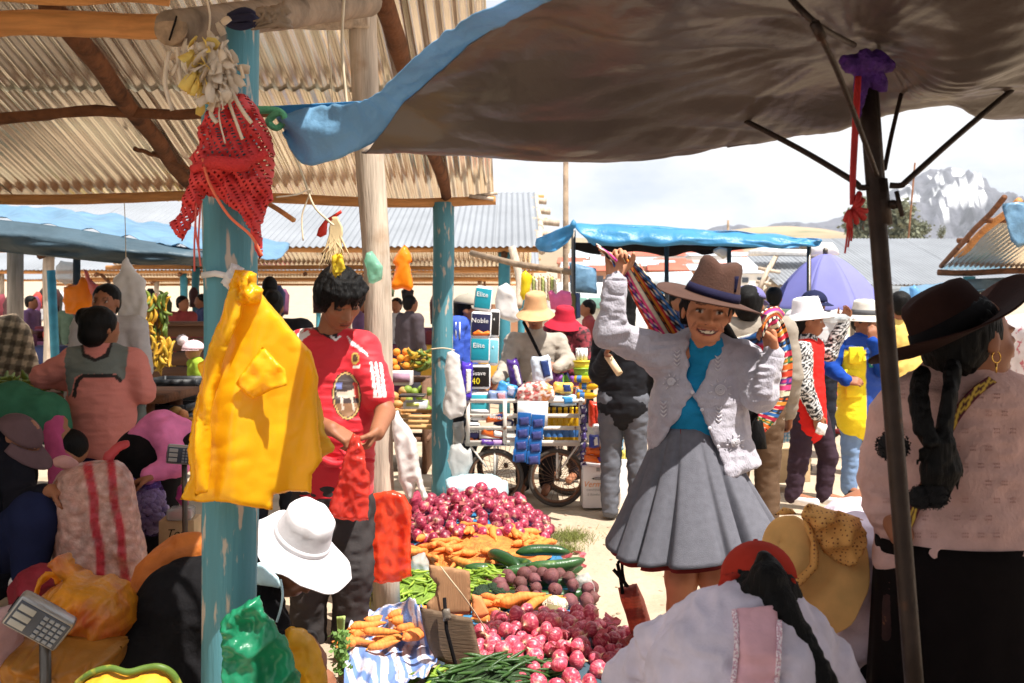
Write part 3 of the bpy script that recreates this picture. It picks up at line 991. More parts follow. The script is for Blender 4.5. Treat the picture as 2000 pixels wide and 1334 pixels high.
# umbrella canopy overhead
um=thing('stall_umbrella','large brown tarp umbrella with a blue hem on a dark iron pole','umbrella',(0.75,2.05,0))
def canfold(u,v,p):
 a=0.020*noise.noise(Vector((p.x*2.2,p.y*3.0,1)))
 b=-0.020*abs(noise.noise(Vector((p.x*3.2+p.y*3,p.y*7-p.x,4))))
 q=p-Vector((.74,2.15,0))
 an=math.atan2(q.y,q.x)
 c=-0.008*abs(noise.noise(Vector((an*7,q.length*1.6,9))))
 e=-0.0022*abs(noise.noise(Vector((p.x*22+p.y*9,p.y*30,3))))
 return Vector((0,0,a+b+c+e))
can=[[Vector((.35,-.9,2.12)),Vector((.6,-1.1,2.12)),Vector((.9,-1.2,2.12)),Vector((1.3,-1.2,2.12)),Vector((1.9,-1.2,2.12)),Vector((2.4,-1.1,2.12)),Vector((3.0,-1.0,2.1))],[P(1300,-700,.95),P(1500,-760,.9),P(1750,-800,.9),P(2100,-800,.9),P(2700,-800,.9),P(3300,-700,1.0),P(4200,-700,1.0)],[P(1090,-60,1.86),P(1240,-110,1.75),P(1450,-140,1.65),P(1800,-190,1.55),P(2100,-170,1.55),P(2450,-150,1.6),P(2900,-160,1.7)],[P(880,116,2.30),P(1030,80,2.22),P(1280,60,2.10),P(1560,0,2.00),P(1790,20,1.93),P(2030,60,1.93),P(2380,20,2.0)],[P(790,200,2.52),P(930,196,2.44),P(1180,190,2.38),P(1460,130,2.28),P(1715,98,2.15),P(1880,160,2.10),P(2120,130,2.15)],[P(722,286,2.68),P(880,284,2.60),P(1140,298,2.58),P(1420,236,2.48),P(1690,138,2.30),P(1810,178,2.22),P(2050,190,2.28)],[P(706,290,2.74),P(850,297,2.68),P(1190,312,2.66),P(1440,280,2.58),P(1640,236,2.46),P(1850,200,2.32),P(2030,222,2.36)],[P(716,284,2.78),P(850,284,2.76),P(1190,292,2.74),P(1440,262,2.66),P(1640,214,2.52),P(1850,180,2.40),P(2030,200,2.44)],]
for k_,r_ in enumerate(can):
 e_=r_[-1]
 can[k_]=r_+[Vector((max(e_.x+.7,2.3),e_.y-.05,1.98)),Vector((3.3,e_.y-.1,2.05))]  # out-of-view first row and right columns extend the canopy to deepen the shade
obj('canopy',cgrid(can,220,160,canfold),M_tarp_brown,um,solid=0.004)
obj('inner_fold',cgrid([[P(1440,222,2.50),P(1560,150,2.42),P(1640,120,2.36),P(1735,130,2.28),P(1800,160,2.26)],[P(1450,270,2.56),P(1560,210,2.50),P(1650,175,2.44),P(1740,165,2.36),P(1800,165,2.30)],[P(1420,288,2.58),P(1540,268,2.54),P(1650,238,2.50),P(1745,190,2.42),P(1802,166,2.34)]],40,18,lambda u,v,p:Vector((0,0.03*noise.noise(Vector((u*9,v*5,1))),0))),M_tarp_brown,um,solid=0.004)
hT=[P(1420,-330,1.40),P(1180,-130,1.72),P(1000,-2,1.96),P(895,52,2.18),P(812,116,2.36),P(738,186,2.58),P(690,204,2.70),P(620,208,2.80),P(545,226,2.90)]
hB=[P(1520,-330,1.38),P(1275,-130,1.70),P(1085,-2,1.93),P(978,56,2.15),P(890,122,2.33),P(796,204,2.56),P(726,282,2.72),P(600,322,2.80),P(556,262,2.88)]
cA,cB=curve(hT,14),curve(hB,14)
nn=len(cA)
def hemfn(u,v):
 i=min(nn-1,int(round(u*(nn-1))))
 p=cA[i].lerp(cB[i],v)
 w=max(0.0,(u-0.7)/0.3)
 return p+Vector((0,-0.02+0.03*w*math.sin(v*7+u*9)+0.014*noise.noise(Vector((u*30,v*3,2)))+.006*abs(noise.noise(Vector((u*90,v*9,5)))),0.008*noise.noise(Vector((u*40,v*2,7)))))
obj('blue_hem',grid(nn-1,14,hemfn),mat('blue_hem_tarp',C(116,162,196),0.5,var=0.14,vs=5,bump=0.5,bs=22,tl=0.30,bdist=0.02),um,solid=0.004)
obj('blue_corner',cgrid([[P(520,208,2.92),P(600,204,2.86),P(720,196,2.72)],[P(530,226,2.93),P(600,222,2.9),P(700,222,2.75)]],14,4),M_tarp_blue,um,solid=0.004)
obj('pole',tube(sub(P(1692,150,2.12),P(1792,1420,1.98),8),[0.0185]*9,14),M_iron,um)
obj('pole_sleeve',tube([P(1712,352,2.1),P(1722,440,2.09)],0.0225,14),M_iron,um)
obj('pole_sleeve',tube([P(1700,182,2.12),P(1712,352,2.1)],0.0175,12),M_iron,um)
obj('clamp_handle',join(tube([P(1738,398,2.09),P(1754,402,2.06)],0.006,8),tube([P(1751,374,2.06),P(1762,422,2.05)],0.005,8),tube([P(1741,399,2.085),P(1747,400,2.075)],0.010,8)),M_iron,um)
def strut(pts,r=0.0065):
 obj('strut',tube(curve(pts,5),r,8),M_iron,um)
strut([P(1704,364,2.09),P(1680,366,2.09),P(1664,352,2.1),P(1560,290,2.28),P(1428,222,2.50)])
strut([P(1738,362,2.09),P(1760,362,2.08),P(1775,350,2.08),P(1870,265,2.14),P(1976,176,2.22)])
strut([P(1712,340,2.06),P(1690,280,1.95),P(1640,150,1.8),P(1598,60,1.7)],0.0055)
strut([P(1728,330,2.13),P(1742,260,2.2),P(1766,160,2.3)],0.005)
obj('strut_joint',tube([P(1590,44,1.70),P(1606,76,1.71)],0.009,10),M_iron,um)
obj('rib',tube(curve([P(1540,-8,1.78),P(1596,48,1.72),P(1668,88,2.0)],5),0.006,8),M_iron,um)
S=SDF()
for i in range(16):
 a=random.uniform(-1,1)
 c0=P(1692+a*45,112+abs(a)*12+random.uniform(-8,14),2.10+random.uniform(-.03,.02))
 S.cone(P(1694,130,2.11),0.022,c0,0.013,0.008)
S.chain([P(1690,130,2.10),P(1682,180,2.09),P(1676,226,2.09)],[0.02,0.012,0.006],0.01)
S.chain([P(1700,130,2.10),P(1716,160,2.09),P(1724,172,2.09)],[0.02,0.014,0.008],0.01)
M_purple=mat('purple_net',C(84,40,122),0.7,var=0.35,vs=40,bump=0.8,bs=120,tl=0.2)
V,Fc,_=S.mesh(0.005)
tag(obj('purple_bundle',(wrinkle(V,Fc,0.004,(60,60,30)),Fc),M_purple),'bunched purple netting tied round the top of the umbrella pole','netting')
M_redr=mat('red_raffia',C(214,60,58),0.5,var=0.2,vs=40,vstretch=(8,8,0.3),bump=0.4,bs=60,bstretch=(6,6,0.2),tl=0.35)
rb=thing('red_ribbon','long red raffia ribbon with a knotted bow hanging beside the umbrella pole','ribbon',P(1665,500,2.05))
for k,dx in enumerate((-3,0,3)):
 obj('strand',tube(curve([P(1676+dx,150,2.07),P(1672+dx*1.3,220,2.05),P(1666+dx,330,2.05),P(1664+dx*.4,400,2.05)],6),0.004,6,True,0.3),M_redr,rb)
obj('bow',join(*[tube(curve([P(1664,408,2.05),P(1664+a,408+b,2.04),P(1664+a*1.5,408+b*2.2,2.05),P(1664+a*.5,412+b,2.05)],5),[0.003]*3+[0.006]*10+[0.003]*3,6)for a,b in((14,-8),(18,2),(10,-14),(16,8),(-8,10),(-4,16),(6,12))]),M_redr,rb)
obj('tail',join(*[tube(curve([P(1662,412,2.05),P(1656+k*4,450,2.05),P(1650+k*6,495-k*12,2.05)],5),0.0022,5)for k in range(3)]),M_redr,rb)

# people: shared builders
M_skin=mat('skin',vcol=True,rough=0.55,var=0.06,vs=30,bump=0.08,bs=140,spec=0.35,bdist=0.004)
M_hair=mat('black_hair',C(12,10,10),0.55,var=0.3,vs=60,vstretch=(3,3,0.3),bump=0.6,bs=90,bstretch=(3,3,0.25),bdist=0.006,spec=0.15)
M_felt=mat('brown_felt',C(74,48,38),0.95,var=0.14,vs=18,bump=0.25,bs=120)
M_shoe=mat('dark_shoe',C(40,38,40),0.6)
M_shoew=mat('white_shoe',C(226,222,222),0.6)
SK1,SK2,SK3=C(172,116,84),C(150,98,70),C(188,132,100)
DARK=C(26,20,18)
def cloth(name,col,rough=0.85,**kw):
 a=dict(var=0.12,vs=14,bump=0.3,bs=110,bdist=0.004,spec=0.08)
 a.update(kw)
 return mat(name,col,rough,**a)
def head(S,c,R,s,skin,smile=0.0,neck=None,lips=None,teeth=False,eyes=True,k=0.012,old=False,closed=False):
 c=Vector(c)
 def L(x,y,z):
  return c+R@(Vector((x,y,z))*s)
 kk=k
 S.ell(L(0,-.07,.10),(.355*s,.44*s,.40*s),R,kk,skin)
 S.ell(L(0,.09,-.12),(.30*s,.33*s,.37*s),R,0.02,skin)
 S.ell(L(0,.18,-.36),(.19*s,.19*s,.13*s),R,0.02,skin)
 for q in(-1,1):
  S.ell(L(q*.18,.25,-.09-.02*smile),(.12*s,.11*s,(.10+.02*smile)*s),R,0.012,skin)
  S.ell(L(q*.365,-.03,-.04),(.035*s,.10*s,.15*s),R,0.006,skin)
 S.ell(L(0,.34,.13),(.24*s,.085*s,.055*s),R,0.010,skin)
 for q in(-1,1):
  S.ell(L(q*.155,.45,.02),(.095*s,.07*s,.055*s),R,0.008,None,'s')
  S.ell(L(q*.150,.335,.012),(.085*s,.075*s,.050*s),R,0.004,skin)
 S.cone(L(0,.37,.05),.035*s,L(0,.475,-.13),.058*s,0.008,skin)
 for q in(-1,1):
  S.ell(L(q*.062,.415,-.15),(.05*s,.05*s,.04*s),R,0.006,skin)
 S.ell(L(0,.395,-.255),((.13+.04*smile)*s,.055*s,.03*s),R,0.006,skin)
 S.ell(L(0,.385,-.315),((.11+.03*smile)*s,.055*s,.035*s),R,0.006,skin)
 if neck is not None:
  S.cone(L(0,-.10,-.22),.215*s,neck,.25*s,0.02,skin)
 lp=lips or[skin[0]*.78,skin[1]*.52,skin[2]*.52]
 S.paint_ell(L(0,.43,-.258),((.13+.045*smile)*s,.10*s,.026*s),R,lp)
 S.paint_ell(L(0,.43,-.322),((.115+.04*smile)*s,.10*s,.034*s),R,lp)
 S.paint_ell(L(0,.45,-.288),((.12+.045*smile)*s,.12*s,.011*s),R,(0.03,0.012,0.01))
 if teeth:
  S.paint_ell(L(0,.45,-.285),(.125*s,.12*s,.024*s),R,(0.05,0.02,0.018))
  S.paint_ell(L(0,.45,-.279),(.105*s,.12*s,.014*s),R,C(214,200,178))
 if eyes:
  for q in(-1,1):
   S.paint_ell(L(q*.152,.42,.045),(.10*s,.10*s,.020*s),R,[v*.45 for v in skin])
   if not closed:
    S.paint_ell(L(q*.152,.42,.012),(.068*s,.09*s,(.026-.008*smile)*s),R,C(196,186,176))
    S.paint_ell(L(q*.152,.42,.014),(.030*s,.09*s,.028*s),R,(0.012,0.008,0.006))
   S.paint_ell(L(q*.152,.42,.034),(.082*s,.10*s,.010*s),R,(0.02,0.014,0.012))
   S.paint_ell(L(q*.165,.42,.125),(.105*s,.12*s,.022*s),R,[v*.30 for v in skin])
 for q in(-1,1):
  S.paint_ell(L(q*.045,.48,-.19),(.022*s,.06*s,.014*s),R,[v*.25 for v in skin])
def hand(S,w,dv,nv,s=1.0,curl=0.4,thumb=1,skin=SK1,spread=0.0,grip=None):
 """palm and five fingers: wrist w, pointing dv, palm facing nv, thumb on the +/- side"""
 dv=Vector(dv).normalized()
 nv=Vector(nv)
 nv=(nv-dv*nv.dot(dv)).normalized()
 sd=dv.cross(nv).normalized()*thumb
 w=Vector(w)
 ln=[.064,.074,.070,.054]
 for i in range(4):
  o=(1.5-i)*.0195*s
  kn=w+dv*(.088-.006*abs(i-1.2))*s+sd*o
  S.cone(w+sd*o*.65+dv*.012*s,.0165*s,kn,.0125*s,0.008,skin)
  a=0.0
  p=kn
  for j,(fr,da)in enumerate(((.45,58),(.32,78),(.23,45))):
   a+=R_(da)*curl*(1+.05*i)
   q=p+(dv*math.cos(a)+nv*math.sin(a)+sd*spread*(1.5-i)*.12).normalized()*ln[i]*fr*s
   S.cone(p,(.0098-.0012*j)*s,q,(.0088-.0012*j)*s,0.003,skin)
   p=q
 b=w+dv*.026*s+sd*.026*s+nv*.004*s
 m1=b+(dv*.55+sd*.62+nv*.35).normalized()*.040*s
 m2=m1+(dv*.75+sd*.10+nv*(.30+curl*.5)).normalized()*.032*s
 m3=m2+(dv*.75-sd*.25*curl+nv*(.2+curl*.6)).normalized()*.024*s
 S.cone(w+dv*.012*s+sd*.012*s,.016*s,b,.0165*s,0.008,skin)
 S.chain([b,m1,m2,m3],[.0155*s,.012*s,.0105*s,.0085*s],0.005,skin)
def hat(name,c,R,cr,ch,br,m,parent,droop=0.0,curl=0.0,curl_dir=0.0,pinch=0.0,band=None,band_h=0.03,taper=0.9,n=48,sxy=(0.92,1.08),rag=0.0,flat=False,front=0.0,sag=0.0):
 """brimmed hat: local x right, y forward, z up at the brim"""
 c=Vector(c)
 top=ch
 prof=[(br,0),(br*.97+cr*.03,0),(br*.75+cr*.25,0),(br*.45+cr*.55,0),(br*.2+cr*.8,0),(cr*1.03,0.0),(cr,0.012),(cr*(1+taper)/2*1.01,top*.35),(cr*taper*1.02,top*.62),(cr*taper,top*.82),(cr*taper*.9,top*.94),(cr*taper*.68,top*1.0),(cr*taper*.34,top*1.0),(0.0005,top*.99)]
 def wp(v,r,a,i):
  if r>cr*1.02 and i<6:
   t=(r-cr)/(br-cr)
   v=v.copy()
   v.z+=-droop*t**1.2+curl*t**1.6*(0.5-0.5*math.cos(2*(a-curl_dir)))+rag*t*noise.noise(Vector((math.cos(a)*2,math.sin(a)*2,cr*40)))
   if front:
    v.y+=front*t*max(0.0,math.sin(a))
  elif i>=9 and pinch:
   v=v.copy()
   w=math.exp(-(v.x/(cr*.35))**2)
   v.z-=pinch*w*(1 if not flat else .4)
   if v.y>0 and i>=9:
    v.x*=1-0.18*(v.y/cr)
  if sag and i>=7:
   v=v.copy()
   v.z+=sag*noise.noise(Vector((v.x*22,v.y*22,v.z*22)))
   v.x*=1+2.5*sag*noise.noise(Vector((v.x*30,v.y*30,v.z*30+4)))
  return v
 o=obj(name,lathe(prof,n,c,R,sxy[0],sxy[1],wp,False),m,parent,solid=0.005)
 if band is not None:
  bt=[(cr*1.035,0.004),(cr*1.03,band_h*.5),(cr*(1+(taper-1)*band_h/top)*1.025,band_h)]
  obj('hat_band',lathe(bt,n,c,R,sxy[0],sxy[1],None,False),band,o,solid=0.003)
 return o
def cap(name,c,R,r,m,parent,visor=0.075,m_v=None,hgt=0.8):
 c=Vector(c)
 prof=[(r*math.cos(t),r*hgt*math.sin(t))for t in[i*math.pi/2/8 for i in range(9)]]
 prof[-1]=(0.0006,prof[-1][1])
 o=obj(name,lathe(prof,28,c,R,.95,1.08,None,False),m,parent,solid=0.004)
 def vf(u,v):
  a=R_(25+130*u)
  rr=r*1.02+visor*v*math.sin(math.pi*(0.12+.76*u))**.7
  return c+R@Vector((rr*math.cos(a)*.95,rr*math.sin(a)*1.08,-.006-visor*.35*v-.012*math.cos(2*(a-math.pi/2))*0))
 obj('visor',grid(16,5,vf),m_v or m,o,solid=0.004)
 obj('top_button',lathe([(0.0,-.004),(.007,0),(.005,.005),(0.0,.006)],8,c+R@Vector((0,0,r*hgt)),R),m,o)
 return o
def skel(x,d,H,yaw=0.0,lean=0.0,bulk=1.0,z0=0.0,hipz=None):
 f=Vector((math.sin(R_(yaw)),-math.cos(R_(yaw)),0))
 r=f.cross(Vector((0,0,1)))
 u=Vector((0,0,1))
 b=Vector((x,d,z0))
 J={'f':f,'r':r,'H':H,'bulk':bulk,'base':b}
 hz_=(hipz if hipz is not None else .52*H)
 J['hip']=b+u*hz_
 q=Matrix.Rotation(-R_(lean),3,r)
 J['tf'],J['tu']=q@f,q@u
 tf,tu=J['tf'],J['tu']
 J['chest']=J['hip']+tu*.22*H
 J['shm']=J['hip']+tu*.295*H
 J['neck']=J['hip']+tu*.325*H
 J['head']=J['hip']+tu*.415*H+tf*.015*H
 for s_,n_ in((1,'R'),(-1,'L')):
  J['sh'+n_]=J['shm']+r*s_*.108*H*bulk**.5
  J['el'+n_]=J['sh'+n_]+r*s_*.03*H-u*.175*H
  J['wr'+n_]=J['el'+n_]-u*.14*H+f*.05*H
  J['hp'+n_]=J['hip']+r*s_*.052*H
  J['kn'+n_]=b+u*.28*H+r*s_*.055*H+f*.015*H
  J['an'+n_]=b+u*.045*H+r*s_*.06*H
 return J
def person(label,J,skin=SK1,top=None,bottom=None,hair='short',hd=None,hatf=None,sleeve=1.0,h=0.012,topname='shirt',shoes=None,skirt=None,hand_curl=0.45,group='people in the market',wr=(0.006,(9,9,22)),vest=None,vestm=None,eyes=True,handdir=None,tops=1.0,smile=0,topcols=None,legs=True,hand_n=None,name='person',cat='person'):
 H,bulk=J['H'],J['bulk']
 t=thing(name,label,cat,J['base'],group)
 tf,tu,r=J['tf'],J['tu'],J['r']
 S=SDF()
 R=hd if hd is not None else frame(tf,tu)
 hs=J.get('hs',.138*H)
 head(S,J['head'],R,hs,skin,neck=J['neck'],eyes=eyes,smile=smile,k=0.012)
 fl=(tf,.66)
 w=J['hip'].lerp(J['chest'],.45)
 S.cone(J['chest'],.085*H*bulk,w,.075*H*bulk,.02,skin,fl)
 S.cone(w,.075*H*bulk,J['hip'],.08*H*bulk,.02,skin,fl)
 S.cone(J['shL'],.036*H,J['shR'],.036*H,.02,skin)
 for n_ in 'LR':
  S.cone(J['sh'+n_],.034*H,J['el'+n_],.027*H,.012,skin)
  S.cone(J['el'+n_],.027*H,J['wr'+n_],.018*H,.010,skin)
  dv=(handdir or{}).get(n_)or(J['wr'+n_]-J['el'+n_])
  nv=(hand_n or{}).get(n_)or(J['hip']-J['wr'+n_])
  hand(S,J['wr'+n_],dv,nv,H/1.62,hand_curl,1 if n_=='R' else-1,skin)
  if legs:
   S.cone(J['hp'+n_],.05*H,J['kn'+n_],.034*H,.015,skin)
   S.cone(J['kn'+n_],.034*H,J['an'+n_],.022*H,.012,skin)
   S.cone(J['an'+n_],.022*H,J['an'+n_]+J['f']*.10*H-Vector((0,0,.02*H)),.02*H,.01,skin)
 sdf_obj('body',S,h,M_skin,t,skin)
 if top is not None:
  T=SDF()
  k=tops
  T.cone(J['chest'],.100*H*bulk*k,w,.094*H*bulk*k,.025,None,fl)
  T.cone(w,.094*H*bulk*k,J['hip']-tu*.02*H,.102*H*bulk*k,.025,None,fl)
  T.cone(J['shL'],.046*H*k,J['shR'],.046*H*k,.03)
  T.cone(J['shm'],.05*H,J['neck']+tu*.004*H,.042*H,.02)
  for n_ in 'LR':
   e=J['sh'+n_].lerp(J['el'+n_],min(1,sleeve*2))
   T.cone(J['sh'+n_],.046*H*k,e,.040*H*k,.02)
   if sleeve>.5:
    e2=J['el'+n_].lerp(J['wr'+n_],min(1,(sleeve-.5)*2))
    T.cone(J['el'+n_],.039*H*k,e2,.028*H*k,.012)
  if topcols:
   topcols(T,J)
  sdf_obj(topname,T,h,top,t,(0.5,0.5,0.5),wr)
 if vest is not None:
  T=SDF()
  T.cone(J['chest']+tu*.03*H,.110*H*bulk,w,.108*H*bulk,.025,None,fl)
  T.cone(w,.108*H*bulk,J['hip']-tu*.05*H,.118*H*bulk,.025,None,fl)
  T.cone(J['shL'].lerp(J['shR'],.14),.052*H,J['shL'].lerp(J['shR'],.86),.052*H,.03)
  if vestm:
   vestm(T,J)
  sdf_obj('vest',T,h,vest,t,(0.5,0.5,0.5),wr)
 if bottom is not None:
  B=SDF()
  B.cone(J['hip']+Vector((0,0,.03*H)),.088*H*bulk,J['hip']-Vector((0,0,.03*H)),.094*H*bulk,.02,None,(J['f'],.72))
  for n_ in 'LR':
   B.cone(J['hp'+n_],.062*H*bulk**.5,J['kn'+n_],.044*H,.015)
   B.cone(J['kn'+n_],.044*H,J['an'+n_],.036*H,.012)
  sdf_obj('trousers',B,h,bottom,t,(0.5,0.5,0.5),(0.007,(10,10,20)))
 if skirt is not None:
  top_z,hem_z,rw,rh,m=skirt
  cx_,cy_=J['hip'].x,J['hip'].y
  def sf(u,v):
   a=2*math.pi*u
   rr=(rw+(rh-rw)*v**.8)*(1+.05*v*math.sin(a*11+2*math.sin(a*3)))
   return Vector((cx_+rr*math.cos(a),cy_+rr*math.sin(a)*.8,top_z+(hem_z-top_z)*v))
  obj('skirt',grid(88,10,sf),m,t,solid=0.004)
 if shoes is not None:
  for n_ in 'LR':
   Q=SDF()
   a=J['an'+n_]
   Q.cone(a-Vector((0,0,.012*H)),.027*H,a+J['f']*.10*H-Vector((0,0,.024*H)),.024*H,.01)
   Q.cone(a+Vector((0,0,.012*H)),.025*H,a-Vector((0,0,.012*H)),.027*H,.01)
   sdf_obj('shoe',Q,h,shoes,t)
 c=J['head']
 if hair:
  Q=SDF()
  def L(x,y,z):
   return c+R@(Vector((x,y,z))*hs)
  Q.ell(L(0,-.12,.16),(.40*hs,.45*hs,.40*hs),R,.012)
  Q.ell(L(0,-.26,-.08),(.34*hs,.26*hs,.34*hs),R,.015)
  if hair=='bun':
   Q.ell(L(.20,-.62,.28),(.22*hs,.20*hs,.22*hs),R,.01)
  if hair=='long':
   Q.chain([L(0,-.34,-.1),c-Vector((0,0,hs*1.1))-tf*hs*.55,c-Vector((0,0,hs*2.1))-tf*hs*.62],[.34*hs,.30*hs,.18*hs],.02,None,(tf,.5))
  if hair=='braids':
   for q in(-1,1):
    Q.chain([L(q*.25,-.30,-.25),c-Vector((0,0,hs*1.1))-tf*hs*.5+r*q*hs*.3,c-Vector((0,0,hs*2.3))-tf*hs*.6+r*q*hs*.1],[.12*hs,.09*hs,.05*hs],.01)
  sdf_obj('hair',Q,h,M_hair,t,wr=(0.004,(40,40,12)))
 if hatf:
  hatf(t,c,R,hs)
 return t
def poly_sd(poly):
 A=np.array(poly,dtype=np.float32)
 B=np.roll(A,-1,0)
 def f(px,py):
  best=np.full(px.shape,1e9,dtype=np.float32)
  ins=np.zeros(px.shape,dtype=bool)
  for a,b in zip(A,B):
   ab=b-a
   t=np.clip(((px-a[0])*ab[0]+(py-a[1])*ab[1])/(float((ab**2).sum())+1e-9),0,1)
   dd=(px-a[0]-t*ab[0])**2+(py-a[1]-t*ab[1])**2
   best=np.minimum(best,dd)
   c=(a[1]>py)!=(b[1]>py)
   xi=(b[0]-a[0])*(py-a[1])/(b[1]-a[1]+1e-12)+a[0]
   ins^=c&(px<xi)
  dd=np.sqrt(best)
  return np.where(ins,-dd,dd)
 return f
def _px(X):
 return CXP+FPX*X[...,0]/X[...,1],HYP-FPX*(X[...,2]-CH)/X[...,1]
def sd_poly(S,poly,d,th,rr=0.01,k=0.015,op='u',col=None):
 """slab with a traced outline at depth d, half thickness th"""
 g_=poly_sd(poly)
 def fn(X):
  px,py=_px(X)
  a=g_(px,py)*d/FPX+rr
  b=np.abs(X[...,1]-d)-th+rr
  return np.sqrt(np.maximum(a,0)**2+np.maximum(b,0)**2)+np.minimum(np.maximum(a,b),0)-rr
 pts=[P(x,y,dd)for x,y in poly for dd in(d-th,d+th)]
 S._add(fn,np.min(pts,0),np.max(pts,0),k,op,col)
def paint_poly(S,poly,col,dmax=1e9,dmin=-1e9):
 g_=poly_sd(poly)
 def fn(X):
  px,py=_px(X)
  v=g_(px,py)
  v=np.where(X[...,1]>dmax,1.0,v)
  return np.where(X[...,1]<dmin,1.0,v)
 S.paint.append((fn,col))
def front(o,px,py,rad=7.0):
 """depth of an object's surface nearest the viewer at a photo position"""
 me=o.data
 n=len(me.vertices)
 a=np.empty(n*3)
 me.vertices.foreach_get('co',a)
 a=a.reshape(-1,3)+np.array(W(o))
 x=CXP+FPX*a[:,0]/a[:,1]
 y=HYP-FPX*(a[:,2]-CH)/a[:,1]
 m=(x-px)**2+(y-py)**2<rad*rad
 return float(a[m,1].min())if m.any()else float(a[:,1].min())
AWAYO=[C(*c)for c in((196,40,70),(226,70,130),(40,36,40),(214,64,40),(240,150,50),(60,120,60),(230,220,190),(50,110,180),(90,50,140),(206,36,60),(240,110,40),(40,30,34))]
def woven(u,v,across):
 """colour of the striped woven cloth: bands along the length (across=False) or across it"""
 t=(v if not across else u)*(9 if not across else 26)
 s_=u if not across else v
 i=int(math.floor(t))
 f=t-i
 col=AWAYO[(i*5+3)%len(AWAYO)]
 if f<.10 or f>.92:
  return C(236,224,200)if int(s_*60)%2 else C(36,30,34)
 if i%3==1 and abs(f-.5)<.28 and math.sin(s_*(70 if not across else 26))>abs(f-.5)*3-.3:
  return AWAYO[(i*7+6)%len(AWAYO)]
 return col
def ribbon_cloth(name,ca,cb,parent,m,across,nv=22,n=8,fold=0.02,ph=0.0):
 A,B=curve(ca,n),curve(cb,n)
 L=len(A)
 V,cols=[],[]
 for j in range(nv+1):
  for i in range(L):
   v,u=j/nv,i/(L-1)
   p=A[i].lerp(B[i],v)+Vector((0,fold*math.sin(v*9+u*3+ph),0))
   V.append(p)
   cols.append(woven(u,v,across))
 Fc=[(j*L+i,j*L+i+1,(j+1)*L+i+1,(j+1)*L+i)for j in range(nv)for i in range(L-1)]
 return obj(name,(V,Fc),m,parent,cols=cols,solid=0.005)

# the smiling woman holding up her woven cloth
DW=3.74
def Q(px,py,o=0.0):
 return P(px,py,DW+o)
w_=thing('person','smiling woman in grey cardigan, grey pleated skirt and tall brown hat raising a cloth','person',(0.70,DW,0),'people in the market')
skw=C(186,124,90)
S=SDF()
Rw=frame((-.10,-1,-.10),(.10,0,1))
HCW=Q(1381,606,-.06)
head(S,HCW,Rw,.232,skw,smile=1.0,neck=Q(1380,692,.03),teeth=False)
def smile_fn(w_,h_,dz):
 c_,M_=np.array(HCW,dtype=np.float32),np.array(Rw,dtype=np.float32)
 def fn(X):
  q=(X-c_)@M_/.232
  zc=-.310+1.15*q[...,0]**2+dz
  e=np.abs(q[...,2]-zc)/(h_*np.clip(1-(q[...,0]/w_)**2,.02,1)**.6)
  return np.where((np.abs(q[...,0])<w_)&(q[...,1]>.2),e-1,1.0)
 return fn
S.paint=[q_ for i_,q_ in enumerate(S.paint)if i_>2]
S.paint+=[(smile_fn(.175,.056,0),C(132,62,54)),(smile_fn(.155,.030,0),(.04,.015,.012)),(smile_fn(.115,.017,.006),C(220,206,182))]
for q in(-1,1):
 S.cone(HCW+Rw@(Vector((q*.12,.41,-.12))*.232),.008,HCW+Rw@(Vector((q*.24,.33,-.27))*.232),.007,.006,skw)
 S.paint_ell(HCW+Rw@(Vector((q*.215,.38,-.21))*.232),(.003,.03,.018),frame(Rw@Vector((0,1,0)),Rw@Vector((-q*.4,0,1))),C(160,102,74))
 S.ell(HCW+Rw@(Vector((q*.20,.30,-.10))*.232),(.028,.020,.022),Rw,.01,skw)
S.cone(Q(1380,700,.05),.09,Q(1366,850,.05),.12,.03,skw,((0,1,0),.65))
S.cone(Q(1366,850,.05),.12,Q(1366,930,.05),.13,.03,skw,((0,1,0),.7))
S.cone(Q(1290,690,.04),.05,Q(1460,700,.04),.05,.02,skw)
S.chain([Q(1294,692,.04),Q(1192,652,.0),Q(1201,545,-.02)],[.045,.04,.028],.01,skw)
S.chain([Q(1455,700,.04),Q(1488,772,-.04),Q(1508,695,-.06)],[.045,.04,.028],.01,skw)
hand(S,Q(1201,543,-.02),(.02,.05,1),(.25,-1,0),.98,.92,1,SK3)
hand(S,Q(1508,692,-.06),(-.12,.1,1),(-1,-.35,0),.98,.95,1,skw)
for kx,ax,hx in((1330,1326,1335),(1398,1408,1395)):
 S.chain([Q(hx,930,.05),Q(kx,1130,-.02),Q(kx+(2 if kx<1350 else 4),1190,.01),Q(ax,1318,.0)],[.085,.058,.055,.034],.02,skw)
 S.cone(Q(ax,1335,.0),.034,Q(ax,1352,-.14),.03,.01,skw)
sdf_obj('body',S,0.0058,M_skin,w_,skw)
T=SDF()
T.cone(Q(1376,722,.06),.128,Q(1362,800,.05),.148,.03,None,((0,1,0),.66))
T.cone(Q(1362,800,.05),.148,Q(1360,846,.05),.138,.03,None,((0,1,0),.72))
T.cone(Q(1378,706,.035),.080,Q(1380,676,.015),.066,.02)
sdf_obj('blue_jersey',T,0.008,cloth('blue_jersey_knit',C(30,124,168),bump=0.5,bs=160),w_,wr=(0.007,(10,10,30)))
T=SDF()
f_=((0,1,0),.66)
T.cone(Q(1368,722,.06),.166,Q(1364,800,.05),.176,.03,None,f_)
T.cone(Q(1364,800,.05),.176,Q(1368,868,.05),.190,.03,None,f_)
T.cone(Q(1368,868,.05),.190,Q(1372,912,.05),.222,.03,None,f_)
T.cone(Q(1300,695,.05),.064,Q(1450,700,.05),.060,.03)
T.cone(Q(1300,696,.05),.078,Q(1192,652,.0),.058,.035)
T.cone(Q(1192,650,.0),.058,Q(1201,552,-.02),.044,.02)
T.cone(Q(1452,704,.04),.074,Q(1484,772,-.04),.062,.03)
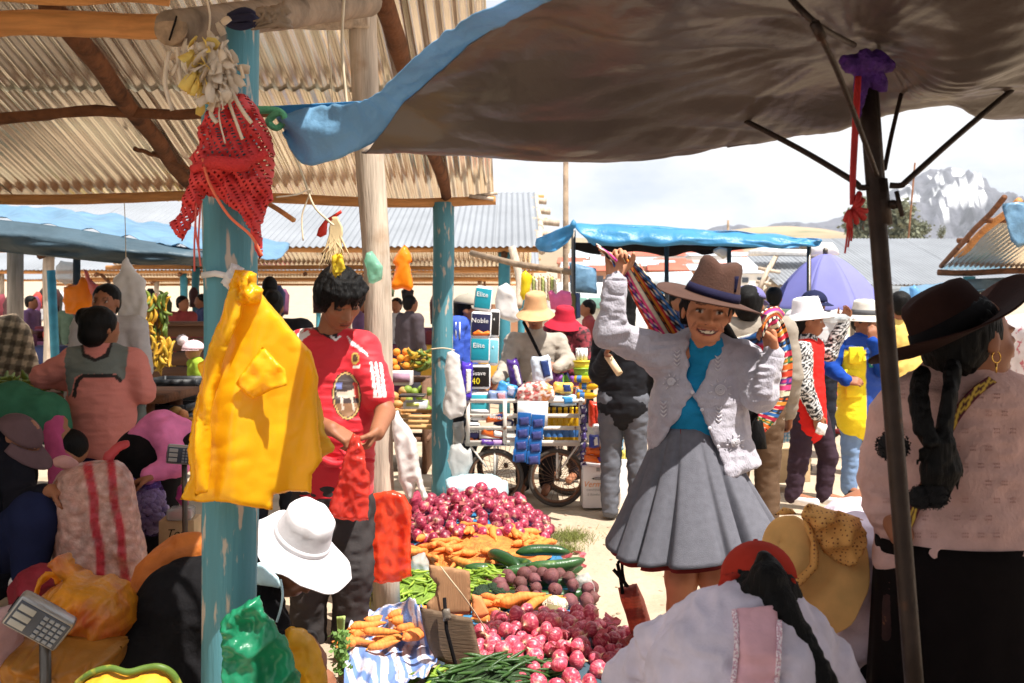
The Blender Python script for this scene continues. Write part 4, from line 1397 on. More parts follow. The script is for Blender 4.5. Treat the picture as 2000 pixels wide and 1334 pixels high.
T.cone(Q(1486,770,-.04),.060,Q(1508,696,-.06),.043,.02)
for z in range(4):
 T.cone(Q(1182-z*2,575+z*20,-.03),.012,Q(1214+z*3,590+z*18,-.05),.010,.02)
 T.cone(Q(1486-z*3,716+z*14,-.10),.010,Q(1512-z*4,726+z*14,-.10),.010,.02)
sd_poly(T,[(1412,640),(1392,690),(1376,740),(1358,772),(1344,742),(1342,690),(1344,640)],3.62,.13,.004,.006,'s')
sd_poly(T,[(1352,770),(1318,822),(1288,870),(1262,920),(1250,990),(1440,990),(1421,936),(1400,876),(1376,815)],3.62,.145,.004,.006,'s')
sd_poly(T,[(1180,938),(1264,916),(1300,930),(1424,936),(1488,908),(1560,900),(1560,1060),(1180,1060)],3.80,.30,.004,.006,'s')
M_card=mat('grey_cardigan_knit',C(170,166,176),0.95,var=0.10,vs=30,bump=0.7,bs=170,bstretch=(1,1,0.6),bdist=0.006,sheen=0.3)
card=sdf_obj('cardigan',T,0.0062,M_card,w_,wr=(0.006,(12,12,20)))
M_emb=mat('cardigan_embroidery',C(214,210,216),0.9,bump=0.5,bs=150)
for(ex,ey,er)in((1407,762,11),(1311,746,8),(1436,866,9)):
 V_=[]
 pts=[]
 for i in range(46):
  a=i*.42
  rr=er*(0.12+.88*i/45)
  x,y=ex+rr*math.cos(a),ey+rr*math.sin(a)
  pts.append(P(x,y,front(card,x,y,5)-.002))
 parts_=[tube(pts,.0026,5)]
 for i in range(7):
  a=i*math.pi/4.2-.4
  x,y=ex+1.5*er*math.cos(a),ey-1.5*er*math.sin(a)
  x2,y2=ex+2.1*er*math.cos(a),ey-2.1*er*math.sin(a)
  parts_.append(tube([P(x,y,front(card,x,y,5)-.001),P(x2,y2,front(card,x2,y2,5))],[.003,.0012],5))
 obj('embroidery',join(*parts_),M_emb,card)
for(ex,ey)in((1322,690),(1402,700),(1296,790),(1404,800)):
 pr=[]
 for i in range(4):
  for q in(-1,1):
   pr.append(tube([P(ex,ey+i*8,front(card,ex,ey+i*8,5)-.001),P(ex+q*6,ey-6+i*8,front(card,ex+q*6,ey-6+i*8,5)-.001)],[.003,.0016],5))
 obj('embroidery',join(*pr),M_emb,card)
for(ex,ey)in((1354,735),(1352,766),(1371,800),(1386,836),(1403,872)):
 obj('button',lathe([(0.007,0),(0.007,.003),(0.004,.004),(0,.003)],10,P(ex,ey,front(card,ex,ey,7)-.002),frame((0,0,1),(0,-1,0))),M_emb,card)
for(cx_,cy_,a,r0)in((1201,552,(0,0),.045),(1508,698,(0,0),.044)):
 dd=-.02 if cx_<1300 else-.06
 axis=(Q(1201,545,-.02)-Q(1195,600,-.01)).normalized()if cx_<1300 else(Q(1508,692,-.06)-Q(1497,735,-.05)).normalized()
 cc=Q(cx_,cy_,dd)
 obj('cuff',lathe([(r0*(1+.03*(i%2)),z)for i,z in enumerate((-.045,-.03,-.012,.008))]+[(r0*.8,.010)],40,cc,frame(axis.orthogonal(),axis),warp=lambda v,r,a,i:v*1 if False else Vector((v.x*(1+.02*math.sin(a*20)),v.y*(1+.02*math.sin(a*20)),v.z))),M_card,card)
cw,chm=Q(1346,842,.05),Q(1360,1068,.02)
_r=random.Random(14)
PLE=[]
_a=0.0
while _a<6.1:
 PLE.append(_a)
 _a+=_r.uniform(.22,.72)
def pleat(a):
 g=min(((a-q+math.pi)%(2*math.pi)-math.pi for q in PLE),key=abs)
 return 1-(1.0+.5*math.sin(a*7.3))*math.exp(-(g/(.045 if g>0 else .09))**2)
def skirt_fn(u,v,k=1.0,drop=0.0):
 a=2*math.pi*u
 ctr=cw.lerp(chm,v)
 rr=.118+(.335*k-.118)*v**1.05
 rr*=1+(.17*v+.02)*(pleat(a+.10*v*math.sin(a*5))-.75)+.035*v*math.sin(a*3+1)+.025*v*noise.noise(Vector((math.cos(a)*3,math.sin(a)*3,v*2)))
 return Vector((ctr.x+rr*math.cos(a),ctr.y+rr*math.sin(a)*.82,ctr.z-.02*v*v*math.sin(a*2)-drop*v+.018*(1-v)))
M_skirt=cloth('grey_suiting',C(100,100,108),0.8,var=0.10,vs=40,bump=0.4,bs=260)
obj('skirt',grid(420,30,skirt_fn),M_skirt,w_,solid=0.003)
obj('petticoat',grid(160,8,lambda u,v:skirt_fn(u,v,.95,.018)),cloth('maroon_petticoat',C(116,40,38)),w_,solid=0.003)
for ax in(1326,1408):
 B=SDF()
 B.cone(Q(ax,1338,.01),.042,Q(ax,1356,-.15),.036,.01)
 sdf_obj('shoe',B,0.009,M_shoe,w_)
H_=SDF()
H_.ell(HCW+Rw@(Vector((0,-.14,.12))*.23),(.096,.10,.10),Rw,.01)
for q in(-1,1):
 H_.chain([HCW+Rw@(Vector((q*.34,.04,.18))*.23),HCW+Rw@(Vector((q*.38,-.06,.02))*.23),HCW+Rw@(Vector((q*.30,-.30,-.22))*.23)],[.012,.014,.02],.01)
H_.chain([Q(1415,640,.04),Q(1436,676,.10),Q(1460,740,.20),Q(1475,800,.22),Q(1478,850,.16)],[.022,.024,.024,.026,.03],.01)
sdf_obj('hair',H_,0.008,M_hair,w_,wr=(0.003,(40,40,40)))
Rh=frame((-.12,-1,-.10),(.28,-.02,1))
ht=hat('hat',Q(1391,580,-.055),Rh,.106,.148,.226,M_felt,w_,droop=.022,curl=.022,curl_dir=0.6,pinch=.026,taper=.80,band=cloth('navy_hat_band',C(36,34,58)),band_h=.036,n=64)
ctr=Q(1433,555,-.14)
obj('ribbon_fan',grid(18,4,lambda u,v:ctr+Vector(((u-.5)*.036*(.4+.6*v),-.004+.004*math.sin(u*40),.058*v-.03))),cloth('navy_fan',C(34,32,56)),ht,solid=0.003)
obj('braid_tassel',lathe([(.006,.07),(.02,.05),(.03,.0),(.036,-.05),(.0,-.052)],14,Q(1480,850,.12)),M_hair,w_)
M_awayo=mat('woven_cloth',vcol=True,rough=0.9,var=0.12,vs=60,bump=0.5,bs=220,bdist=0.004)
wc=thing('woven_cloth','striped multicoloured woven shawl stretched between the raised hands of the smiling woman','shawl',Q(1370,640,.15))
ribbon_cloth('draped_length',[Q(1208,498,-.02),Q(1226,560,.05),Q(1262,630,.13),Q(1300,690,.2)],[Q(1222,494,-.03),Q(1270,545,.03),Q(1326,622,.14),Q(1366,690,.2)],wc,M_awayo,False,26,14,.016)
ribbon_cloth('back_length',[Q(1290,668,.22),Q(1370,730,.24),Q(1470,780,.24)],[Q(1350,630,.22),Q(1420,660,.24),Q(1500,640,.2)],wc,M_awayo,False,16,8,.01)
ribbon_cloth('loose_end',[Q(1164,476,-.06),Q(1184,488,-.07),Q(1206,508,-.06)],[Q(1172,492,-.06),Q(1190,506,-.05),Q(1200,522,-.04)],wc,M_awayo,False,16,8,.01)
ribbon_cloth('hanging_length',[Q(1516,606,-.02),Q(1536,640,.05),Q(1549,700,.10),Q(1543,770,.13),Q(1520,815,.13),Q(1488,850,.13)],[Q(1500,618,-.03),Q(1502,660,.04),Q(1500,710,.10),Q(1488,770,.12),Q(1480,805,.12),Q(1476,832,.12)],wc,M_awayo,True,14,26,.012)
ribbon_cloth('gripped_end',[Q(1486,612,-.13),Q(1500,602,-.12),Q(1520,600,-.08),Q(1532,612,-.04)],[Q(1490,660,-.13),Q(1500,634,-.13),Q(1514,622,-.10),Q(1524,630,-.06)],wc,M_awayo,False,10,8,.006)
# the man in the red football shirt
DM=4.30
def Qm(px,py,o=0.0):
 return P(px,py,DM+o)
mn_=thing('person','man in a red football shirt looking down at a thin red bag in his hands','person',(-0.75,DM,0),'people in the market')
skm=SK2
S=SDF()
Rm=frame((.46,-.70,-.56),(.10,-.30,1))
HCM=Qm(664,584,-.06)
head(S,HCM,Rm,.235,skm,neck=Qm(640,672,.06),closed=True,k=.01)
S.cone(Qm(648,700,.08),.10,Qm(652,850,.06),.13,.03,skm,((0,1,0),.7))
S.cone(Qm(652,850,.06),.13,Qm(650,970,.06),.13,.03,skm,((0,1,0),.7))
S.cone(Qm(585,680,.06),.05,Qm(710,680,.04),.05,.02,skm)
S.chain([Qm(716,690,.03),Qm(752,806,-.06),Qm(736,846,-.25)],[.05,.043,.032],.012,skm)
S.chain([Qm(580,690,.05),Qm(572,810,-.02),Qm(648,838,-.22)],[.05,.043,.032],.012,skm)
hand(S,Qm(738,836,-.25),(-.45,-.25,-.8),(-1,-.2,.3),1.0,.75,-1,skm)
hand(S,Qm(650,838,-.22),(.85,-.25,-.45),(.3,.2,-1),1.0,.75,1,skm)
for hx,kx,ax in((620,612,604),(690,692,690)):
 S.chain([Qm(hx,980,.05),Qm(kx,1110,.02),Qm(ax,1235,.05)],[.08,.06,.04],.02,skm)
sdf_obj('body',S,0.0062,M_skin,mn_,skm)
RED,WHT=C(206,34,48),C(232,226,224)
T=SDF()
f_=((0,1,0),.68)
T.cone(Qm(648,715,.06),.176,Qm(654,830,.03),.176,.03,RED,f_)
T.cone(Qm(654,830,.03),.176,Qm(652,950,.05),.172,.03,RED,f_)
T.cone(Qm(590,676,.06),.066,Qm(704,676,.05),.066,.04,RED)
T.cone(Qm(706,686,.04),.082,Qm(738,772,-.03),.074,.03,RED)
T.cone(Qm(586,686,.05),.082,Qm(566,790,.0),.072,.03,RED)
for a in range(5):
 T.cone(Qm(600+22*a,880+14*(a%3),-.10),.010,Qm(640+22*a,900+10*(a%2),-.10),.008,.02,RED)
for i in range(3):
 paint_poly(T,[(572+i*12,622+i*4),(578+i*12,622+i*4),(550+i*14,654+i*10),(544+i*14,650+i*10)],WHT)
 paint_poly(T,[(560+i*14,612+i*12),(604+i*3,618+i*11),(604+i*3,622+i*11),(556+i*14,618+i*12)],WHT)
 paint_poly(T,[(722+i*9,706+i*1),(727+i*9,706+i*1),(738+i*9,776),(730+i*9,776)],WHT)
paint_poly(T,[(576,660),(602,646),(606,654),(588,668),(580,676)],WHT)
paint_poly(T,[(676,652),(690,668),(712,684),(722,700),(708,688),(686,674)],WHT)
paint_poly(T,[(582,610),(668,615),(658,664),(648,664),(628,655),(604,636),(594,625)],C(22,20,24))
paint_poly(T,[(644,658),(656,668),(668,655),(662,655),(656,662),(648,655)],WHT)
def ellp(cx_,cy_,a,b,n=20,rot=0):
 return[(cx_+a*math.cos(t)*math.cos(rot)-b*math.sin(t)*math.sin(rot),cy_+a*math.cos(t)*math.sin(rot)+b*math.sin(t)*math.cos(rot))for t in[2*math.pi*i/n for i in range(n)]]
paint_poly(T,ellp(677,773,29,48,rot=-.06),C(40,30,24),4.27)
paint_poly(T,ellp(677,773,27,46,rot=-.06),C(214,180,110),4.27)
paint_poly(T,ellp(677,773,24.5,43,rot=-.06),C(70,56,54),4.27)
paint_poly(T,[(655,790),(700,786),(698,800),(684,815),(668,812)],C(150,112,80),4.27)
paint_poly(T,[(656,764),(672,766),(690,760),(698,764),(696,774),(676,778),(658,774)],C(214,196,176),4.27)
paint_poly(T,[(664,776),(669,776),(672,800),(668,800)],C(220,204,186),4.27)
paint_poly(T,[(684,776),(688,776),(694,804),(690,804)],C(220,204,186),4.27)
paint_poly(T,[(690,748),(698,748),(702,776),(694,778)],C(190,60,50),4.27)
paint_poly(T,[(656,748),(667,746),(668,760),(657,761)],C(120,130,190),4.27)
paint_poly(T,ellp(694,700,8,12),C(200,164,80),4.3)
paint_poly(T,ellp(694,700,5,8),C(90,60,40),4.3)
paint_poly(T,[(690,714),(703,713),(703,719),(690,720)],C(236,232,224),4.3)
M_redshirt=mat('red_football_jersey',vcol=True,rough=0.6,var=0.06,vs=10,bump=0.2,bs=200,sheen=0.1)
sdf_obj('football_shirt',T,0.0055,M_redshirt,mn_,RED,wr=(0.005,(8,8,20)))
B=SDF()
B.cone(Qm(652,955,.06),.165,Qm(652,1000,.06),.165,.03,None,((0,1,0),.72))
B.chain([Qm(614,990,.05),Qm(606,1110,.0),Qm(600,1240,.04)],[.105,.085,.075],.02)
B.chain([Qm(688,990,.05),Qm(690,1110,.0),Qm(684,1240,.04)],[.10,.085,.075],.02)
sdf_obj('trousers',B,0.011,cloth('charcoal_trousers',C(62,58,58)),mn_,wr=(0.012,(8,8,14)))
H_=SDF()
def Lm(x,y,z):
 return HCM+Rm@(Vector((x,y,z))*.235)
H_.ell(Lm(0,-.12,.15),(.094,.108,.098),Rm,.01)
H_.ell(Lm(0,-.28,-.06),(.088,.075,.095),Rm,.015)
for q in(-1,1):
 H_.ell(Lm(q*.30,-.08,.06),(.03,.075,.075),Rm,.015)
for i in range(26):
 a=-1.35+2.7*i/25+random.uniform(-.05,.05)
 zz=.16-.05*math.cos(a)+random.uniform(-.10,.06)
 rr_=random.uniform(.96,1.05)
 H_.chain([Lm(.26*math.sin(a),.02+.22*math.cos(a),.47),Lm(.37*rr_*math.sin(a),.05+.38*rr_*math.cos(a),.33),Lm(.40*math.sin(a+.12),.05+.41*math.cos(a),zz)],[.016,.013,.002],.005)
for q in(-1,1):
 H_.chain([Lm(q*.40,-.06,.20),Lm(q*.41,.06,.0),Lm(q*.39,.09,-.10)],[.02,.012,.005],.01)
sdf_obj('hair',H_,0.006,M_hair,mn_,wr=(0.004,(70,70,14)),smoothit=0)
for ax in(602,686):
 B=SDF()
 B.cone(Qm(ax,1240,.05),.045,Qm(ax,1258,-.14),.04,.01)
 sdf_obj('shoe',B,0.012,M_shoe,mn_)
M_redbag=mat('thin_red_plastic',C(236,74,58),0.22,var=0.1,vs=10,bump=0.25,bs=34,tl=0.4,alpha=0.72,bdist=0.01,spec=0.8)
M_orbag=mat('thin_orange_plastic',C(250,84,46),0.22,var=0.1,vs=10,bump=0.25,bs=34,tl=0.4,alpha=0.82,bdist=0.01,spec=0.8)
o=obj('plastic_bag',pillow([(690,845),(702,850),(712,880),(722,940),(720,1014),(690,1018),(660,1012),(638,1004),(650,965),(668,915),(680,870)],DM-.34,0.025,4,soft=8,fold=crinkle(.06,1.0,3,.22),jag=3),M_redbag)
tag(o,'thin red plastic bag pinched open in the hands of the man','bag','plastic bags')

# right-hand woman seen from behind, in the shade of the umbrella
DR=2.50
def Qr(px,py,o=0.0):
 return P(px,py,DR+o)
rl=thing('person','woman in a dusty pink knit jumper and wide dark hat, seen from behind','person',(1.12,DR,0),'people in the market')
skr=C(150,96,68)
Rr=frame((.96,.22,-.06),(-.10,.05,1))
HCR=Qr(1898,664,.0)
S=SDF()
head(S,HCR,Rr,.232,skr,neck=Qr(1872,770,.0),closed=False,k=.012)
S.cone(Qr(1872,800,.02),.13,Qr(1872,1050,.02),.16,.03,skr,((0,1,0),.7))
S.cone(Qr(1872,1050,.02),.16,Qr(1880,1250,.02),.17,.03,skr,((0,1,0),.75))
S.cone(Qr(1760,810,.02),.05,Qr(2000,800,.02),.05,.02,skr)
S.chain([Qr(1752,820,.02),Qr(1728,960,.04),Qr(1760,1045,-.08)],[.05,.042,.03],.01,skr)
S.chain([Qr(2006,810,.02),Qr(2040,980,.0),Qr(1990,1080,.14)],[.05,.042,.03],.01,skr)
hand(S,Qr(1760,1040,.06),(.3,.3,-1),(1,.3,0),1.0,.5,1,skr)
hand(S,Qr(1990,1080,.14),(-.5,.4,-.6),(0,0,1),1.0,.5,-1,skr)
for x in(1810,1930):
 S.chain([Qr(x,1240,.02),Qr(x,1480,.02),Vector((Qr(x,1240).x,DR,.05))],[.09,.06,.04],.02,skr)
sdf_obj('body',S,0.008,M_skin,rl,skr)
T=SDF()
f_=((0,1,0),.72)
T.cone(Qr(1874,830,.02),.182,Qr(1868,960,.02),.190,.04,None,f_)
T.cone(Qr(1868,960,.02),.190,Qr(1878,1062,.02),.215,.04,None,f_)
T.cone(Qr(1768,806,.02),.070,Qr(1990,790,.02),.070,.05)
T.cone(Qr(1868,790,.02),.10,Qr(1874,738,.0),.062,.03)
T.chain([Qr(1760,820,.03),Qr(1734,930,.03),Qr(1738,985,.0)],[.078,.066,.060],.03)
T.chain([Qr(1738,985,.0),Qr(1768,1052,.05)],[.060,.05],.02)
T.chain([Qr(2006,812,.02),Qr(2040,980,.0),Qr(1995,1080,.10)],[.085,.07,.055],.03)
M_pink=mat('dusty_pink_knit',C(206,166,158),0.95,var=0.10,vs=22,bump=0.7,bs=120,bstretch=(1,1,0.7),bdist=0.006)
jp=sdf_obj('jumper',T,0.0075,M_pink,rl,wr=(0.009,(7,7,13)))
obj('ribbed_hem',lathe([(.206+.002*(i%2),z)for i,z in enumerate((-.045,-.03,-.015,0,.015))],120,Qr(1880,1068,.02),None,1.0,.74,lambda v,r,a,i:Vector((v.x*(1+.006*math.sin(a*60)),v.y*(1+.006*math.sin(a*60)),v.z-.012*math.cos(a-.3))),False),M_pink,jp,solid=0.004)
lac=[]
for i in range(10):
 for j in range(9):
  x,y=1730+31*i+15*(j%2),770+34*j
  if(i*7+j*5)%4==0 or x>1990 or(1720<x<1860 and y<990 and x>1770):
   continue
  dd=front(jp,x,y,8)
  for k in range(6):
   lac.append(lathe([(.0022,0),(.0016,.001),(0,.0012)],6,P(x+(k%3)*4.5-4,y+(k//3)*7,dd-.001),frame((0,0,1),(0,-1,0))))
obj('openwork_motif',join(*lac),mat('openwork_shadow',C(192,150,143),0.95,bump=0),jp)['kind']='stuff'
def rskirt(u,v):
 a=2*math.pi*u
 rr=.208+.03*v+.006*math.sin(a*14)*v
 return Vector((Qr(1884,1066).x+rr*math.cos(a),DR+.02+rr*.78*math.sin(a),Qr(1884,1066).z-0.62*v+.02))
obj('skirt',grid(96,10,rskirt),cloth('black_brown_skirt',C(22,17,17)),rl,solid=0.004)
H_=SDF()
H_.ell(HCR+Rr@(Vector((0,-.16,.10))*.232),(.096,.105,.10),Rr,.01)
H_.ell(HCR+Rr@(Vector((0,-.25,-.16))*.232),(.080,.06,.07),Rr,.02)
H_.chain([Qr(1862,716,-.11),Qr(1853,770,-.15),Qr(1846,820,-.16),Qr(1838,870,-.165)],[.018,.016,.015,.017],.006)
H_.chain([Qr(1800,730,-.09),Qr(1788,780,-.14),Qr(1800,840,-.17),Qr(1822,868,-.17)],[.020,.017,.016,.017],.006)
H_.chain([Qr(1834,866,-.165),Qr(1826,920,-.165),Qr(1818,966,-.165)],[.028,.030,.022],.01)
H_.chain([Qr(1846,866,-.165),Qr(1852,920,-.165),Qr(1838,960,-.165)],[.022,.026,.02],.01)
for i in range(26):
 H_.ell(Qr(1861-i*.9,722+i*6,-.125-.0018*i)+Vector((.006*(-1)**i,-.006,0)),(.013,.012,.012),None,.004)
 H_.ell(Qr(1797-9*math.sin(i*.12)+i*.9,736+i*5.2,-.11-.003*i)+Vector((.006*(-1)**i,-.006,0)),(.013,.012,.012),None,.004)
 a=random.uniform(-1,1)
 H_.chain([Qr(1836,862,-.165),Qr(1836+a*36,880+random.uniform(0,20),-.17),Qr(1836+a*44+random.uniform(-8,8),918+random.uniform(-10,40),-.165)],[.006,.004,.002],.004)
sdf_obj('hair',H_,0.0048,M_hair,rl,wr=(0.003,(60,60,20)))
def pompom(c,r,nm='pompom'):
 V,Fc=[],[]
 rs=np.random.default_rng(3)
 for i in range(900):
  v=Vector(rs.normal(size=3)).normalized()
  p=c+v*r*rs.uniform(.55,1.0)
  t=v.orthogonal().normalized()*r*.10
  k=len(V)
  V+=[p-t,p+t,p+v*r*.12]
  Fc.append((k,k+1,k+2))
 b=lathe([(r*.9*math.sin(i*math.pi/8),-r*.9*math.cos(i*math.pi/8))for i in range(9)],12,c,None,1,1,None,False)
 return join((V,Fc),b)
M_pom=mat('black_wool',C(24,22,24),0.95)
for x,y,r in((1824,966,.036),(1798,972,.03),(1744,872,.038)):
 obj('pompom',pompom(Qr(x,y,-.17),r),M_pom,rl)
Rhr=frame((.78,.10,.42),(-.50,.12,.86))
ht=hat('hat',Qr(1868,652,-.01),Rhr,.100,.128,.205,cloth('dark_brown_felt',C(46,29,26),0.95),rl,droop=-.004,curl=.050,curl_dir=0.2,pinch=.012,taper=.84,band=M_black,band_h=.05,n=64)
strap_pts=[(1938,740),(1905,765),(1870,806),(1846,852),(1836,880),(1800,960),(1764,1044)]
sp_a=[P(x-8,y-5,front(jp,x,y,9)-.012)for x,y in strap_pts]
sp_b=[P(x+9,y+7,front(jp,x,y,9)-.012)for x,y in strap_pts]
sa_,sb_=curve(sp_a,10),curve(sp_b,10)
V_,cl_=[],[]
for j in range(7):
 for i in range(len(sa_)):
  V_.append(sa_[i].lerp(sb_[i],j/6))
  e_=abs(j-3)
  zig=(i%8)/8
  cl_.append(C(96,26,40)if e_==3 else(C(206,170,70)if abs(e_/2.0-abs(zig-.5)*2)<.35 else C(70,22,34)))
LL=len(sa_)
obj('woven_strap',(V_,[(j*LL+i,j*LL+i+1,(j+1)*LL+i+1,(j+1)*LL+i)for j in range(6)for i in range(LL-1)]),mat('woven_strap_cloth',vcol=True,rough=.9,var=.1,bump=.3,bs=200),rl,cols=cl_,solid=.003)
o=obj('woven_bag',pillow([(1750,1060),(1762,1040),(1752,1100),(1748,1160),(1744,1250),(1722,1256),(1722,1200),(1730,1120)],DR-.02,.05,7,fold=nfold(.04,.02,.01,2)),mat('dark_woven_bag',C(54,30,28),.9,col2=C(120,80,50),c2pos=(.62,.66),c2s=30,var=.3,vs=30))
tag(o,'dark patterned shoulder bag at the hip of the woman in pink','bag')
er=obj('earring',tube([HCR+Rr@Vector((.088*1*(1 if True else 1),.0+.012*math.cos(t),-.045+.014*math.sin(t)))for t in[2*math.pi*i/12 for i in range(13)]],.0016,5),mat('gold',C(230,180,90),.25,metal=1.0,bump=0),rl)
obj('earring_drop',tube([HCR+Rr@Vector((.088,.0,-.06)),HCR+Rr@Vector((.088,.0,-.084))],[.003,.0015],6),_mats['gold'],er)
# crouching woman with red cap and pink apron
D1_=2.25
def Q1(px,py,o=0.0):
 return P(px,py,D1_+o)
c1=thing('person','crouching woman in red cap, lilac top and pink apron with a long black braid','person',(0.52,D1_,0),'people in the market')
sk1=C(160,104,74)
Rc1=frame((.05,.86,-.50),(0,.45,.9))
HC1=Q1(1482,1142,.02)
S=SDF()
head(S,HC1,Rc1,.155,sk1,neck=Q1(1482,1206,-.02),eyes=False)
S.cone(Q1(1460,1260,.0),.10,Q1(1440,1400,-.08),.13,.04,sk1,((0,1,0),.75))
S.cone(Q1(1440,1400,-.08),.13,Q1(1440,1560,-.05),.15,.04,sk1)
S.chain([Q1(1370,1215,.02),Q1(1240,1310,.15),Q1(1180,1420,.4)],[.05,.045,.03],.02,sk1)
S.chain([Q1(1560,1225,.02),Q1(1640,1330,.15),Q1(1610,1420,.4)],[.05,.045,.03],.02,sk1)
hand(S,Q1(1180,1420,.4),(0,1,-.3),(1,0,0),1,.5,1,sk1)
hand(S,Q1(1610,1420,.4),(0,1,-.3),(-1,0,0),1,.5,-1,sk1)
for x in(1380,1520):
 S.chain([Q1(x,1540,-.05),Q1(x,1500,.28),Vector((Q1(x,1500).x,D1_+.1,.05))],[.1,.07,.045],.03,sk1)
sdf_obj('body',S,0.009,M_skin,c1,sk1)
T=SDF()
T.cone(Q1(1462,1252,-.02),.150,Q1(1450,1330,-.08),.190,.05,None,((0,1,.4),.75))
T.cone(Q1(1450,1330,-.08),.190,Q1(1440,1480,-.10),.215,.05,None,((0,1,.3),.8))
T.cone(Q1(1376,1238,.0),.060,Q1(1548,1240,.0),.060,.06)
T.chain([Q1(1376,1240,.02),Q1(1300,1270,.06),Q1(1240,1330,.14),Q1(1186,1430,.38)],[.074,.068,.064,.048],.03)
T.chain([Q1(1548,1245,.02),Q1(1608,1300,.08),Q1(1640,1360,.16),Q1(1612,1430,.38)],[.070,.064,.06,.048],.03)
M_lilac=cloth('lilac_cotton',C(208,200,216),.85,bump=.35,bs=150)
sh1=sdf_obj('shirt',T,0.0075,M_lilac,c1,wr=(0.010,(11,11,16)))
def strip_on(o_,pts,wdt,lift,m,parent,nm,n=8,sol=.003,nv=4):
 ce=curve([Vector((x,y,0))for x,y in pts],n)
 A_,B_=[],[]
 for i,p in enumerate(ce):
  t_=(ce[min(i+1,len(ce)-1)]-ce[max(i-1,0)]).normalized()
  nx_=Vector((-t_.y,t_.x,0))*wdt
  A_.append(p+nx_)
  B_.append(p-nx_)
 def g_(u,v):
  i=int(round(u*(len(ce)-1)))
  q=A_[i].lerp(B_[i],v)
  return P(q.x,q.y,front(o_,q.x,q.y,9)-lift)
 return obj(nm,grid(len(ce)-1,nv,g_),m,parent,solid=sol)
M_pinkap=cloth('pink_apron',C(226,176,186),.8)
apn=strip_on(sh1,[(1474,1186),(1478,1230),(1480,1280),(1474,1330),(1472,1380)],42,.006,M_pinkap,c1,'apron',nv=12)
M_trim=mat('checked_trim',C(206,160,178),.85,col2=C(240,226,232),c2pos=(.49,.51),c2s=240,bump=0.2)
strip_on(sh1,[(1434,1190),(1438,1230),(1438,1280),(1432,1330),(1428,1380)],5,.010,M_trim,apn,'checked_trim')
strip_on(sh1,[(1522,1212),(1522,1260),(1520,1300),(1516,1340),(1514,1380)],5,.010,M_trim,apn,'checked_trim')
M_redcap=cloth('red_cap_cotton',C(164,50,38),.85)
cp=cap('cap',HC1+Rc1@Vector((0,-.005,.012)),frame((.0,.92,-.30),(0,.30,.95)),.088,M_redcap,c1,.06,hgt=.95)
obj('neck_flap',pillow([(1408,1120),(1440,1118),(1470,1140),(1440,1180),(1400,1200),(1384,1198),(1400,1160)],D1_-.05,.02,7,fold=nfold(.05,.03,.02,1)),M_redcap,cp)
obj('neck_flap',pillow([(1520,1130),(1548,1126),(1560,1160),(1572,1190),(1560,1196),(1536,1160)],D1_-.05,.02,7,fold=nfold(.05,.03,.02,4)),M_redcap,cp)
H_=SDF()
H_.ell(HC1+Rc1@Vector((0,-.030,-.02)),(.072,.07,.08),Rc1,.02)
H_.ell(Q1(1484,1170,-.05),(.092,.055,.058),None,.03)
H_.chain([Q1(1494,1090,-.085),Q1(1500,1130,-.105),Q1(1508,1190,-.115)],[.016,.036,.044],.02)
H_.chain([Q1(1470,1170,-.09),Q1(1440,1188,-.08)],[.035,.02],.02)
bp_=[Q1(1520,1180,-.13),Q1(1548,1230,-.15),Q1(1576,1276,-.17),Q1(1600,1320,-.19),Q1(1624,1370,-.2)]
H_.chain(bp_,[.038,.030,.026,.022,.018],.01)
for i,p in enumerate(curve(bp_,4)):
 H_.ell(p+Vector((.012*(-1)**i,-.012,0)),(.026-.0006*i,.02,.020),None,.006)
sdf_obj('hair',H_,0.0055,M_hair,c1,wr=(0.003,(60,60,14)))
# crouching woman with the straw-coloured sun hat
D2_=2.72
def Q2(px,py,o=0.0):
 return P(px,py,D2_+o)
c2=thing('person','bending woman in a tan sun hat with a dotted scarf and pale lilac knit top','person',(0.93,D2_,0),'people in the market')
Rc2=frame((-.55,.1,-.82),(-.62,-.35,.55))
HC2=Q2(1580,1100,.02)
S=SDF()
head(S,HC2,Rc2,.22,sk1,neck=Q2(1640,1090,.05),eyes=False)
S.cone(Q2(1660,1090,.10),.14,Q2(1720,1060,.34),.17,.05,sk1,((0,.3,1),.8))
S.cone(Q2(1720,1060,.34),.17,Q2(1730,1150,.45),.18,.05,sk1)
S.chain([Q2(1690,1130,.05),Q2(1720,1230,-.05),Q2(1620,1290,-.02)],[.05,.045,.03],.02,sk1)
S.chain([Q2(1600,1120,.2),Q2(1560,1240,.15),Q2(1530,1300,.10)],[.05,.045,.03],.02,sk1)
hand(S,Q2(1620,1290,-.02),(-.8,0,-.5),(0,0,-1),1,.5,1,sk1)
hand(S,Q2(1530,1300,.10),(-.6,-.3,-.6),(0,0,-1),1,.5,-1,sk1)
for x in(1700,1740):
 S.chain([Q2(x,1150,.45),Q2(x-20,1290,.3),Vector((Q2(x,1150).x,D2_+.45,.05))],[.1,.07,.045],.03,sk1)
sdf_obj('body',S,0.010,M_skin,c2,sk1)
T=SDF()
T.cone(Q2(1664,1105,.08),.150,Q2(1712,1085,.34),.185,.05,None,((0,.3,1),.95))
T.cone(Q2(1712,1085,.34),.185,Q2(1730,1150,.45),.185,.05)
T.cone(Q2(1650,1150,.06),.10,Q2(1690,1190,.06),.08,.05)
T.chain([Q2(1680,1130,.0),Q2(1725,1225,-.06),Q2(1624,1288,-.02)],[.085,.062,.044],.03)
T.chain([Q2(1610,1130,.16),Q2(1568,1240,.12),Q2(1534,1296,.10)],[.075,.058,.042],.03)
M_lil2=cloth('pale_lilac_knit',C(220,206,220),.9,bump=.6,bs=130)
sdf_obj('knit_top',T,0.009,M_lil2,c2,wr=(0.010,(8,8,14)))
B=SDF()
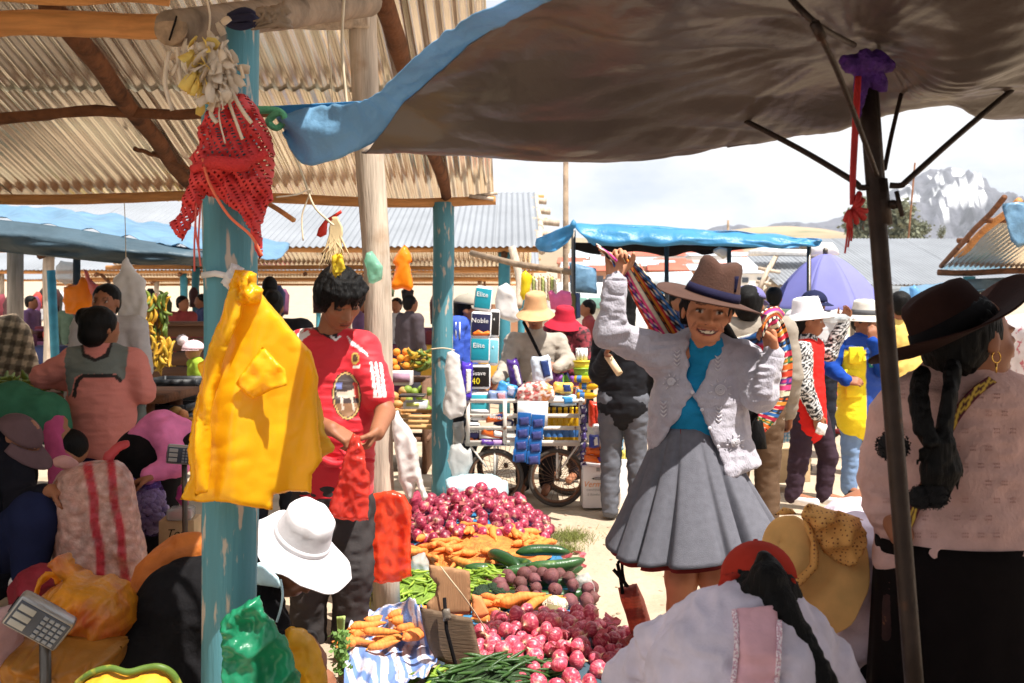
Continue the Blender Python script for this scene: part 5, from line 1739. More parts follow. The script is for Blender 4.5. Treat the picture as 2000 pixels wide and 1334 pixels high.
B.chain([Q2(1730,1150,.45),Q2(1700,1300,.3),Q2(1730,1480,.4)],[.19,.15,.12],.04)
sdf_obj('trousers',B,0.014,M_black,c2)
M_tan=cloth('tan_sun_hat_cotton',C(232,184,116),.85,tl=.3,bump=.35,bs=50)
Rh2=frame((-.10,-.62,-.60),(-.72,-.30,.62))
ht=hat('sun_hat',Q2(1582,1100,-.06),Rh2,.094,.125,.150,M_tan,c2,droop=.05,curl=0,taper=.86,n=56,sag=.006,rag=.03,front=.03)
M_dots=bpy.data.materials.new('dotted_scarf')
M_dots.use_nodes=True
nn_,ll_=M_dots.node_tree.nodes,M_dots.node_tree.links
vt=nn_.new('ShaderNodeTexVoronoi')
vt.inputs['Scale'].default_value=95
vt.inputs['Randomness'].default_value=0.0
tcn=nn_.new('ShaderNodeTexCoord')
ll_.new(tcn.outputs['Object'],vt.inputs['Vector'])
rmp=nn_.new('ShaderNodeValToRGB')
rmp.color_ramp.elements[0].position,rmp.color_ramp.elements[1].position=.24,.30
rmp.color_ramp.elements[0].color,rmp.color_ramp.elements[1].color=(*C(120,60,30),1),(*C(214,156,84),1)
ll_.new(vt.outputs['Distance'],rmp.inputs['Fac'])
ll_.new(rmp.outputs['Color'],nn_['Principled BSDF'].inputs['Base Color'])
nn_['Principled BSDF'].inputs['Roughness'].default_value=.85
obj('scarf_loop',pillow([(1562,1004),(1580,984),(1600,990),(1640,998),(1684,1014),(1692,1040),(1686,1090),(1668,1112),(1640,1100),(1610,1080),(1588,1040)],D2_-.16,.06,6,fold=nfold(.03,.03,.05,3)),M_dots,ht)
obj('scarf_tail',pillow([(1512,1006),(1530,990),(1548,994),(1556,1004),(1534,1006)],D2_-.14,.03,5),M_dots,ht)
obj('scarf_band',pillow([(1568,1010),(1586,1030),(1600,1080),(1598,1110),(1570,1140),(1548,1156),(1552,1130),(1580,1100),(1584,1060),(1572,1030)],D2_-.17,.03,5),M_dots,ht)
# woman in the white sun hat, half hidden by the blue post
D3_=3.36
def Q3(px,py,o=0.0):
 return P(px,py,D3_+o)
c3=thing('person','crouching woman in a bright white sun hat and black cardigan behind the blue post','person',(-0.95,D3_,0),'people in the market')
R3=frame((.72,-.20,-.66),(.58,-.30,.72))
HC3=Q3(566,1096,.0)
sk3=C(140,90,64)
S=SDF()
head(S,HC3,R3,.225,sk3,neck=Q3(500,1110,.04),closed=True)
S.cone(Q3(470,1165,.06),.09,Q3(380,1210,.12),.12,.05,sk3)
S.cone(Q3(380,1210,.12),.12,Q3(318,1330,.12),.15,.05,sk3)
S.chain([Q3(520,1170,-.08),Q3(520,1262,-.16),Q3(596,1258,-.28)],[.05,.043,.03],.02,sk3)
S.chain([Q3(470,1180,.2),Q3(520,1290,.2),Q3(600,1300,.05)],[.05,.043,.03],.02,sk3)
hand(S,Q3(596,1246,-.28),(.55,-.2,-.6),(-.6,0,-.6),1,.45,-1,sk3,.3)
hand(S,Q3(600,1300,.05),(.8,-.2,-.4),(0,0,-1),1,.45,1,sk3)
for x in(330,380):
 S.chain([Q3(x,1400,.12),Q3(x+60,1420,.05),Vector((Q3(x+40,1380).x,D3_,.05))],[.09,.06,.045],.03,sk3)
sdf_obj('body',S,0.009,M_skin,c3,sk3)
T=SDF()
T.cone(Q3(474,1160,.06),.135,Q3(376,1200,.12),.185,.05)
T.cone(Q3(376,1200,.12),.185,Q3(318,1290,.12),.215,.05)
T.cone(Q3(318,1290,.12),.215,Q3(300,1420,.12),.235,.05)
T.chain([Q3(512,1160,-.06),Q3(522,1220,-.12),Q3(516,1262,-.16),Q3(570,1262,-.24)],[.072,.064,.058,.045],.03)
T.chain([Q3(470,1180,.2),Q3(520,1290,.2),Q3(590,1300,.07)],[.07,.06,.045],.03)
T.chain([Q3(318,1320,.12),Q3(480,1345,.05)],[.2,.12],.05)
T.cone(Q3(320,1330,.12),.26,Q3(300,1420,.12),.27,.05)
blk=sdf_obj('cardigan',T,0.009,cloth('black_ribbed_cardigan',C(26,25,27),.9,bump=.8,bs=60,bstretch=(1,1,1)),c3,wr=(0.006,(9,9,16)))
obj('apron_strap',pillow([(500,1100),(516,1096),(544,1128),(550,1150),(530,1146),(500,1142)],D3_-.15,.05,5),cloth('pale_blue_apron',C(196,226,234)),c3)
obj('apron_edge',tube(curve([P(548,1132,D3_-.17),P(552,1160,D3_-.19),P(548,1190,D3_-.2),P(540,1215,D3_-.2)],5),.004,6),_mats['pale_blue_apron'],c3)
M_whitehat=cloth('white_hat_cotton',C(232,228,232),.8,bump=.25,bs=40)
ht=hat('sun_hat',Q3(590,1052,-.02),frame((.82,-.25,-.52),(.50,-.42,.76)),.092,.115,.168,M_whitehat,c3,droop=.045,curl=0,taper=.84,n=56,sag=.014,rag=.05,front=.03,band=M_whitehat,band_h=.022)
H_=SDF()
H_.ell(HC3+R3@Vector((0,-.04,.02)),(.088,.09,.09),R3,.02)
H_.chain([HC3+R3@Vector((-.03,-.08,-.03)),Q3(516,1106,-.02),Q3(500,1130,.0)],[.05,.035,.03],.02)
sdf_obj('hair',H_,0.008,M_hair,c3,wr=(0.003,(60,60,14)))
# woman in salmon top seen from behind at left
D4_=5.9
def Q4(px,py,o=0.0):
 return P(px,py,D4_+o)
c4=thing('person','stout woman in salmon top and grey apron seen from behind','person',(-2.42,D4_,0),'people in the market')
R4=frame((.62,.78,-.05),(0,0,1))
HC4=Q4(200,640,.0)
S=SDF()
head(S,HC4,R4,.225,SK2,neck=Q4(196,690,.02))
S.cone(Q4(200,720,.02),.14,Q4(198,870,.02),.18,.05,SK2,((0,1,0),.75))
S.cone(Q4(198,870,.02),.18,Q4(198,930,.02),.18,.05,SK2,((0,1,0),.75))
S.cone(Q4(140,700,.02),.05,Q4(256,700,.02),.05,.03,SK2)
S.chain([Q4(134,705,.03),Q4(84,735,.05),Q4(130,748,.22)],[.05,.045,.03],.02,SK2)
S.chain([Q4(258,705,.03),Q4(280,762,.02),Q4(262,790,.2)],[.05,.045,.03],.02,SK2)
hand(S,Q4(130,748,.22),(1,.2,0),(0,0,-1),1,.5,1,SK2)
hand(S,Q4(262,790,.2),(-1,.2,0),(0,0,-1),1,.5,-1,SK2)
for x in(168,228):
 S.chain([Q4(x,930,.02),Q4(x,1000,.02),Vector((Q4(x,900).x,D4_,.05))],[.11,.07,.045],.03,SK2)
sdf_obj('body',S,0.014,M_skin,c4,SK2)
T=SDF()
SAL,GRY=C(206,128,118),C(110,118,114)
T.cone(Q4(198,735,.02),.195,Q4(200,800,.02),.20,.05,SAL,((0,1,0),.75))
T.cone(Q4(200,800,.02),.20,Q4(200,862,.02),.212,.05,SAL,((0,1,0),.8))
T.cone(Q4(146,702,.02),.075,Q4(250,702,.02),.075,.06,SAL)
T.cone(Q4(196,695,.02),.10,Q4(198,672,.02),.07,.04,SAL)
T.chain([Q4(138,708,.03),Q4(84,736,.05),Q4(128,748,.2)],[.085,.066,.05],.03,SAL)
T.chain([Q4(260,710,.03),Q4(280,764,.02),Q4(262,788,.18)],[.085,.068,.05],.03,SAL)
paint_poly(T,[(132,664),(160,662),(166,690),(186,700),(206,690),(218,662),(252,670),(244,740),(236,742),(226,730),(160,730),(146,738),(140,770),(134,775),(126,700)],GRY)
paint_poly(T,[(160,662),(166,690),(186,700),(206,690),(218,662),(223,664),(211,697),(186,708),(161,696),(155,664)],C(40,36,36))
paint_poly(T,[(141,775),(147,742),(160,731),(226,731),(240,742),(236,749),(224,738),(162,738),(153,748),(148,778)],C(40,36,36))
sdf_obj('top',T,0.0075,mat('salmon_jersey',vcol=True,rough=.85,var=.06,vs=10,bump=.2,bs=90),c4,SAL,wr=(0.006,(6,6,18)))
obj('apron_tail',pillow([(262,790),(284,780),(288,860),(284,920),(262,936),(250,900)],D4_+.02,.05,8,fold=nfold(.05,.02,.03,3)),cloth('grey_apron',C(104,112,108)),c4)
B=SDF()
B.cone(Q4(198,880,.02),.195,Q4(198,930,.02),.20,.04,None,((0,1,0),.8))
for x in(162,234):
 B.chain([Q4(x,930,.02),Vector((Q4(x,900).x,D4_,.08))],[.13,.09],.03)
sdf_obj('trousers',B,0.016,cloth('navy_trousers',C(30,36,66)),c4)
H_=SDF()
H_.ell(HC4+R4@Vector((0,-.03,.03)),(.098,.11,.10),R4,.02)
H_.ell(HC4+R4@Vector((0,-.06,-.045)),(.085,.08,.075),R4,.02)
H_.ell(Q4(166,620,-.02),(.055,.055,.06),None,.01)
sdf_obj('hair',H_,0.010,M_hair,c4,wr=(0.003,(50,50,20)))

# vegetables laid out on the ground
def gd(py):
 return CH*FPX/(py-HYP)
def inst(name,me,loc,rot,scale,label,cat,group):
 o_=bpy.data.objects.new(name,me)
 COL.objects.link(o_)
 o_.location=loc
 o_.rotation_euler=rot
 o_.scale=scale if isinstance(scale,(tuple,list))else(scale,)*3
 return tag(o_,label,cat,group)
def onion_mesh(k):
 pr=[(0.0,-.80),(.12,-.80),(.40,-.72),(.78,-.42),(.98,-.02),(.94,.30),(.70,.60),(.34,.80),(.13,.96),(.09,1.12),(.03,1.22+.1*k),(0.0,1.2)]
 v,f=lathe(pr,14,(0,0,0),None,1,1,lambda q,r,a,i:q*(1+.05*noise.noise(Vector((math.cos(a)*1.5+k,math.sin(a)*1.5,q.z))))+(Vector((.10*math.sin(k*2),.1*math.cos(k),0))if i>8 else Vector((0,0,0))),False)
 for i in range(5):
  a=i*1.3+k
  t=tube([(0,0,-.78),(.08*math.cos(a),.08*math.sin(a),-.92),(.2*math.cos(a),.2*math.sin(a),-.95)],[.03,.02,.01],4)
  v,f=join((v,f),t)
 return v,f
def onion_mat(name,base,dark,pale):
 m=bpy.data.materials.new(name)
 m.use_nodes=True
 n,l=m.node_tree.nodes,m.node_tree.links
 b=n['Principled BSDF']
 b.inputs['Roughness'].default_value=.33
 b.inputs['Specular IOR Level'].default_value=.45
 t=n.new('ShaderNodeTexCoord')
 mp_=n.new('ShaderNodeMapping')
 mp_.inputs['Scale'].default_value=(3.2,3.2,.55)
 l.new(t.outputs['Object'],mp_.inputs['Vector'])
 oi=n.new('ShaderNodeObjectInfo')
 z=n.new('ShaderNodeTexNoise')
 z.noise_dimensions='4D'
 z.inputs['Scale'].default_value=1.6
 z.inputs['Detail'].default_value=4
 l.new(mp_.outputs['Vector'],z.inputs['Vector'])
 mw=n.new('ShaderNodeMath')
 mw.operation='MULTIPLY'
 mw.inputs[1].default_value=40
 l.new(oi.outputs['Random'],mw.inputs[0])
 l.new(mw.outputs[0],z.inputs['W'])
 r=n.new('ShaderNodeValToRGB')
 r.color_ramp.elements[0].position,r.color_ramp.elements[1].position=.30,.74
 r.color_ramp.elements[0].color,r.color_ramp.elements[1].color=(*dark,1),(*pale,1)
 e=r.color_ramp.elements.new(.52)
 e.color=(*base,1)
 l.new(z.outputs['Fac'],r.inputs['Fac'])
 sx=n.new('ShaderNodeSeparateXYZ')
 l.new(t.outputs['Object'],sx.inputs[0])
 ab=n.new('ShaderNodeMath')
 ab.operation='ABSOLUTE'
 l.new(sx.outputs['Z'],ab.inputs[0])
 r2=n.new('ShaderNodeValToRGB')
 r2.color_ramp.elements[0].position,r2.color_ramp.elements[1].position=.72,1.0
 l.new(ab.outputs[0],r2.inputs['Fac'])
 mx=n.new('ShaderNodeMix')
 mx.data_type='RGBA'
 l.new(r2.outputs['Color'],mx.inputs['Factor'])
 l.new(r.outputs['Color'],mx.inputs['A'])
 mx.inputs['B'].default_value=(*C(206,170,136),1)
 hsv=n.new('ShaderNodeHueSaturation')
 mr=n.new('ShaderNodeMapRange')
 mr.inputs['To Min'].default_value,mr.inputs['To Max'].default_value=.7,1.3
 l.new(oi.outputs['Random'],mr.inputs['Value'])
 l.new(mr.outputs['Result'],hsv.inputs['Value'])
 l.new(mx.outputs['Result'],hsv.inputs['Color'])
 l.new(hsv.outputs['Color'],b.inputs['Base Color'])
 bp_=n.new('ShaderNodeBump')
 bp_.inputs['Strength'].default_value=.08
 bp_.inputs['Distance'].default_value=.05
 l.new(z.outputs['Fac'],bp_.inputs['Height'])
 l.new(bp_.outputs['Normal'],b.inputs['Normal'])
 return m
M_on1=onion_mat('red_onion_skin',C(150,42,70),C(98,22,48),C(206,120,124))
M_on2=onion_mat('sunlit_onion_skin',C(196,78,98),C(160,44,70),C(236,166,164))  # same red onions; sunlight on the front heap is in this pinker colour
on_a=[mesh_data('red_onion',*onion_mesh(k),M_on1)for k in range(3)]
on_b=[mesh_data('front_red_onion',*onion_mesh(k),M_on2)for k in range(3)]
def mound(cx_,cy_,a,b,h):
 return lambda x,y:h*max(0.0,1-((x-cx_)/a)**2-((y-cy_)/b)**2)**.8
def heap(name,meshes,cx_,cy_,a,b,h,n,r0,r1,label,cat,group,seed,sep=1.75,mode='any',scale3=None,hide=None):
 rs=random.Random(seed)
 f=mound(cx_,cy_,a,b,h)
 pts=[]
 tries=0
 while len(pts)<n and tries<n*60:
  tries+=1
  t,q=rs.uniform(0,2*math.pi),math.sqrt(rs.uniform(0,1))
  x,y=cx_+a*q*math.cos(t),cy_+b*q*math.sin(t)
  r=rs.uniform(r0,r1)
  lift=0.0
  p=Vector((x,y,f(x,y)+r*.72+zground(x,y)))
  if tries>n*12:
   p.z+=r*rs.uniform(.7,1.1)
  if any((p-w).length<(r+rw)*sep*.5 for w,rw in pts):
   continue
  if hide and hide(p):
   continue
  pts.append((p,r))
 for p,r in pts:
  if mode=='any':
   rot=(rs.uniform(-1.9,1.9),rs.uniform(-1.9,1.9),rs.uniform(0,6.28))
  elif mode=='flat':
   rot=(rs.uniform(-.28,.28),rs.uniform(-.28,.28),rs.uniform(0,6.28))
  else:
   rot=(rs.gauss(0,.12),rs.gauss(0,.15),mode+rs.gauss(0,.35))
  sc_=(r,r,r*rs.uniform(.85,1.05))if scale3 is None else tuple(v*rs.uniform(.85,1.15)for v in scale3)
  inst(name,rs.choice(meshes),p,rot,sc_,label,cat,group)
 return pts
def sheet(name,poly,label,m,hfun,h0=.006,step=.05,cat='ground sheet'):
 """cloth lying on the ground, outline given as photo px of ground points"""
 pl=[(P(x,y,gd(y)).x,gd(y))for x,y in poly]
 xs,ys=[p[0]for p in pl],[p[1]for p in pl]
 ol=resample(pl,step)
 pts=[Vector(p)for p in ol]
 g_=poly_sd(pl)
 X,Y=np.meshgrid(np.arange(min(xs),max(xs),step),np.arange(min(ys),max(ys),step))
 X,Y=X.ravel().astype(np.float32),Y.ravel().astype(np.float32)
 dd=g_(X,Y)
 k=dd<-step*.4
 pts+=[Vector((float(a),float(b)))for a,b in zip(X[k],Y[k])]
 vs,_,fs,_,_,_=delaunay_2d_cdt(pts,[],[list(range(len(ol)))],1,1e-5)
 V=[Vector((v.x,v.y,zground(v.x,v.y)+h0+hfun(v.x,v.y)))for v in vs]
 o_=obj(name,(V,fs),m,solid=.004)
 return tag(o_,label,cat,'sheets under the produce')
cr1=P(930,1048,gd(1048))
cr2=P(1085,1312,gd(1318))
mo1=mound(cr1.x-.02,cr1.y,.50,.72,.20)
mo2=mound(cr2.x,cr2.y,.42,.56,.13)
wav=lambda x,y:.012*noise.noise(Vector((x*9,y*9,3)))+.010
sheet('ground_sheet',[(780,1010),(990,985),(1070,1050),(1100,1100),(1130,1180),(1146,1260),(1080,1300),(900,1290),(770,1190),(740,1080)],'blue plastic sheet under the vegetables at the edge of the path',M_tarp_blue,lambda x,y:wav(x,y)+.75*mo1(x,y))
sheet('ground_sheet',[(880,1270),(1010,1200),(1150,1210),(1236,1290),(1290,1420),(1240,1560),(900,1560),(800,1400)],'dark blue sheet under the front heap of red onions',M_tarp_dark,lambda x,y:wav(x,y)+.012+.75*mo2(x,y))
heap('red_onion',on_a,cr1.x-.02,cr1.y,.50,.72,.20,230,.034,.047,'dark red onion in the big rear heap behind the carrots','onion','red onions in the rear heap',5,1.55)
heap('front_red_onion',on_b,cr2.x,cr2.y,.42,.56,.13,200,.030,.041,'red onion coloured pinker for sunlight in the front heap beside the striped bag','onion','red onions in the front heap',9,1.55,hide=lambda p:p.y<3.3)
M_sk=mat('dry_onion_skin',C(206,110,116),.5,tl=.4,var=.3,bump=.4,rnd=.3)
rs=random.Random(4)
skin_me=mesh_data('onion_skin',*cgrid([[(-1,-.6,.2),(0,-.8,.5),(1,-.5,.1)],[(-1.1,0,.1),(0,0,.0),(1.2,.1,.3)],[(-.8,.7,.3),(.1,.9,.2),(.9,.6,.5)]],5,5),M_sk)
for i in range(60):
 if i<26:
  px,py=rs.uniform(800,930),rs.uniform(1045,1075)
 elif i<44:
  px,py=rs.uniform(1080,1220),rs.uniform(1230,1334)
 else:
  px,py=rs.uniform(1090,1150),rs.uniform(1080,1115)
 p=P(px,py,gd(py)-(.2 if i<44 else 0))
 p.z=zground(p.x,p.y)+(mo1(p.x,p.y)+mo2(p.x,p.y))+(.06 if i<44 else .008)
 inst('onion_skin',skin_me,p,(rs.uniform(-.6,.6),rs.uniform(-.6,.6),rs.uniform(0,6)),rs.uniform(.014,.03),('papery flake of onion skin on the rear onion heap','papery flake of onion skin on the front onion heap','papery flake of onion skin on the bare path')[0 if i<26 else 1 if i<44 else 2],'onion skin','loose onion skins')
def carrot_mesh(k):
 pts=sub((0,0,0),(.17,.012*math.sin(k),0),9,.008,k)
 rr=[.010,.019,.021,.020,.0185,.017,.015,.0125,.008,.002]
 b=tube(pts,rr,9,True,.12)
 t=tube([(-.002,0,0),(-.014,.002,.003)],[.006,.004],6)
 return join(b,t)
M_car=mat('carrot_skin',C(226,136,62),.65,var=.28,vs=40,vstretch=(3,.5,.5),bump=.35,bs=200,bstretch=(3,.3,.3),rnd=.16)
car=[mesh_data('carrot',*carrot_mesh(k),M_car)for k in range(3)]
def carrots(px,py,a,b,h,n,sc_,label,seed,mode='flat',dz=0.0):
 c=P(px,py,gd(py))
 rs_=random.Random(seed)
 f=mound(c.x,c.y,a,b,h)
 for i in range(n):
  t,q=rs_.uniform(0,6.28),math.sqrt(rs_.uniform(0,1))
  x,y=c.x+a*q*math.cos(t),c.y+b*q*math.sin(t)
  yaw_=rs_.uniform(0,6.28)if mode=='flat' else mode+rs_.gauss(0,.5)
  s_=sc_*rs_.uniform(.8,1.15)
  inst('carrot',rs_.choice(car),(x-.08*s_*math.cos(yaw_),y-.08*s_*math.sin(yaw_),f(x,y)+.028+dz+zground(x,y)+rs_.uniform(0,.02)),(rs_.uniform(0,6),rs_.uniform(-.22,.22),yaw_),s_,label,'carrot','loose carrots')
carrots(935,1092,.44,.34,.13,70,1.0,'carrot in the pile between the rear onions and the cucumbers',3)
carrots(1015,1212,.20,.16,.08,18,1.15,'large carrot lying in front of the cauliflower behind the front onions',5,.2)
carrots(795,1268,.24,.24,.07,24,1.0,'carrot lying on the blue striped cloth',8,.5,.03)
carrots(735,1285,.12,.12,.02,8,.95,'carrot peeking from the left folds of the striped cloth',18,.9,.03)
def cuc_mesh(k):
 pts=[Vector((t*.30-.15,.02*math.sin(t*3.1)*(1 if k else-1),0))for t in[i/12 for i in range(13)]]
 rr=[.006,.020,.028,.031,.032,.032,.032,.032,.031,.030,.027,.020,.006]
 return tube(pts,rr,12,True,.06)
M_cuc=mat('cucumber_skin',C(44,78,40),.3,var=.3,vs=18,vstretch=(.4,2,2),bump=.2,bs=80,col2=C(104,128,60),c2pos=(.6,.8),c2s=14,rnd=.2)
cuc=[mesh_data('cucumber',*cuc_mesh(k),M_cuc)for k in range(2)]
CUC=[(1060,1100,.07,.05),(1078,1110,.0,.1),(1066,1122,.06,.02),(1085,1130,.10,.12),(1076,1142,.03,.05),(1090,1150,.0,.08),(1102,1138,.02,-.05),(985,1112,.06,-1.0),(1004,1104,.05,-.9),(968,1108,.02,.1),(958,1122,.0,.25),(972,1130,.02,.2),(1040,1132,.05,.1)]
for i,(px,py,dz,yw)in enumerate(CUC):
 d=gd(py+22)
 p=P(px,py+22,d)
 inst('cucumber',cuc[i%2],(p.x,p.y,zground(p.x,p.y)+.05+dz),(random.uniform(0,6),random.uniform(-.08,.08),yw),random.uniform(.92,1.12),('dark green cucumber stacked to the right above the beets','dark green cucumber leaning at the left among the carrots')[0 if px>1030 else 1],'cucumber','cucumbers')
M_beet=mat('beet_skin',C(112,66,66),.65,var=.25,vs=2.0,bump=.25,bs=9,bdist=.03,rnd=.2,col2=C(84,40,50),c2s=1.6)
def beet_mesh(k):
 v,f=lathe([(0.0,-1.35),(.05,-1.15),(.2,-.9),(.62,-.66),(.95,-.1),(.92,.35),(.62,.74),(.28,.86),(0,.88)],13,(0,0,0),None,1,1,lambda q,r,a,i:q*(1+.08*noise.noise(Vector((math.cos(a)+k,math.sin(a),q.z*1.5)))),False)
 for i in range(6):
  a=i*1.05
  v,f=join((v,f),tube([(.15*math.cos(a),.15*math.sin(a),.8),(.22*math.cos(a),.22*math.sin(a),1.12+.1*(i%2))],[.06,.03],5))
 return v,f
bt=[mesh_data('beetroot',*beet_mesh(k),M_beet)for k in range(2)]
cb=P(1052,1168,gd(1168))
heap('beetroot',bt,cb.x,cb.y,.30,.26,.10,42,.030,.048,'brown purple beetroot in the pile in front of the cucumbers','beetroot','beetroots',12,1.6)
M_pod=mat('pea_pod_skin',C(138,168,58),.45,var=.2,vs=30,bump=.2,bs=120,rnd=.2,tl=.1)
M_bean=mat('dark_bean_skin',C(54,84,38),.4,var=.25,vs=30,bump=.2,bs=120,rnd=.25)
def pod_mesh():
 pts=[Vector((t*.09-.045,.006*math.sin(t*3.1),0))for t in[i/6 for i in range(7)]]
 return tube(pts,[.001,.005,.0072,.0072,.0072,.005,.001],6,True,.1,.8)
pod=mesh_data('pea_pod',*pod_mesh(),M_pod)
bean=mesh_data('green_bean',*tube([Vector((t*.13-.065,.008*math.sin(t*3),0))for t in[i/6 for i in range(7)]],[.001,.0052,.0062,.0062,.006,.005,.001],6,True,.1),M_bean)
def pods(nm,me,px,py,a,b,h,n,label,seed,mode,grp,dlt=0.0):
 c=P(px,py,gd(py))
 rs_=random.Random(seed)
 f=mound(c.x,c.y,a,b,h)
 for i in range(n):
  t,q=rs_.uniform(0,6.28),math.sqrt(rs_.uniform(0,1))
  x,y=c.x+a*q*math.cos(t),c.y+b*q*math.sin(t)
  inst(nm,me,(x,y,f(x,y)+zground(x,y)+.02+dlt+rs_.uniform(0,.014)),(rs_.uniform(0,6),rs_.uniform(-.35,.35),rs_.uniform(0,6.28)if mode is None else mode+rs_.gauss(0,.5)),rs_.uniform(.85,1.2),label,nm.replace('_',' '),grp)
pods('pea_pod',pod,825,1162,.26,.24,.08,125,'light green pea pod in the pile left of the cardboard sign',31,None,'pea pods')
pods('pea_pod',pod,955,1162,.20,.34,.08,120,'light green pea pod in the pile right of the cardboard sign',32,-.6,'pea pods')
pods('green_bean',bean,985,1372,.30,.22,.13,200,'dark green bean in the shaded pile in front of the onions',33,.2,'green beans')
pods('pea_pod',pod,860,1352,.16,.14,.05,40,'light green pea pod in the small pile at the bottom edge',34,.4,'pea pods')
def core(name,px,py,a,b,h,col,label,cat,rad=.008):
 c=P(px,py,gd(py))
 f=mound(c.x,c.y,a,b,h)
 o_=obj(name,grid(24,16,lambda u,v:Vector((c.x+a*1.02*v*math.cos(6.2832*u),c.y+b*1.02*v*math.sin(6.2832*u),zground(c.x,c.y)+.026+f(c.x+a*v*math.cos(6.2832*u),c.y+b*v*math.sin(6.2832*u))))),mat('core_'+name,col,.7,bump=.6,bs=60,bdist=.03,var=.3,vs=30),smooth=True)
 o_['kind']='stuff'
 return tag(o_,label,cat)
core('bean_heap',985,1372,.29,.21,.12,C(40,62,30),'packed beans inside the shaded pile of dark green beans','beans')
core('pea_heap',825,1162,.25,.23,.07,C(110,138,48),'packed pods inside the pea pile left of the cardboard','pea pods')
core('pea_heap',955,1162,.19,.33,.07,C(110,138,48),'packed pods inside the pea pile right of the cardboard','pea pods')
core('carrot_heap',935,1092,.42,.32,.11,C(206,120,52),'packed carrots inside the pile behind the cucumbers','carrots')
M_broc=mat('broccoli_green',C(46,66,44),.9,var=.35,vs=60,bump=1.0,bs=160,bdist=.02)
def florets(px,py,n,r,seed,label,m,name,cat,spread=14,dz=.05):
 rs_=random.Random(seed)
 d=gd(py)
 t=SDF()
 for i in range(n):
  p=P(px+rs_.uniform(-1,1)*spread,py+rs_.uniform(-.5,.5)*spread*.5,d+rs_.uniform(-.05,.05))
  p.z=zground(p.x,p.y)+dz+rs_.uniform(.0,.04)
  t.ell(p,(r,r,r*.8),None,.008)
 t.cone(P(px,py,d),r*.6,P(px,py-10,d),r*.7,.01)
 V_,F_,_=t.mesh(.007)
 o_=obj(name,(wrinkle(V_,F_,.007,(70,70,70)),F_),m)
 return tag(o_,label,cat)
for i,(px,py)in enumerate(((945,1188),(968,1180),(986,1190))):
 florets(px,py,7,.030,60+i,('broccoli head at the left of three behind the carrots','broccoli head in the middle of three behind the carrots','broccoli head at the right of three beside the beets')[i],M_broc,'broccoli','broccoli')
M_cauli=mat('cauliflower_curd',C(226,214,190),.85,var=.15,vs=60,bump=1.0,bs=120,bdist=.02)
cf=thing('cauliflower','cauliflower with a pale curd and browning leaf beside the carrots','cauliflower',P(1088,1212,gd(1216)))
S=SDF()
cc=P(1085,1190,gd(1222))
for i in range(18):
 v=Vector((random.gauss(0,1),random.gauss(0,1),abs(random.gauss(0,1)))).normalized()
 S.ell(cc+v*.035,(.028,.028,.024),None,.006)
V_,F_,_=S.mesh(.006)
obj('curd',(wrinkle(V_,F_,.004,(90,90,90)),F_),M_cauli,cf)
obj('leaf',pillow([(1064,1178),(1078,1180),(1098,1186),(1106,1206),(1100,1232),(1078,1224),(1066,1204)],gd(1222)-.09,.05,5,fold=nfold(.06,.05,.02,2)),mat('wilted_leaf',C(120,108,72),.8,var=.3),cf)
M_lime=mat('lime_skin',C(150,176,60),.4,bump=.3,bs=30,rnd=.1)
lm=mesh_data('lime',*lathe([(0,-1.1),(.25,-.98),(.7,-.7),(1,0),(.7,.7),(.25,.98),(0,1.1)],12,closed_top=False),M_lime)
for px,py in((902,1122),(910,1116),(918,1122),(926,1116),(896,1114)):
 p=P(px,py,gd(py+14))
 inst('lime',lm,p+Vector((0,0,0)),(1,.3,px),.022,'small green lime beside the cardboard sign below the carrots','lime','limes by the sign')
M_sq=mat('pumpkin_flesh',C(226,158,40),.6,var=.2,vs=20,bump=.6,bs=50)
pk=thing('cut_pumpkin','cut orange pumpkin wedge with a green rind at the bottom left edge','pumpkin',P(250,1340,2.75))
obj('flesh',pillow([(158,1334),(180,1318),(215,1308),(250,1316),(285,1308),(310,1306),(332,1318),(345,1340),(330,1400),(180,1400)],2.75,.16,8,fold=nfold(.03,.03,.01,1)),M_sq,pk)
obj('rind',tube(curve([P(150,1336,2.74),P(178,1315,2.73),P(215,1305,2.73),P(250,1313,2.72),P(285,1305,2.73),P(312,1303,2.73),P(336,1316,2.74),P(352,1344,2.75)],6),.010,8,True,.2),mat('green_rind',C(84,108,40),.5,col2=C(190,170,60),c2s=20),pk)
M_strc=mat('blue_striped_cloth',vcol=True,rough=.85,var=.1,vs=12,bump=.3,bs=140)
def stripe_cloth(name,ctrl,nu,nv,label,per=6,a=C(104,132,190),b=C(206,204,216),fold=.04):
 V_,F_=cgrid(ctrl,nu,nv,lambda u,v,p:Vector((0,0,fold*noise.noise(Vector((u*5,v*4,3)))-fold*.7*abs(noise.noise(Vector((u*9+v*3,v*6,7)))))))
 cols=[]
 for j in range(nv+1):
  for i in range(nu+1):
   k=(i/nu*per+.9*math.sin(j/nv*3.6)+.8*noise.noise(Vector((i/nu*5,j/nv*4,2))))%1.0
   cols.append(a if k<.42 else(C(200,160,150)if .56<k<.62 else b))
 o_=obj(name,(V_,F_),M_strc,cols=cols,solid=.004)
 return tag(o_,label,'cloth')
def G(px,py,z):
 """point whose photo position is px,py and whose height is z"""
 d=(CH-z)*FPX/(py-HYP)
 return P(px,py,d)
stripe_cloth('striped_cloth',[[G(690,1196,.12),G(740,1185,.10),G(800,1172,.22),G(822,1180,.22)],[G(680,1222,.10),G(740,1220,.08),G(800,1206,.16),G(836,1215,.16)],[G(668,1256,.05),G(740,1262,.04),G(800,1262,.04),G(852,1262,.08)],[G(672,1300,.06),G(740,1304,.05),G(800,1308,.05),G(852,1290,.10)],[G(670,1345,.10),G(740,1345,.10),G(800,1330,.13),G(838,1310,.14)]],70,46,'crumpled blue and white striped cloth holding carrots')
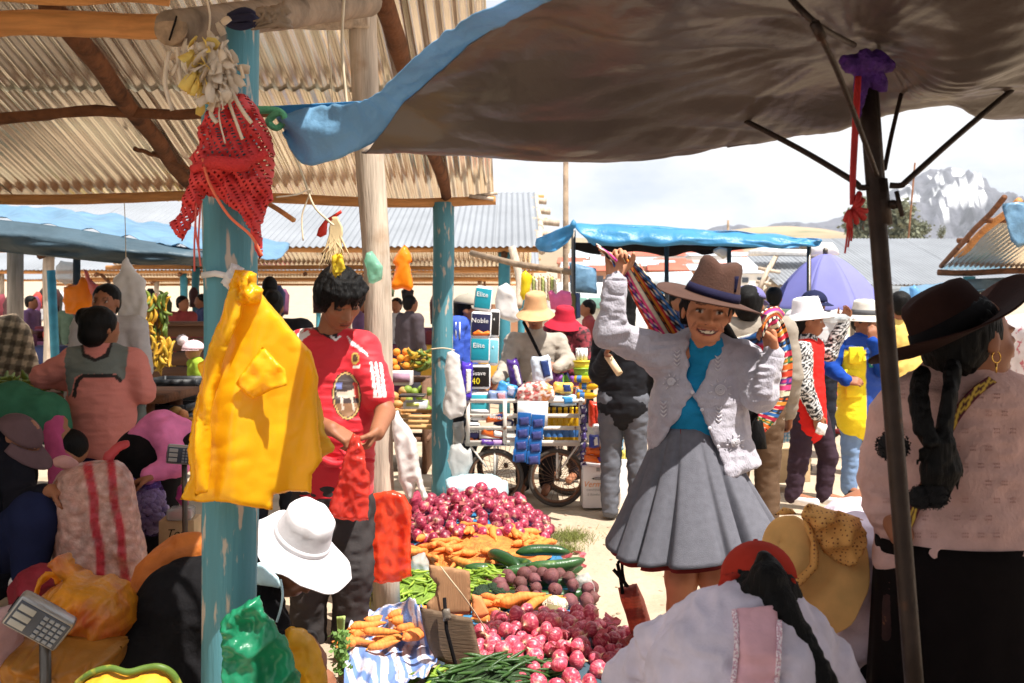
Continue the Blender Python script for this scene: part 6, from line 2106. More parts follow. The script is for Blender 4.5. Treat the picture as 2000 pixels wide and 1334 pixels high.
cd_=thing('cardboard_sign','torn brown cardboard sheets on a stick standing among the vegetables','sign',P(880,1330,3.95))
M_cdb=mat('brown_cardboard',C(158,118,84),.85,var=.12,vs=14,bump=.3,bs=40,bstretch=(4,1,.3))
M_cdd=mat('shaded_cardboard',C(104,84,66),.85,var=.12,vs=14,bump=.3,bs=40,bstretch=(.3,1,5))  # darker copy of the cardboard; the lower panel's shade is in its colour
obj('upper_panel',pillow([(838,1100),(878,1107),(917,1118),(919,1160),(920,1204),(880,1200),(836,1196),(834,1176),(850,1160),(854,1140),(840,1122)],3.96,.012,7,soft=2.5,fold=lambda x,y:.0006*(x-880),jag=1.5),M_cdb,cd_)
obj('side_panel',pillow([(921,1160),(940,1168),(956,1206),(940,1212),(922,1206)],3.97,.012,6,soft=2.5,fold=lambda x,y:.0012*(x-920)),mat('orange_cardboard',C(214,136,84),.85),cd_)
obj('lower_panel',pillow([(818,1190),(850,1194),(922,1204),(936,1260),(948,1326),(920,1318),(884,1300),(850,1290),(838,1270),(826,1230)],3.86,.012,7,soft=2.5,fold=lambda x,y:-.0005*(x-880),jag=1.5),M_cdd,cd_)
obj('stick',tube([P(868,1168,3.83),P(872,1230,3.83),P(890,1300,3.83),P(906,1352,3.84)],.0075,7),M_black,cd_)
obj('tape',pillow([(862,1190),(878,1188),(882,1210),(866,1214)],3.82,.012,5,soft=4),mat('clear_tape',C(120,110,100),.3),cd_)
obj('wire',tube(curve([P(860,1106,3.92),P(880,1132,3.90),P(902,1160,3.90),P(930,1200,3.95),P(950,1232,4.0)],5),.0028,6),mat('pale_wire',C(190,170,140),.6),cd_)
bg_=thing('shopping_bag','orange checked shopping bag with black strap handles on the path','bag',P(1240,1285,3.95))
m_ob=mat('orange_woven_plastic',vcol=True,rough=.6,var=.08,bump=.4,bs=140)
V_,F_=pillow([(1207,1148),(1244,1140),(1258,1170),(1270,1210),(1281,1250),(1284,1290),(1234,1292),(1204,1274),(1216,1250),(1232,1238),(1222,1200),(1212,1172)],3.9,.10,3.2,fold=nfold(.05,.02,.015,2))
cols=[]
for v in V_:
 px,py=CXP+FPX*v.x/v.y,HYP-FPX*(v.z-CH)/v.y
 k=((py-1148)+(px-1207)*.12)%44
 fine=int((py+px*.12)/3.0)%2
 cols.append([q*(.82 if fine else 1)for q in(C(206,92,62)if k>22 else C(150,56,44))]if px<1258+(py-1200)*.25 else C(226,130,110))
obj('bag_body',(V_,F_),m_ob,bg_,cols=cols)
for a,b in(((1206,1100),(1216,1160)),((1198,1112),(1226,1146))):
 obj('handle',tube(curve([P(a[0],a[1],3.86),P((a[0]+b[0])/2+1,(a[1]+b[1])/2,3.85),P(b[0],b[1],3.86)],5),.008,6,True,0,.5),M_black,bg_)
obj('handle',tube(curve([P(1206,1100,3.87),P(1214,1096,3.88),P(1216,1120,3.88),P(1222,1146,3.87)],5),.007,6,True,0,.5),M_black,bg_)
ce=thing('celery_bunch','bunch of leafy green celery stalks left of the striped cloth','celery',P(668,1320,3.9))
M_cel=mat('celery_stalk',C(170,190,110),.5,var=.2,vs=40)
for k in range(5):
 obj('stalk',tube(curve([P(660+k*3,1204,3.9-.01*k),P(662+k*2,1240,3.88),P(664+k*3,1286,3.87)],4),[.006]*9,6),M_cel,ce)
leaf_v,leaf_f=[],[]
for i in range(180):
 p=P(random.gauss(666,9),random.uniform(1232,1318),3.86+random.uniform(-.04,.04))
 e1=Vector((random.gauss(0,1),random.gauss(0,1),random.gauss(0,1))).normalized()*.012
 e2=e1.orthogonal().normalized()*.009
 k=len(leaf_v)
 leaf_v+=[p-e1,p-e2,p+e1,p+e2]
 leaf_f.append((k,k+1,k+2,k+3))
obj('leaves',(leaf_v,leaf_f),mat('celery_leaf',C(110,146,70),.6,tl=.3,var=.25,vs=30),ce)['kind']='stuff'
def tuft(px,py,w,n,label,seed):
 rs_=random.Random(seed)
 V_,F_=[],[]
 for i in range(n):
  x=px+rs_.gauss(0,w)
  y=py+rs_.gauss(0,w*.30)
  p=P(x,y,gd(y))
  p.z=zground(p.x,p.y)
  h=rs_.uniform(.015,.05)
  dr=Vector((rs_.gauss(0,.03),rs_.gauss(0,.03),h))
  s_=Vector((rs_.uniform(-1,1),rs_.uniform(-1,1),0)).normalized()*.002
  k=len(V_)
  V_+=[p-s_,p+s_,p+dr*.6+s_*.7,p+dr,p+dr*.6-s_*.7]
  F_.append((k,k+1,k+2,k+3,k+4))
 o_=obj('grass_tuft',(V_,F_),mat('dry_grass',C(122,128,66),.8,var=.3,vs=30,tl=.25),smooth=False)
 o_['kind']='stuff'
 tag(o_,label,'grass')
tuft(1110,1050,22,900,'sparse green grass tuft on the path beside the rear onion heap',1)
tuft(1100,1078,16,600,'flat grass patch on the path close to the purple onions',2)
tuft(1165,1245,28,420,'thin dry grass on the path by the striped shopping bag',3)
o=obj('plastic_litter',pillow([(1122,1128),(1150,1118),(1160,1140),(1164,1166),(1140,1170),(1124,1160)],gd(1168),.07,6,fold=nfold(.08,.08,.03,1),jag=3),mat('clear_crumpled_plastic',C(236,232,228),.25,tl=.4,alpha=.6,bump=.8,bs=30,bdist=.02))
tag(o,'crumpled clear plastic bag on the path beside the cucumbers','litter')
rs=random.Random(77)
peb=mesh_data('pebble',*lathe([(0,-.6),(.7,-.4),(1,0),(.7,.45),(0,.6)],7,closed_top=False),mat('pebble_stone',C(150,132,110),.9,rnd=.3))
for i in range(70):
 px,py=rs.uniform(1090,1300),rs.uniform(1000,1320)
 p=P(px,py,gd(py))
 o=inst('pebble',peb,(p.x,p.y,zground(p.x,p.y)+.003),(0,0,rs.uniform(0,6)),(rs.uniform(.006,.016),rs.uniform(.006,.014),rs.uniform(.004,.009)),'small pebble lying on the bare dirt path','pebble','pebbles on the path')

# things hung on the posts
M_ybag=mat('yellow_plastic_bags',C(255,200,28),.3,var=.05,vs=6,bump=.15,bs=24,tl=.42,bdist=.01,spec=.5)
M_ybag2=mat('thin_yellow_plastic',C(240,196,60),.3,var=.06,vs=6,bump=.2,bs=24,tl=.45,alpha=.8,bdist=.01)
M_wbag=mat('white_plastic_bag',C(236,232,228),.35,var=.05,vs=8,bump=.2,bs=34,tl=.35,bdist=.01)
M_cbag=mat('cloudy_plastic_bag',C(222,222,220),.28,var=.08,vs=8,bump=.3,bs=34,tl=.3,alpha=.6,bdist=.01)
M_gbag=mat('green_plastic_bag',C(44,156,112),.25,var=.14,vs=7,bump=.25,bs=26,tl=.4,alpha=.9,bdist=.015,spec=.7)
M_obag=mat('orange_plastic_bag',C(250,150,20),.35,var=.08,bump=.4,bs=14,tl=.35)
DB=2.74
yb=thing('bag_bundle','hanging bundle of large bright yellow plastic bags tied to the blue post','bags',P(480,1000,DB))
def seam(px,py):
 v=.030*math.sin((px-350)*.035+.7*math.sin(py*.008))*min(1,max(0,(py-540)/260))
 v+=.020*noise.noise(Vector((px*.012,py*.005,2)))+.012*abs(noise.noise(Vector((px*.030+py*.004,py*.004,7))))-.006*abs(noise.noise(Vector((px*.016+py*.016,py*.02-px*.012,3))))
 return v+.00022*(px-480)
obj('bag',pillow([(450,560),(474,548),(500,560),(520,590),(560,640),(600,690),(616,740),(612,780),(620,850),(628,900),(606,930),(604,966),(560,966),(530,970),(528,1000),(480,984),(452,976),(420,978),(388,984),(352,976),(368,930),(364,880),(376,800),(392,740),(384,712),(414,690),(424,640),(440,600)],DB,.03,5,soft=18,fold=seam,jag=2),M_ybag,yb)
obj('bag',pillow([(470,560),(500,560),(540,610),(600,680),(618,740),(634,840),(652,876),(648,884),(610,906),(600,860),(590,780),(560,700),(500,620)],DB+.07,.04,7,soft=40,fold=nfold(.02,.02,.03,2),jag=2),M_ybag2,yb)
obj('bag',pillow([(452,560),(480,556),(470,620),(430,720),(412,830),(408,960),(380,970),(380,860),(392,730),(430,620)],DB-.05,.05,7,soft=30,fold=nfold(.05,.008,.03,9),jag=2),M_ybag,yb)
obj('folded_corner',pillow([(512,676),(556,720),(562,752),(530,762),(494,780),(458,750),(482,716)],DB-.06,.012,6,soft=6,fold=nfold(.03,.03,.012,4)),M_ybag,yb)
obj('gathered_top',pillow([(452,545),(462,526),(484,528),(502,534),(500,556),(516,566),(508,590),(480,596),(456,590),(448,566)],DB-.03,.07,5,fold=nfold(.12,.03,.03,4),jag=2),M_ybag,yb)
obj('white_wrap',pillow([(430,552),(452,512),(478,524),(472,548),(458,560),(464,590),(444,598),(452,572)],DB+.03,.03,5,fold=nfold(.1,.08,.02,1),jag=2),M_wbag,yb)
obj('tie_tape',tube([P(394,538,2.86),P(420,534,2.83),P(458,542,2.80)],.010,6,True,0,.35),M_wbag,yb)
o=obj('plastic_bag',pillow([(432,1212),(446,1196),(500,1164),(508,1162),(520,1194),(560,1250),(584,1310),(596,1370),(444,1380),(434,1290)],2.68,.05,4.5,soft=14,fold=crinkle(.06,.7,2,.7),jag=3),M_gbag)
tag(o,'crinkled green plastic bag hanging low on the blue post','bag','plastic bags')
o=obj('plastic_bag',pillow([(554,1234),(568,1224),(590,1228),(612,1250),(626,1280),(636,1310),(642,1345),(586,1350),(574,1300)],3.02,.12,6,soft=30,fold=nfold(.05,.02,.04,6),jag=1),mat('open_yellow_bag',C(240,184,40),.35,tl=.4,bump=.5,bs=16))
tag(o,'open yellow plastic bag held low by the woman in the white hat','bag','plastic bags')
M_net=bpy.data.materials.new('red_net')
M_net.use_nodes=True
nn_,ll_=M_net.node_tree.nodes,M_net.node_tree.links
b_=nn_['Principled BSDF']
b_.inputs['Base Color'].default_value=(*C(206,52,50),1)
b_.inputs['Roughness'].default_value=.7
tcn=nn_.new('ShaderNodeTexCoord')
mpn=nn_.new('ShaderNodeMapping')
mpn.inputs['Rotation'].default_value=(0,R_(28),0)
ll_.new(tcn.outputs['Object'],mpn.inputs['Vector'])
wv=[]
for ax in('X','Z'):
 w=nn_.new('ShaderNodeTexWave')
 w.bands_direction=ax
 w.inputs['Scale'].default_value=34 if ax=='Z' else 17
 w.inputs['Distortion'].default_value=1.2
 w.inputs['Detail'].default_value=1
 ll_.new(mpn.outputs['Vector'],w.inputs['Vector'])
 wv.append(w)
mxn=nn_.new('ShaderNodeMath')
mxn.operation='MAXIMUM'
ll_.new(wv[0].outputs['Fac'],mxn.inputs[0])
ll_.new(wv[1].outputs['Fac'],mxn.inputs[1])
gt=nn_.new('ShaderNodeMath')
gt.operation='GREATER_THAN'
gt.inputs[1].default_value=.42
ll_.new(mxn.outputs[0],gt.inputs[0])
tpn=nn_.new('ShaderNodeBsdfTransparent')
msn=nn_.new('ShaderNodeMixShader')
ll_.new(gt.outputs[0],msn.inputs['Fac'])
ll_.new(tpn.outputs[0],msn.inputs[1])
ll_.new(b_.outputs[0],msn.inputs[2])
ll_.new(msn.outputs[0],nn_['Material Output'].inputs['Surface'])
rn=thing('red_net_cloth','ragged red net cloth knotted round the top of the blue post','net',P(450,340,2.8))
obj('wrap',pillow([(440,190),(458,178),(490,192),(506,214),(520,240),(532,280),(538,310),(530,350),(524,390),(512,400),(470,380),(420,370),(384,340),(372,310),(390,280),(394,240),(416,210)],2.80,.16,6,soft=40,fold=nfold(.04,.04,.05,2),jag=2),M_net,rn)
obj('hanging_corner',pillow([(380,300),(402,300),(440,330),(490,352),(530,350),(536,390),(520,410),(512,440),(510,500),(504,506),(496,470),(470,420),(430,390),(400,380),(392,410),(380,430),(368,458),(352,472),(340,452),(332,436),(352,408),(366,372),(372,340)],2.76,.05,6,soft=14,fold=nfold(.05,.03,.04,6),jag=2),M_net,rn)
obj('twisted_fold',tube(curve([P(376,330,2.73),P(420,316,2.69),P(470,322,2.68),P(520,300,2.71)],6),[.012]*5+[.022]*9+[.012]*5,8,True,.4),mat('red_net_roll',C(196,44,44),.75,bump=.9,bs=120),rn)
obj('edge_cord',tube(curve([P(396,310,2.70),P(410,360,2.69),P(446,420,2.70),P(490,460,2.71),P(512,500,2.72)],6),.004,5),mat('orange_cord',C(226,110,76),.7),rn)
for k,(x0,y0,x1,y1)in enumerate(((384,470,380,530),(392,470,392,520),(386,440,390,500))):
 obj('loose_strand',tube(curve([P(x0,y0-70,2.74),P(x0-4,y0,2.73),P(x1,y1,2.73)],6),.0028,5),mat('red_strand',C(206,96,84),.7),rn)
fl_=thing('plastic_rosette','faded white and yellow plastic rosette with streamers hanging from the log end','rosette',P(410,140,2.62))
M_pet=mat('faded_cream_plastic',C(232,214,190),.5,tl=.35,var=.12,vs=20,bump=.5,bs=40)
M_pety=mat('faded_yellow_plastic',C(238,208,110),.5,tl=.35,var=.12,vs=20,bump=.5,bs=40)
rs=random.Random(3)
pv_,pf_,yv_,yf_=[],[],[],[]
for i in range(260):
 cx_,cy_=rs.gauss(410,22),rs.gauss(130,26)
 c_=P(cx_,cy_,2.60+rs.uniform(-.05,.06))
 e1=Vector((rs.gauss(0,.6),rs.gauss(0,.5),-1+rs.gauss(0,.4))).normalized()*rs.uniform(.03,.06)
 e2=e1.orthogonal().normalized()
 e2=(Matrix.Rotation(rs.uniform(0,6),3,e1.normalized())@e2)*rs.uniform(.006,.016)
 g_=cgrid([[c_-e2*.4,c_+e2*.4],[c_+e1*.5-e2+e2.cross(e1)*8,c_+e1*.5+e2],[c_+e1-e2*.8,c_+e1+e2*.6+e2.cross(e1)*12]],2,4)
 V0,F0=(yv_,yf_)if(cx_<405 and rs.random()<.5)else(pv_,pf_)
 b0=len(V0)
 V0+=g_[0]
 F0+=[tuple(q+b0 for q in f)for f in g_[1]]
obj('petals',(pv_,pf_),M_pet,fl_,solid=.001)['kind']='stuff'
obj('yellow_petals',(yv_,yf_),M_pety,fl_,solid=.001)['kind']='stuff'
for(a,b,c_)in(((330,100),(322,160),(336,216)),((346,96),(350,140),(356,176)),((430,200),(428,230),(440,280)),((444,190),(462,240),(474,272)),((408,60),(410,30),(402,-10)),((416,180),(412,220),(424,240)),((438,150),(470,210),(492,240))):
 obj('streamer',tube(curve([P(a[0],a[1],2.60),P(b[0],b[1],2.58),P(c_[0],c_[1],2.58)],6),.006,5,True,.3,.4),M_pet,fl_)
o=obj('cord_knot',tube(curve([P(500,214,2.86),P(540,216,2.86),P(556,232,2.86),P(540,250,2.85),P(524,236,2.85),P(548,220,2.84),P(560,244,2.84)],5),.011,7,True,.5),mat('green_knot',C(96,176,128),.7,bump=.8,bs=80))
tag(o,'pale green knotted cord tying the tarp corner to the post','knot')
o=obj('dark_cord_coil',tube(curve([P(448,34,2.80),P(480,22,2.78),P(500,40,2.78),P(470,52,2.79),P(446,42,2.8),P(490,34,2.77),P(506,56,2.78)],5),.012,7,True,.3),mat('navy_cord',C(34,34,62),.8))
tag(o,'navy cord wound round the head of the blue post','cord')
o=obj('shredded_bark',join(*[tube(curve([P(500+rs.uniform(-6,60),4+rs.uniform(-8,30),2.7),P(520+rs.uniform(-20,50),20+rs.uniform(0,30),2.68),P(530+rs.uniform(-40,60),40+rs.uniform(0,20),2.7)],4),[.010,.012,.012,.010,.008,.007,.005,.004,.002],5)for _ in range(16)]),M_grey_log)
tag(o,'shredded grey bark fibre on top of the log rafter','bark')
M_str=mat('pale_string',C(214,196,168),.9,bump=0)
def string(label,pts,r=.0018,d=None,m=None):
 o_=obj('string',tube(curve([P(*p)for p in pts],6),r,5),m or M_str)
 tag(o_,label,'string','hanging strings')
string('frayed white string hanging in front of the roof left of the timber post',[(672,0,3.2),(668,90,3.2),(676,190,3.2),(684,262,3.2)],.005)
string('long thin string hanging down from the roof by the timber post',[(640,60,4.0),(646,140,4.0),(650,200,4.0)],.0025)
string('tangled straw string trailing from the roof above the man',[(560,270,3.4),(590,340,3.4),(612,400,3.4),(640,430,3.4),(652,440,3.4)],.004)
string('brown string looped between the red net and the straw bundle',[(540,385,3.2),(580,380,3.3),(606,372,3.4),(590,420,3.4),(592,470,3.4)],.003)
string('thin string holding the hanging white bag',[(243,395,7.2),(245,450,7.15),(246,506,7.1)],.003)
string('short wooden-coloured stick poking out right of the red net',[(520,395,2.95),(545,410,2.9),(574,430,2.85)],.008,m=M_beam)
sb=thing('straw_bundle','dry straw tassel with a yellow ribbon hanging above the man','tassel',P(655,480,3.6))
obj('straw',join(*[tube(curve([P(654+rs.gauss(0,2),424,3.6),P(656+rs.gauss(0,5),456,3.6),P(652+rs.gauss(0,12),500+rs.uniform(-10,40),3.58)],4),[.004,.005,.006,.006,.005,.004,.003,.002,.001],4)for _ in range(40)]),mat('dry_straw',C(206,182,140),.9),sb)['kind']='stuff'
obj('ribbon',join(*[pillow([(648+k*9,500),(660+k*8,494),(668+k*7,520+k*4),(656+k*6,545-k*5),(648+k*4,530)],3.56-.01*k,.012,5,fold=nfold(.1,.1,.02,k))for k in range(2)]),mat('yellow_ribbon',C(244,214,60),.4,tl=.3),sb)
o=obj('red_scrap',join(pillow([(622,446),(634,430),(640,432),(638,458),(626,464),(618,460)],4.6,.02,4),pillow([(634,430),(666,410),(668,416),(640,436)],4.6,.015,4)),mat('red_scrap_plastic',C(232,66,50),.4,tl=.3))
tag(o,'small red plastic scrap hanging left of the timber post','scrap')
def bag(poly,d,th,m,label,step=4,fold=None,soft=None,jag=1.5):
 o_=obj('plastic_bag',pillow(poly,d,th,step,soft=soft or 10,fold=fold or crinkle(.04,1.1,d,.3),jag=jag),m)
 return tag(o_,label,'bag','plastic bags')
bag([(240,510),(248,502),(254,512),(268,532),(286,548),(284,560),(290,600),(284,628),(256,622),(248,630),(232,618),(228,580),(222,544),(236,530)],7.1,.10,M_wbag,'white plastic bag hanging on a string in front of the bananas')
bag([(125,560),(140,556),(152,556),(158,540),(180,545),(184,590),(180,600),(160,610),(146,614),(128,612),(124,590)],9.2,.10,M_obag,'orange plastic bag hanging on the thin metal post at left')
bag([(110,520),(120,510),(150,512),(158,530),(150,552),(128,556),(108,545)],9.4,.12,M_cbag,'cloudy clear bag hanging under the left blue awning')
bag([(162,525),(170,530),(176,545),(196,560),(200,570),(186,585),(176,570),(168,548)],9.1,.05,mat('pink_plastic',C(230,130,120),.35,tl=.4),'pinkish red plastic bag twisted next to the orange bag')
bag([(784,484),(790,478),(796,484),(804,500),(806,512),(800,514),(808,560),(800,568),(786,564),(768,566),(762,562),(774,520),(766,512),(772,500)],9.5,.10,M_obag,'orange plastic bag hanging right of the timber post')
bag([(716,494),(726,490),(734,500),(748,520),(746,545),(730,554),(720,552),(718,530),(712,510)],4.55,.05,mat('mint_plastic',C(160,222,196),.3,tl=.5,alpha=.8,bump=.6,bs=24),'thin mint green bag hanging on the timber post beside the man')
bag([(874,688),(884,684),(898,694),(900,720),(908,760),(912,790),(904,812),(880,820),(866,808),(864,790),(872,760),(868,720)],7.10,.08,M_wbag,'white plastic bag tied to the far blue post')
string('white string tied round the far blue post',[(842,682,7.23),(866,680,7.22),(888,684,7.22)],.005)
bag([(768,806),(778,802),(784,816),(800,834),(814,860),(820,910),(828,950),(836,972),(826,980),(812,940),(806,972),(796,976),(780,940),(772,880),(766,840)],4.72,.10,M_wbag,'long white plastic bag hanging beside the timber post low down')
bag([(716,968),(736,962),(768,956),(790,966),(804,990),(802,1060),(804,1126),(786,1130),(786,1134),(752,1140),(720,1136),(722,1080),(712,1010)],4.52,.035,M_orbag,'shiny orange red plastic bag hanging at the foot of the timber post')
bag([(690,1060),(712,1030),(722,1050),(726,1120),(724,1190),(700,1208),(684,1180),(690,1120)],4.8,.16,mat('yellow_net_bag',C(232,220,120),.35,tl=.45,alpha=.85,bump=.8,bs=26),'pale yellow translucent bag of produce behind the timber post')
bag([(806,1086),(830,1078),(842,1110),(838,1130),(812,1140),(796,1120)],5.2,.14,M_cbag,'cloudy bag of produce between the timber post and the cardboard')
bag([(870,936),(900,928),(960,928),(992,944),(994,968),(960,974),(900,968),(872,966)],6.9,.40,mat('pale_blue_sack',C(176,206,214),.7,bump=.6,bs=60),'pale blue woven sack lying behind the rear onions',soft=14,jag=2)
bag([(874,975),(900,962),(940,972),(980,975),(988,990),(984,1010),(940,1002),(900,996),(872,992)],6.75,.30,mat('yellow_sack_rim',C(236,196,60),.5,bump=.6,bs=40,tl=.2),'yellow sack with rolled rim holding garlic behind the red onions',soft=14,jag=2)
bag([(800,965),(815,958),(826,968),(834,995),(830,1010),(806,1014),(798,990)],6.3,.16,mat('red_onion_net',C(150,44,70),.6,var=.4,vs=30,bump=.9,bs=60),'dark red net bag of onions left of the far blue post')
bag([(1000,1020),(1022,1008),(1026,1018),(1044,1024),(1046,1036),(1020,1036)],gd(1052),.05,mat('red_net_scrap',C(224,60,52),.6,tl=.3),'scrap of red netting at the right edge of the rear onion heap')
# left foreground goods
def sack(poly,d,th,m,name,label,cat,h=.012,rr=.09,wr=(0.010,(7,7,14)),cols=None,k=.02):
 S_=SDF()
 sd_poly(S_,poly,d,th,rr,k)
 V_,F_,_=S_.mesh(h)
 V_=wrinkle(V_,F_,*wr)
 cl=None
 if cols:
  cl=[]
  for v in V_:
   cl.append(cols(CXP+FPX*v[0]/v[1],HYP-FPX*(v[2]-CH)/v[1]))
 o_=obj(name,(V_,F_),m,cols=cl)
 return tag(o_,label,cat)
def stripes(px,py):
 n=noise.noise(Vector((px*.06,py*.09,1)))
 c1_=176+(py-930)*.12+2*math.sin(py*.06)
 c2_=218+(py-930)*.14+2*math.sin(py*.05)
 k=min(1,max(0,.5+.5*n))
 base=[a*(1-k)+b*k for a,b in zip(C(168,112,98),C(204,172,162))]
 w=max(min(1,max(0,(11.5-abs(px-c1_))/4)),min(1,max(0,(10.5-abs(px-c2_))/4)))
 return[a*(1-w)+b*w for a,b in zip(base,C(168,40,54))]
big=thing('produce_sack','big translucent sack with two red stripes standing at left','sack',P(195,1160,4.4))
S=SDF()
sd_poly(S,smoothpoly([(210,900),(236,906),(258,936),(268,985),(274,1030),(284,1080),(280,1120),(250,1160),(190,1168),(130,1150),(108,1110),(100,1040),(96,985),(112,930),(150,908)],3),4.4,.17,.12,.02)
V_,F_,_=S.mesh(.009)
V_=wrinkle(V_,F_,.007,(11,11,18))
cl=[stripes(CXP+FPX*v[0]/v[1],HYP-FPX*(v[2]-CH)/v[1])for v in V_]
obj('sack_body',(V_,F_),mat('translucent_raffia',vcol=True,rough=.35,var=.3,vs=26,bump=.7,bs=30,bdist=.02,col2=C(150,96,74),c2pos=(.52,.75),c2s=11),big,cols=cl)
obj('tied_top',tube(curve([P(204,904,4.38),P(214,890,4.36),P(232,872,4.36),P(252,866,4.36)],6),[.018,.014,.020,.026,.03,.032,.03,.026,.024,.024,.024,.022,.022,.022,.02,.02,.018,.016,.012],8,True,.3,.6),mat('red_sack_neck',C(190,70,74),.5,tl=.2),big)
obj('tied_ear',tube(curve([P(150,912,4.38),P(124,902,4.36),P(106,904,4.36)],6),[.02,.022,.026,.028,.03,.03,.03,.028,.026,.024,.022,.02,.014],8,True,.3,.7),mat('pale_sack_ear',C(200,150,144),.5,tl=.2),big)
M_gar=mat('garlic_bulb',C(176,160,190),.6,rnd=.2)
gb=thing('net_bag','purple net bag packed with small pale bulbs behind the striped sack','bag',P(290,1045,5.1))
rs=random.Random(8)
gm=mesh_data('bulb',*lathe([(0,-.8),(.6,-.7),(1,-.1),(.7,.6),(.2,.95),(0,1.1)],9,closed_top=False),M_gar)
for i in range(120):
 a,q=rs.uniform(0,6.28),math.sqrt(rs.uniform(0,1))
 px,py=288+36*q*math.cos(a),992+48*q*math.sin(a)
 o_=bpy.data.objects.new('bulb',gm)
 COL.objects.link(o_)
 o_.parent=gb
 o_.location=P(px,py,5.1-.13*math.sqrt(max(0,1-q*q))+.02)-W(gb)
 o_.scale=(.021,)*3
 o_.rotation_euler=(rs.uniform(0,3),rs.uniform(0,3),0)
M_pnet=mat('purple_net_film',C(96,70,150),.5,alpha=.42,bump=.9,bs=200)
S=SDF()
sd_poly(S,smoothpoly([(270,935),(300,932),(318,950),(328,990),(330,1030),(310,1046),(270,1046),(250,1020),(250,970)],3),5.1,.16,.12)
V_,F_,_=S.mesh(.02)
obj('net',(V_,F_),M_pnet,gb)
obj('neck',pillow([(262,946),(256,930),(272,936),(284,934),(298,938),(312,930),(316,950),(290,962)],5.05,.05,5,fold=nfold(.1,.05,.03,1)),mat('purple_net_neck',C(98,66,150),.6,bump=.9,bs=150,tl=.2),gb)
bag([(112,1086),(122,1082),(146,1120),(170,1130),(200,1128),(236,1148),(258,1180),(262,1216),(240,1248),(190,1256),(140,1252),(96,1236),(84,1190),(96,1150),(140,1126)],3.3,.34,mat('amber_bag_with_fruit',C(226,150,40),.28,tl=.35,var=.25,vs=9,bump=.6,bs=18,bdist=.02,col2=C(196,96,60),c2pos=(.5,.7),c2s=7),'knotted yellow plastic bag full of fruit at lower left',4,soft=34,fold=crinkle(.07,.8,4,.8))
bag([(60,1170),(76,1130),(92,1114),(110,1118),(116,1138),(104,1146),(98,1130),(84,1142),(72,1172)],3.35,.03,mat('amber_handle',C(232,160,40),.3,tl=.4),'yellow bag handle loop standing up at lower left')
bag([(30,1250),(100,1240),(200,1256),(240,1262),(226,1310),(150,1334),(60,1340),(24,1300)],3.1,.34,mat('dim_amber_bag',C(176,120,50),.3,tl=.3,bump=.6,bs=16,var=.25),'dull yellow bag of produce under the knotted yellow bag',5,soft=34,fold=crinkle(.07,.8,9,.8))
sack([(254,1150),(270,1110),(300,1080),(340,1050),(380,1042),(404,1050),(404,1200),(330,1240),(270,1260),(250,1200)],3.75,.2,mat('orange_sack_cloth',C(214,122,52),.6,bump=.5,bs=40,tl=.15,var=.12),'orange_sack','orange plastic sack leaning left of the blue post','sack')
sack([(18,1150),(36,1120),(80,1100),(110,1106),(112,1150),(60,1190),(24,1200)],3.9,.14,mat('crimson_sack_cloth',C(130,22,40),.7,bump=.5,bs=40),'crimson_sack','dark crimson cloth sack at lower left','sack')
bag([(0,1190),(20,1200),(24,1240),(30,1340),(-40,1340),(-40,1200)],3.0,.2,mat('pinkish_bag',C(196,160,158),.35,tl=.3,bump=.7,bs=20),'pinkish clear bag at the left edge bottom')
bx=thing('cardboard_box','open cardboard box with black handwriting behind the orange sack','box',P(350,1060,4.9))
obj('carton',box(P(352,1036,4.95),(.085,.08,.065),(0,0,.1),.004),mat('plain_carton',C(196,168,130),.85),bx)
text('lettering','Tom',P(346,1042,4.845),.055,M_black,bx,(R_(90),0,.1),shear=.3)
o=thing('plastic_tub','clear plastic tub of red fruit on the cardboard box','tub',P(350,1010,4.9))
obj('tub',box(P(354,1002,4.9),(.06,.06,.028),(0,0,.1),.012),mat('clear_tub',C(190,196,196),.15,alpha=.5,bump=0),o)
obj('fruit',box(P(354,1004,4.9),(.05,.05,.02),(0,0,.1),.015),mat('red_fruit',C(186,50,40),.4,bump=.8,bs=60,bdist=.02),o)
bag([(348,950),(362,940),(370,950),(370,985),(352,992),(344,975)],5.0,.06,mat('magenta_plastic',C(206,90,160),.3,tl=.4),'magenta plastic bag poking out by the yellow bags')
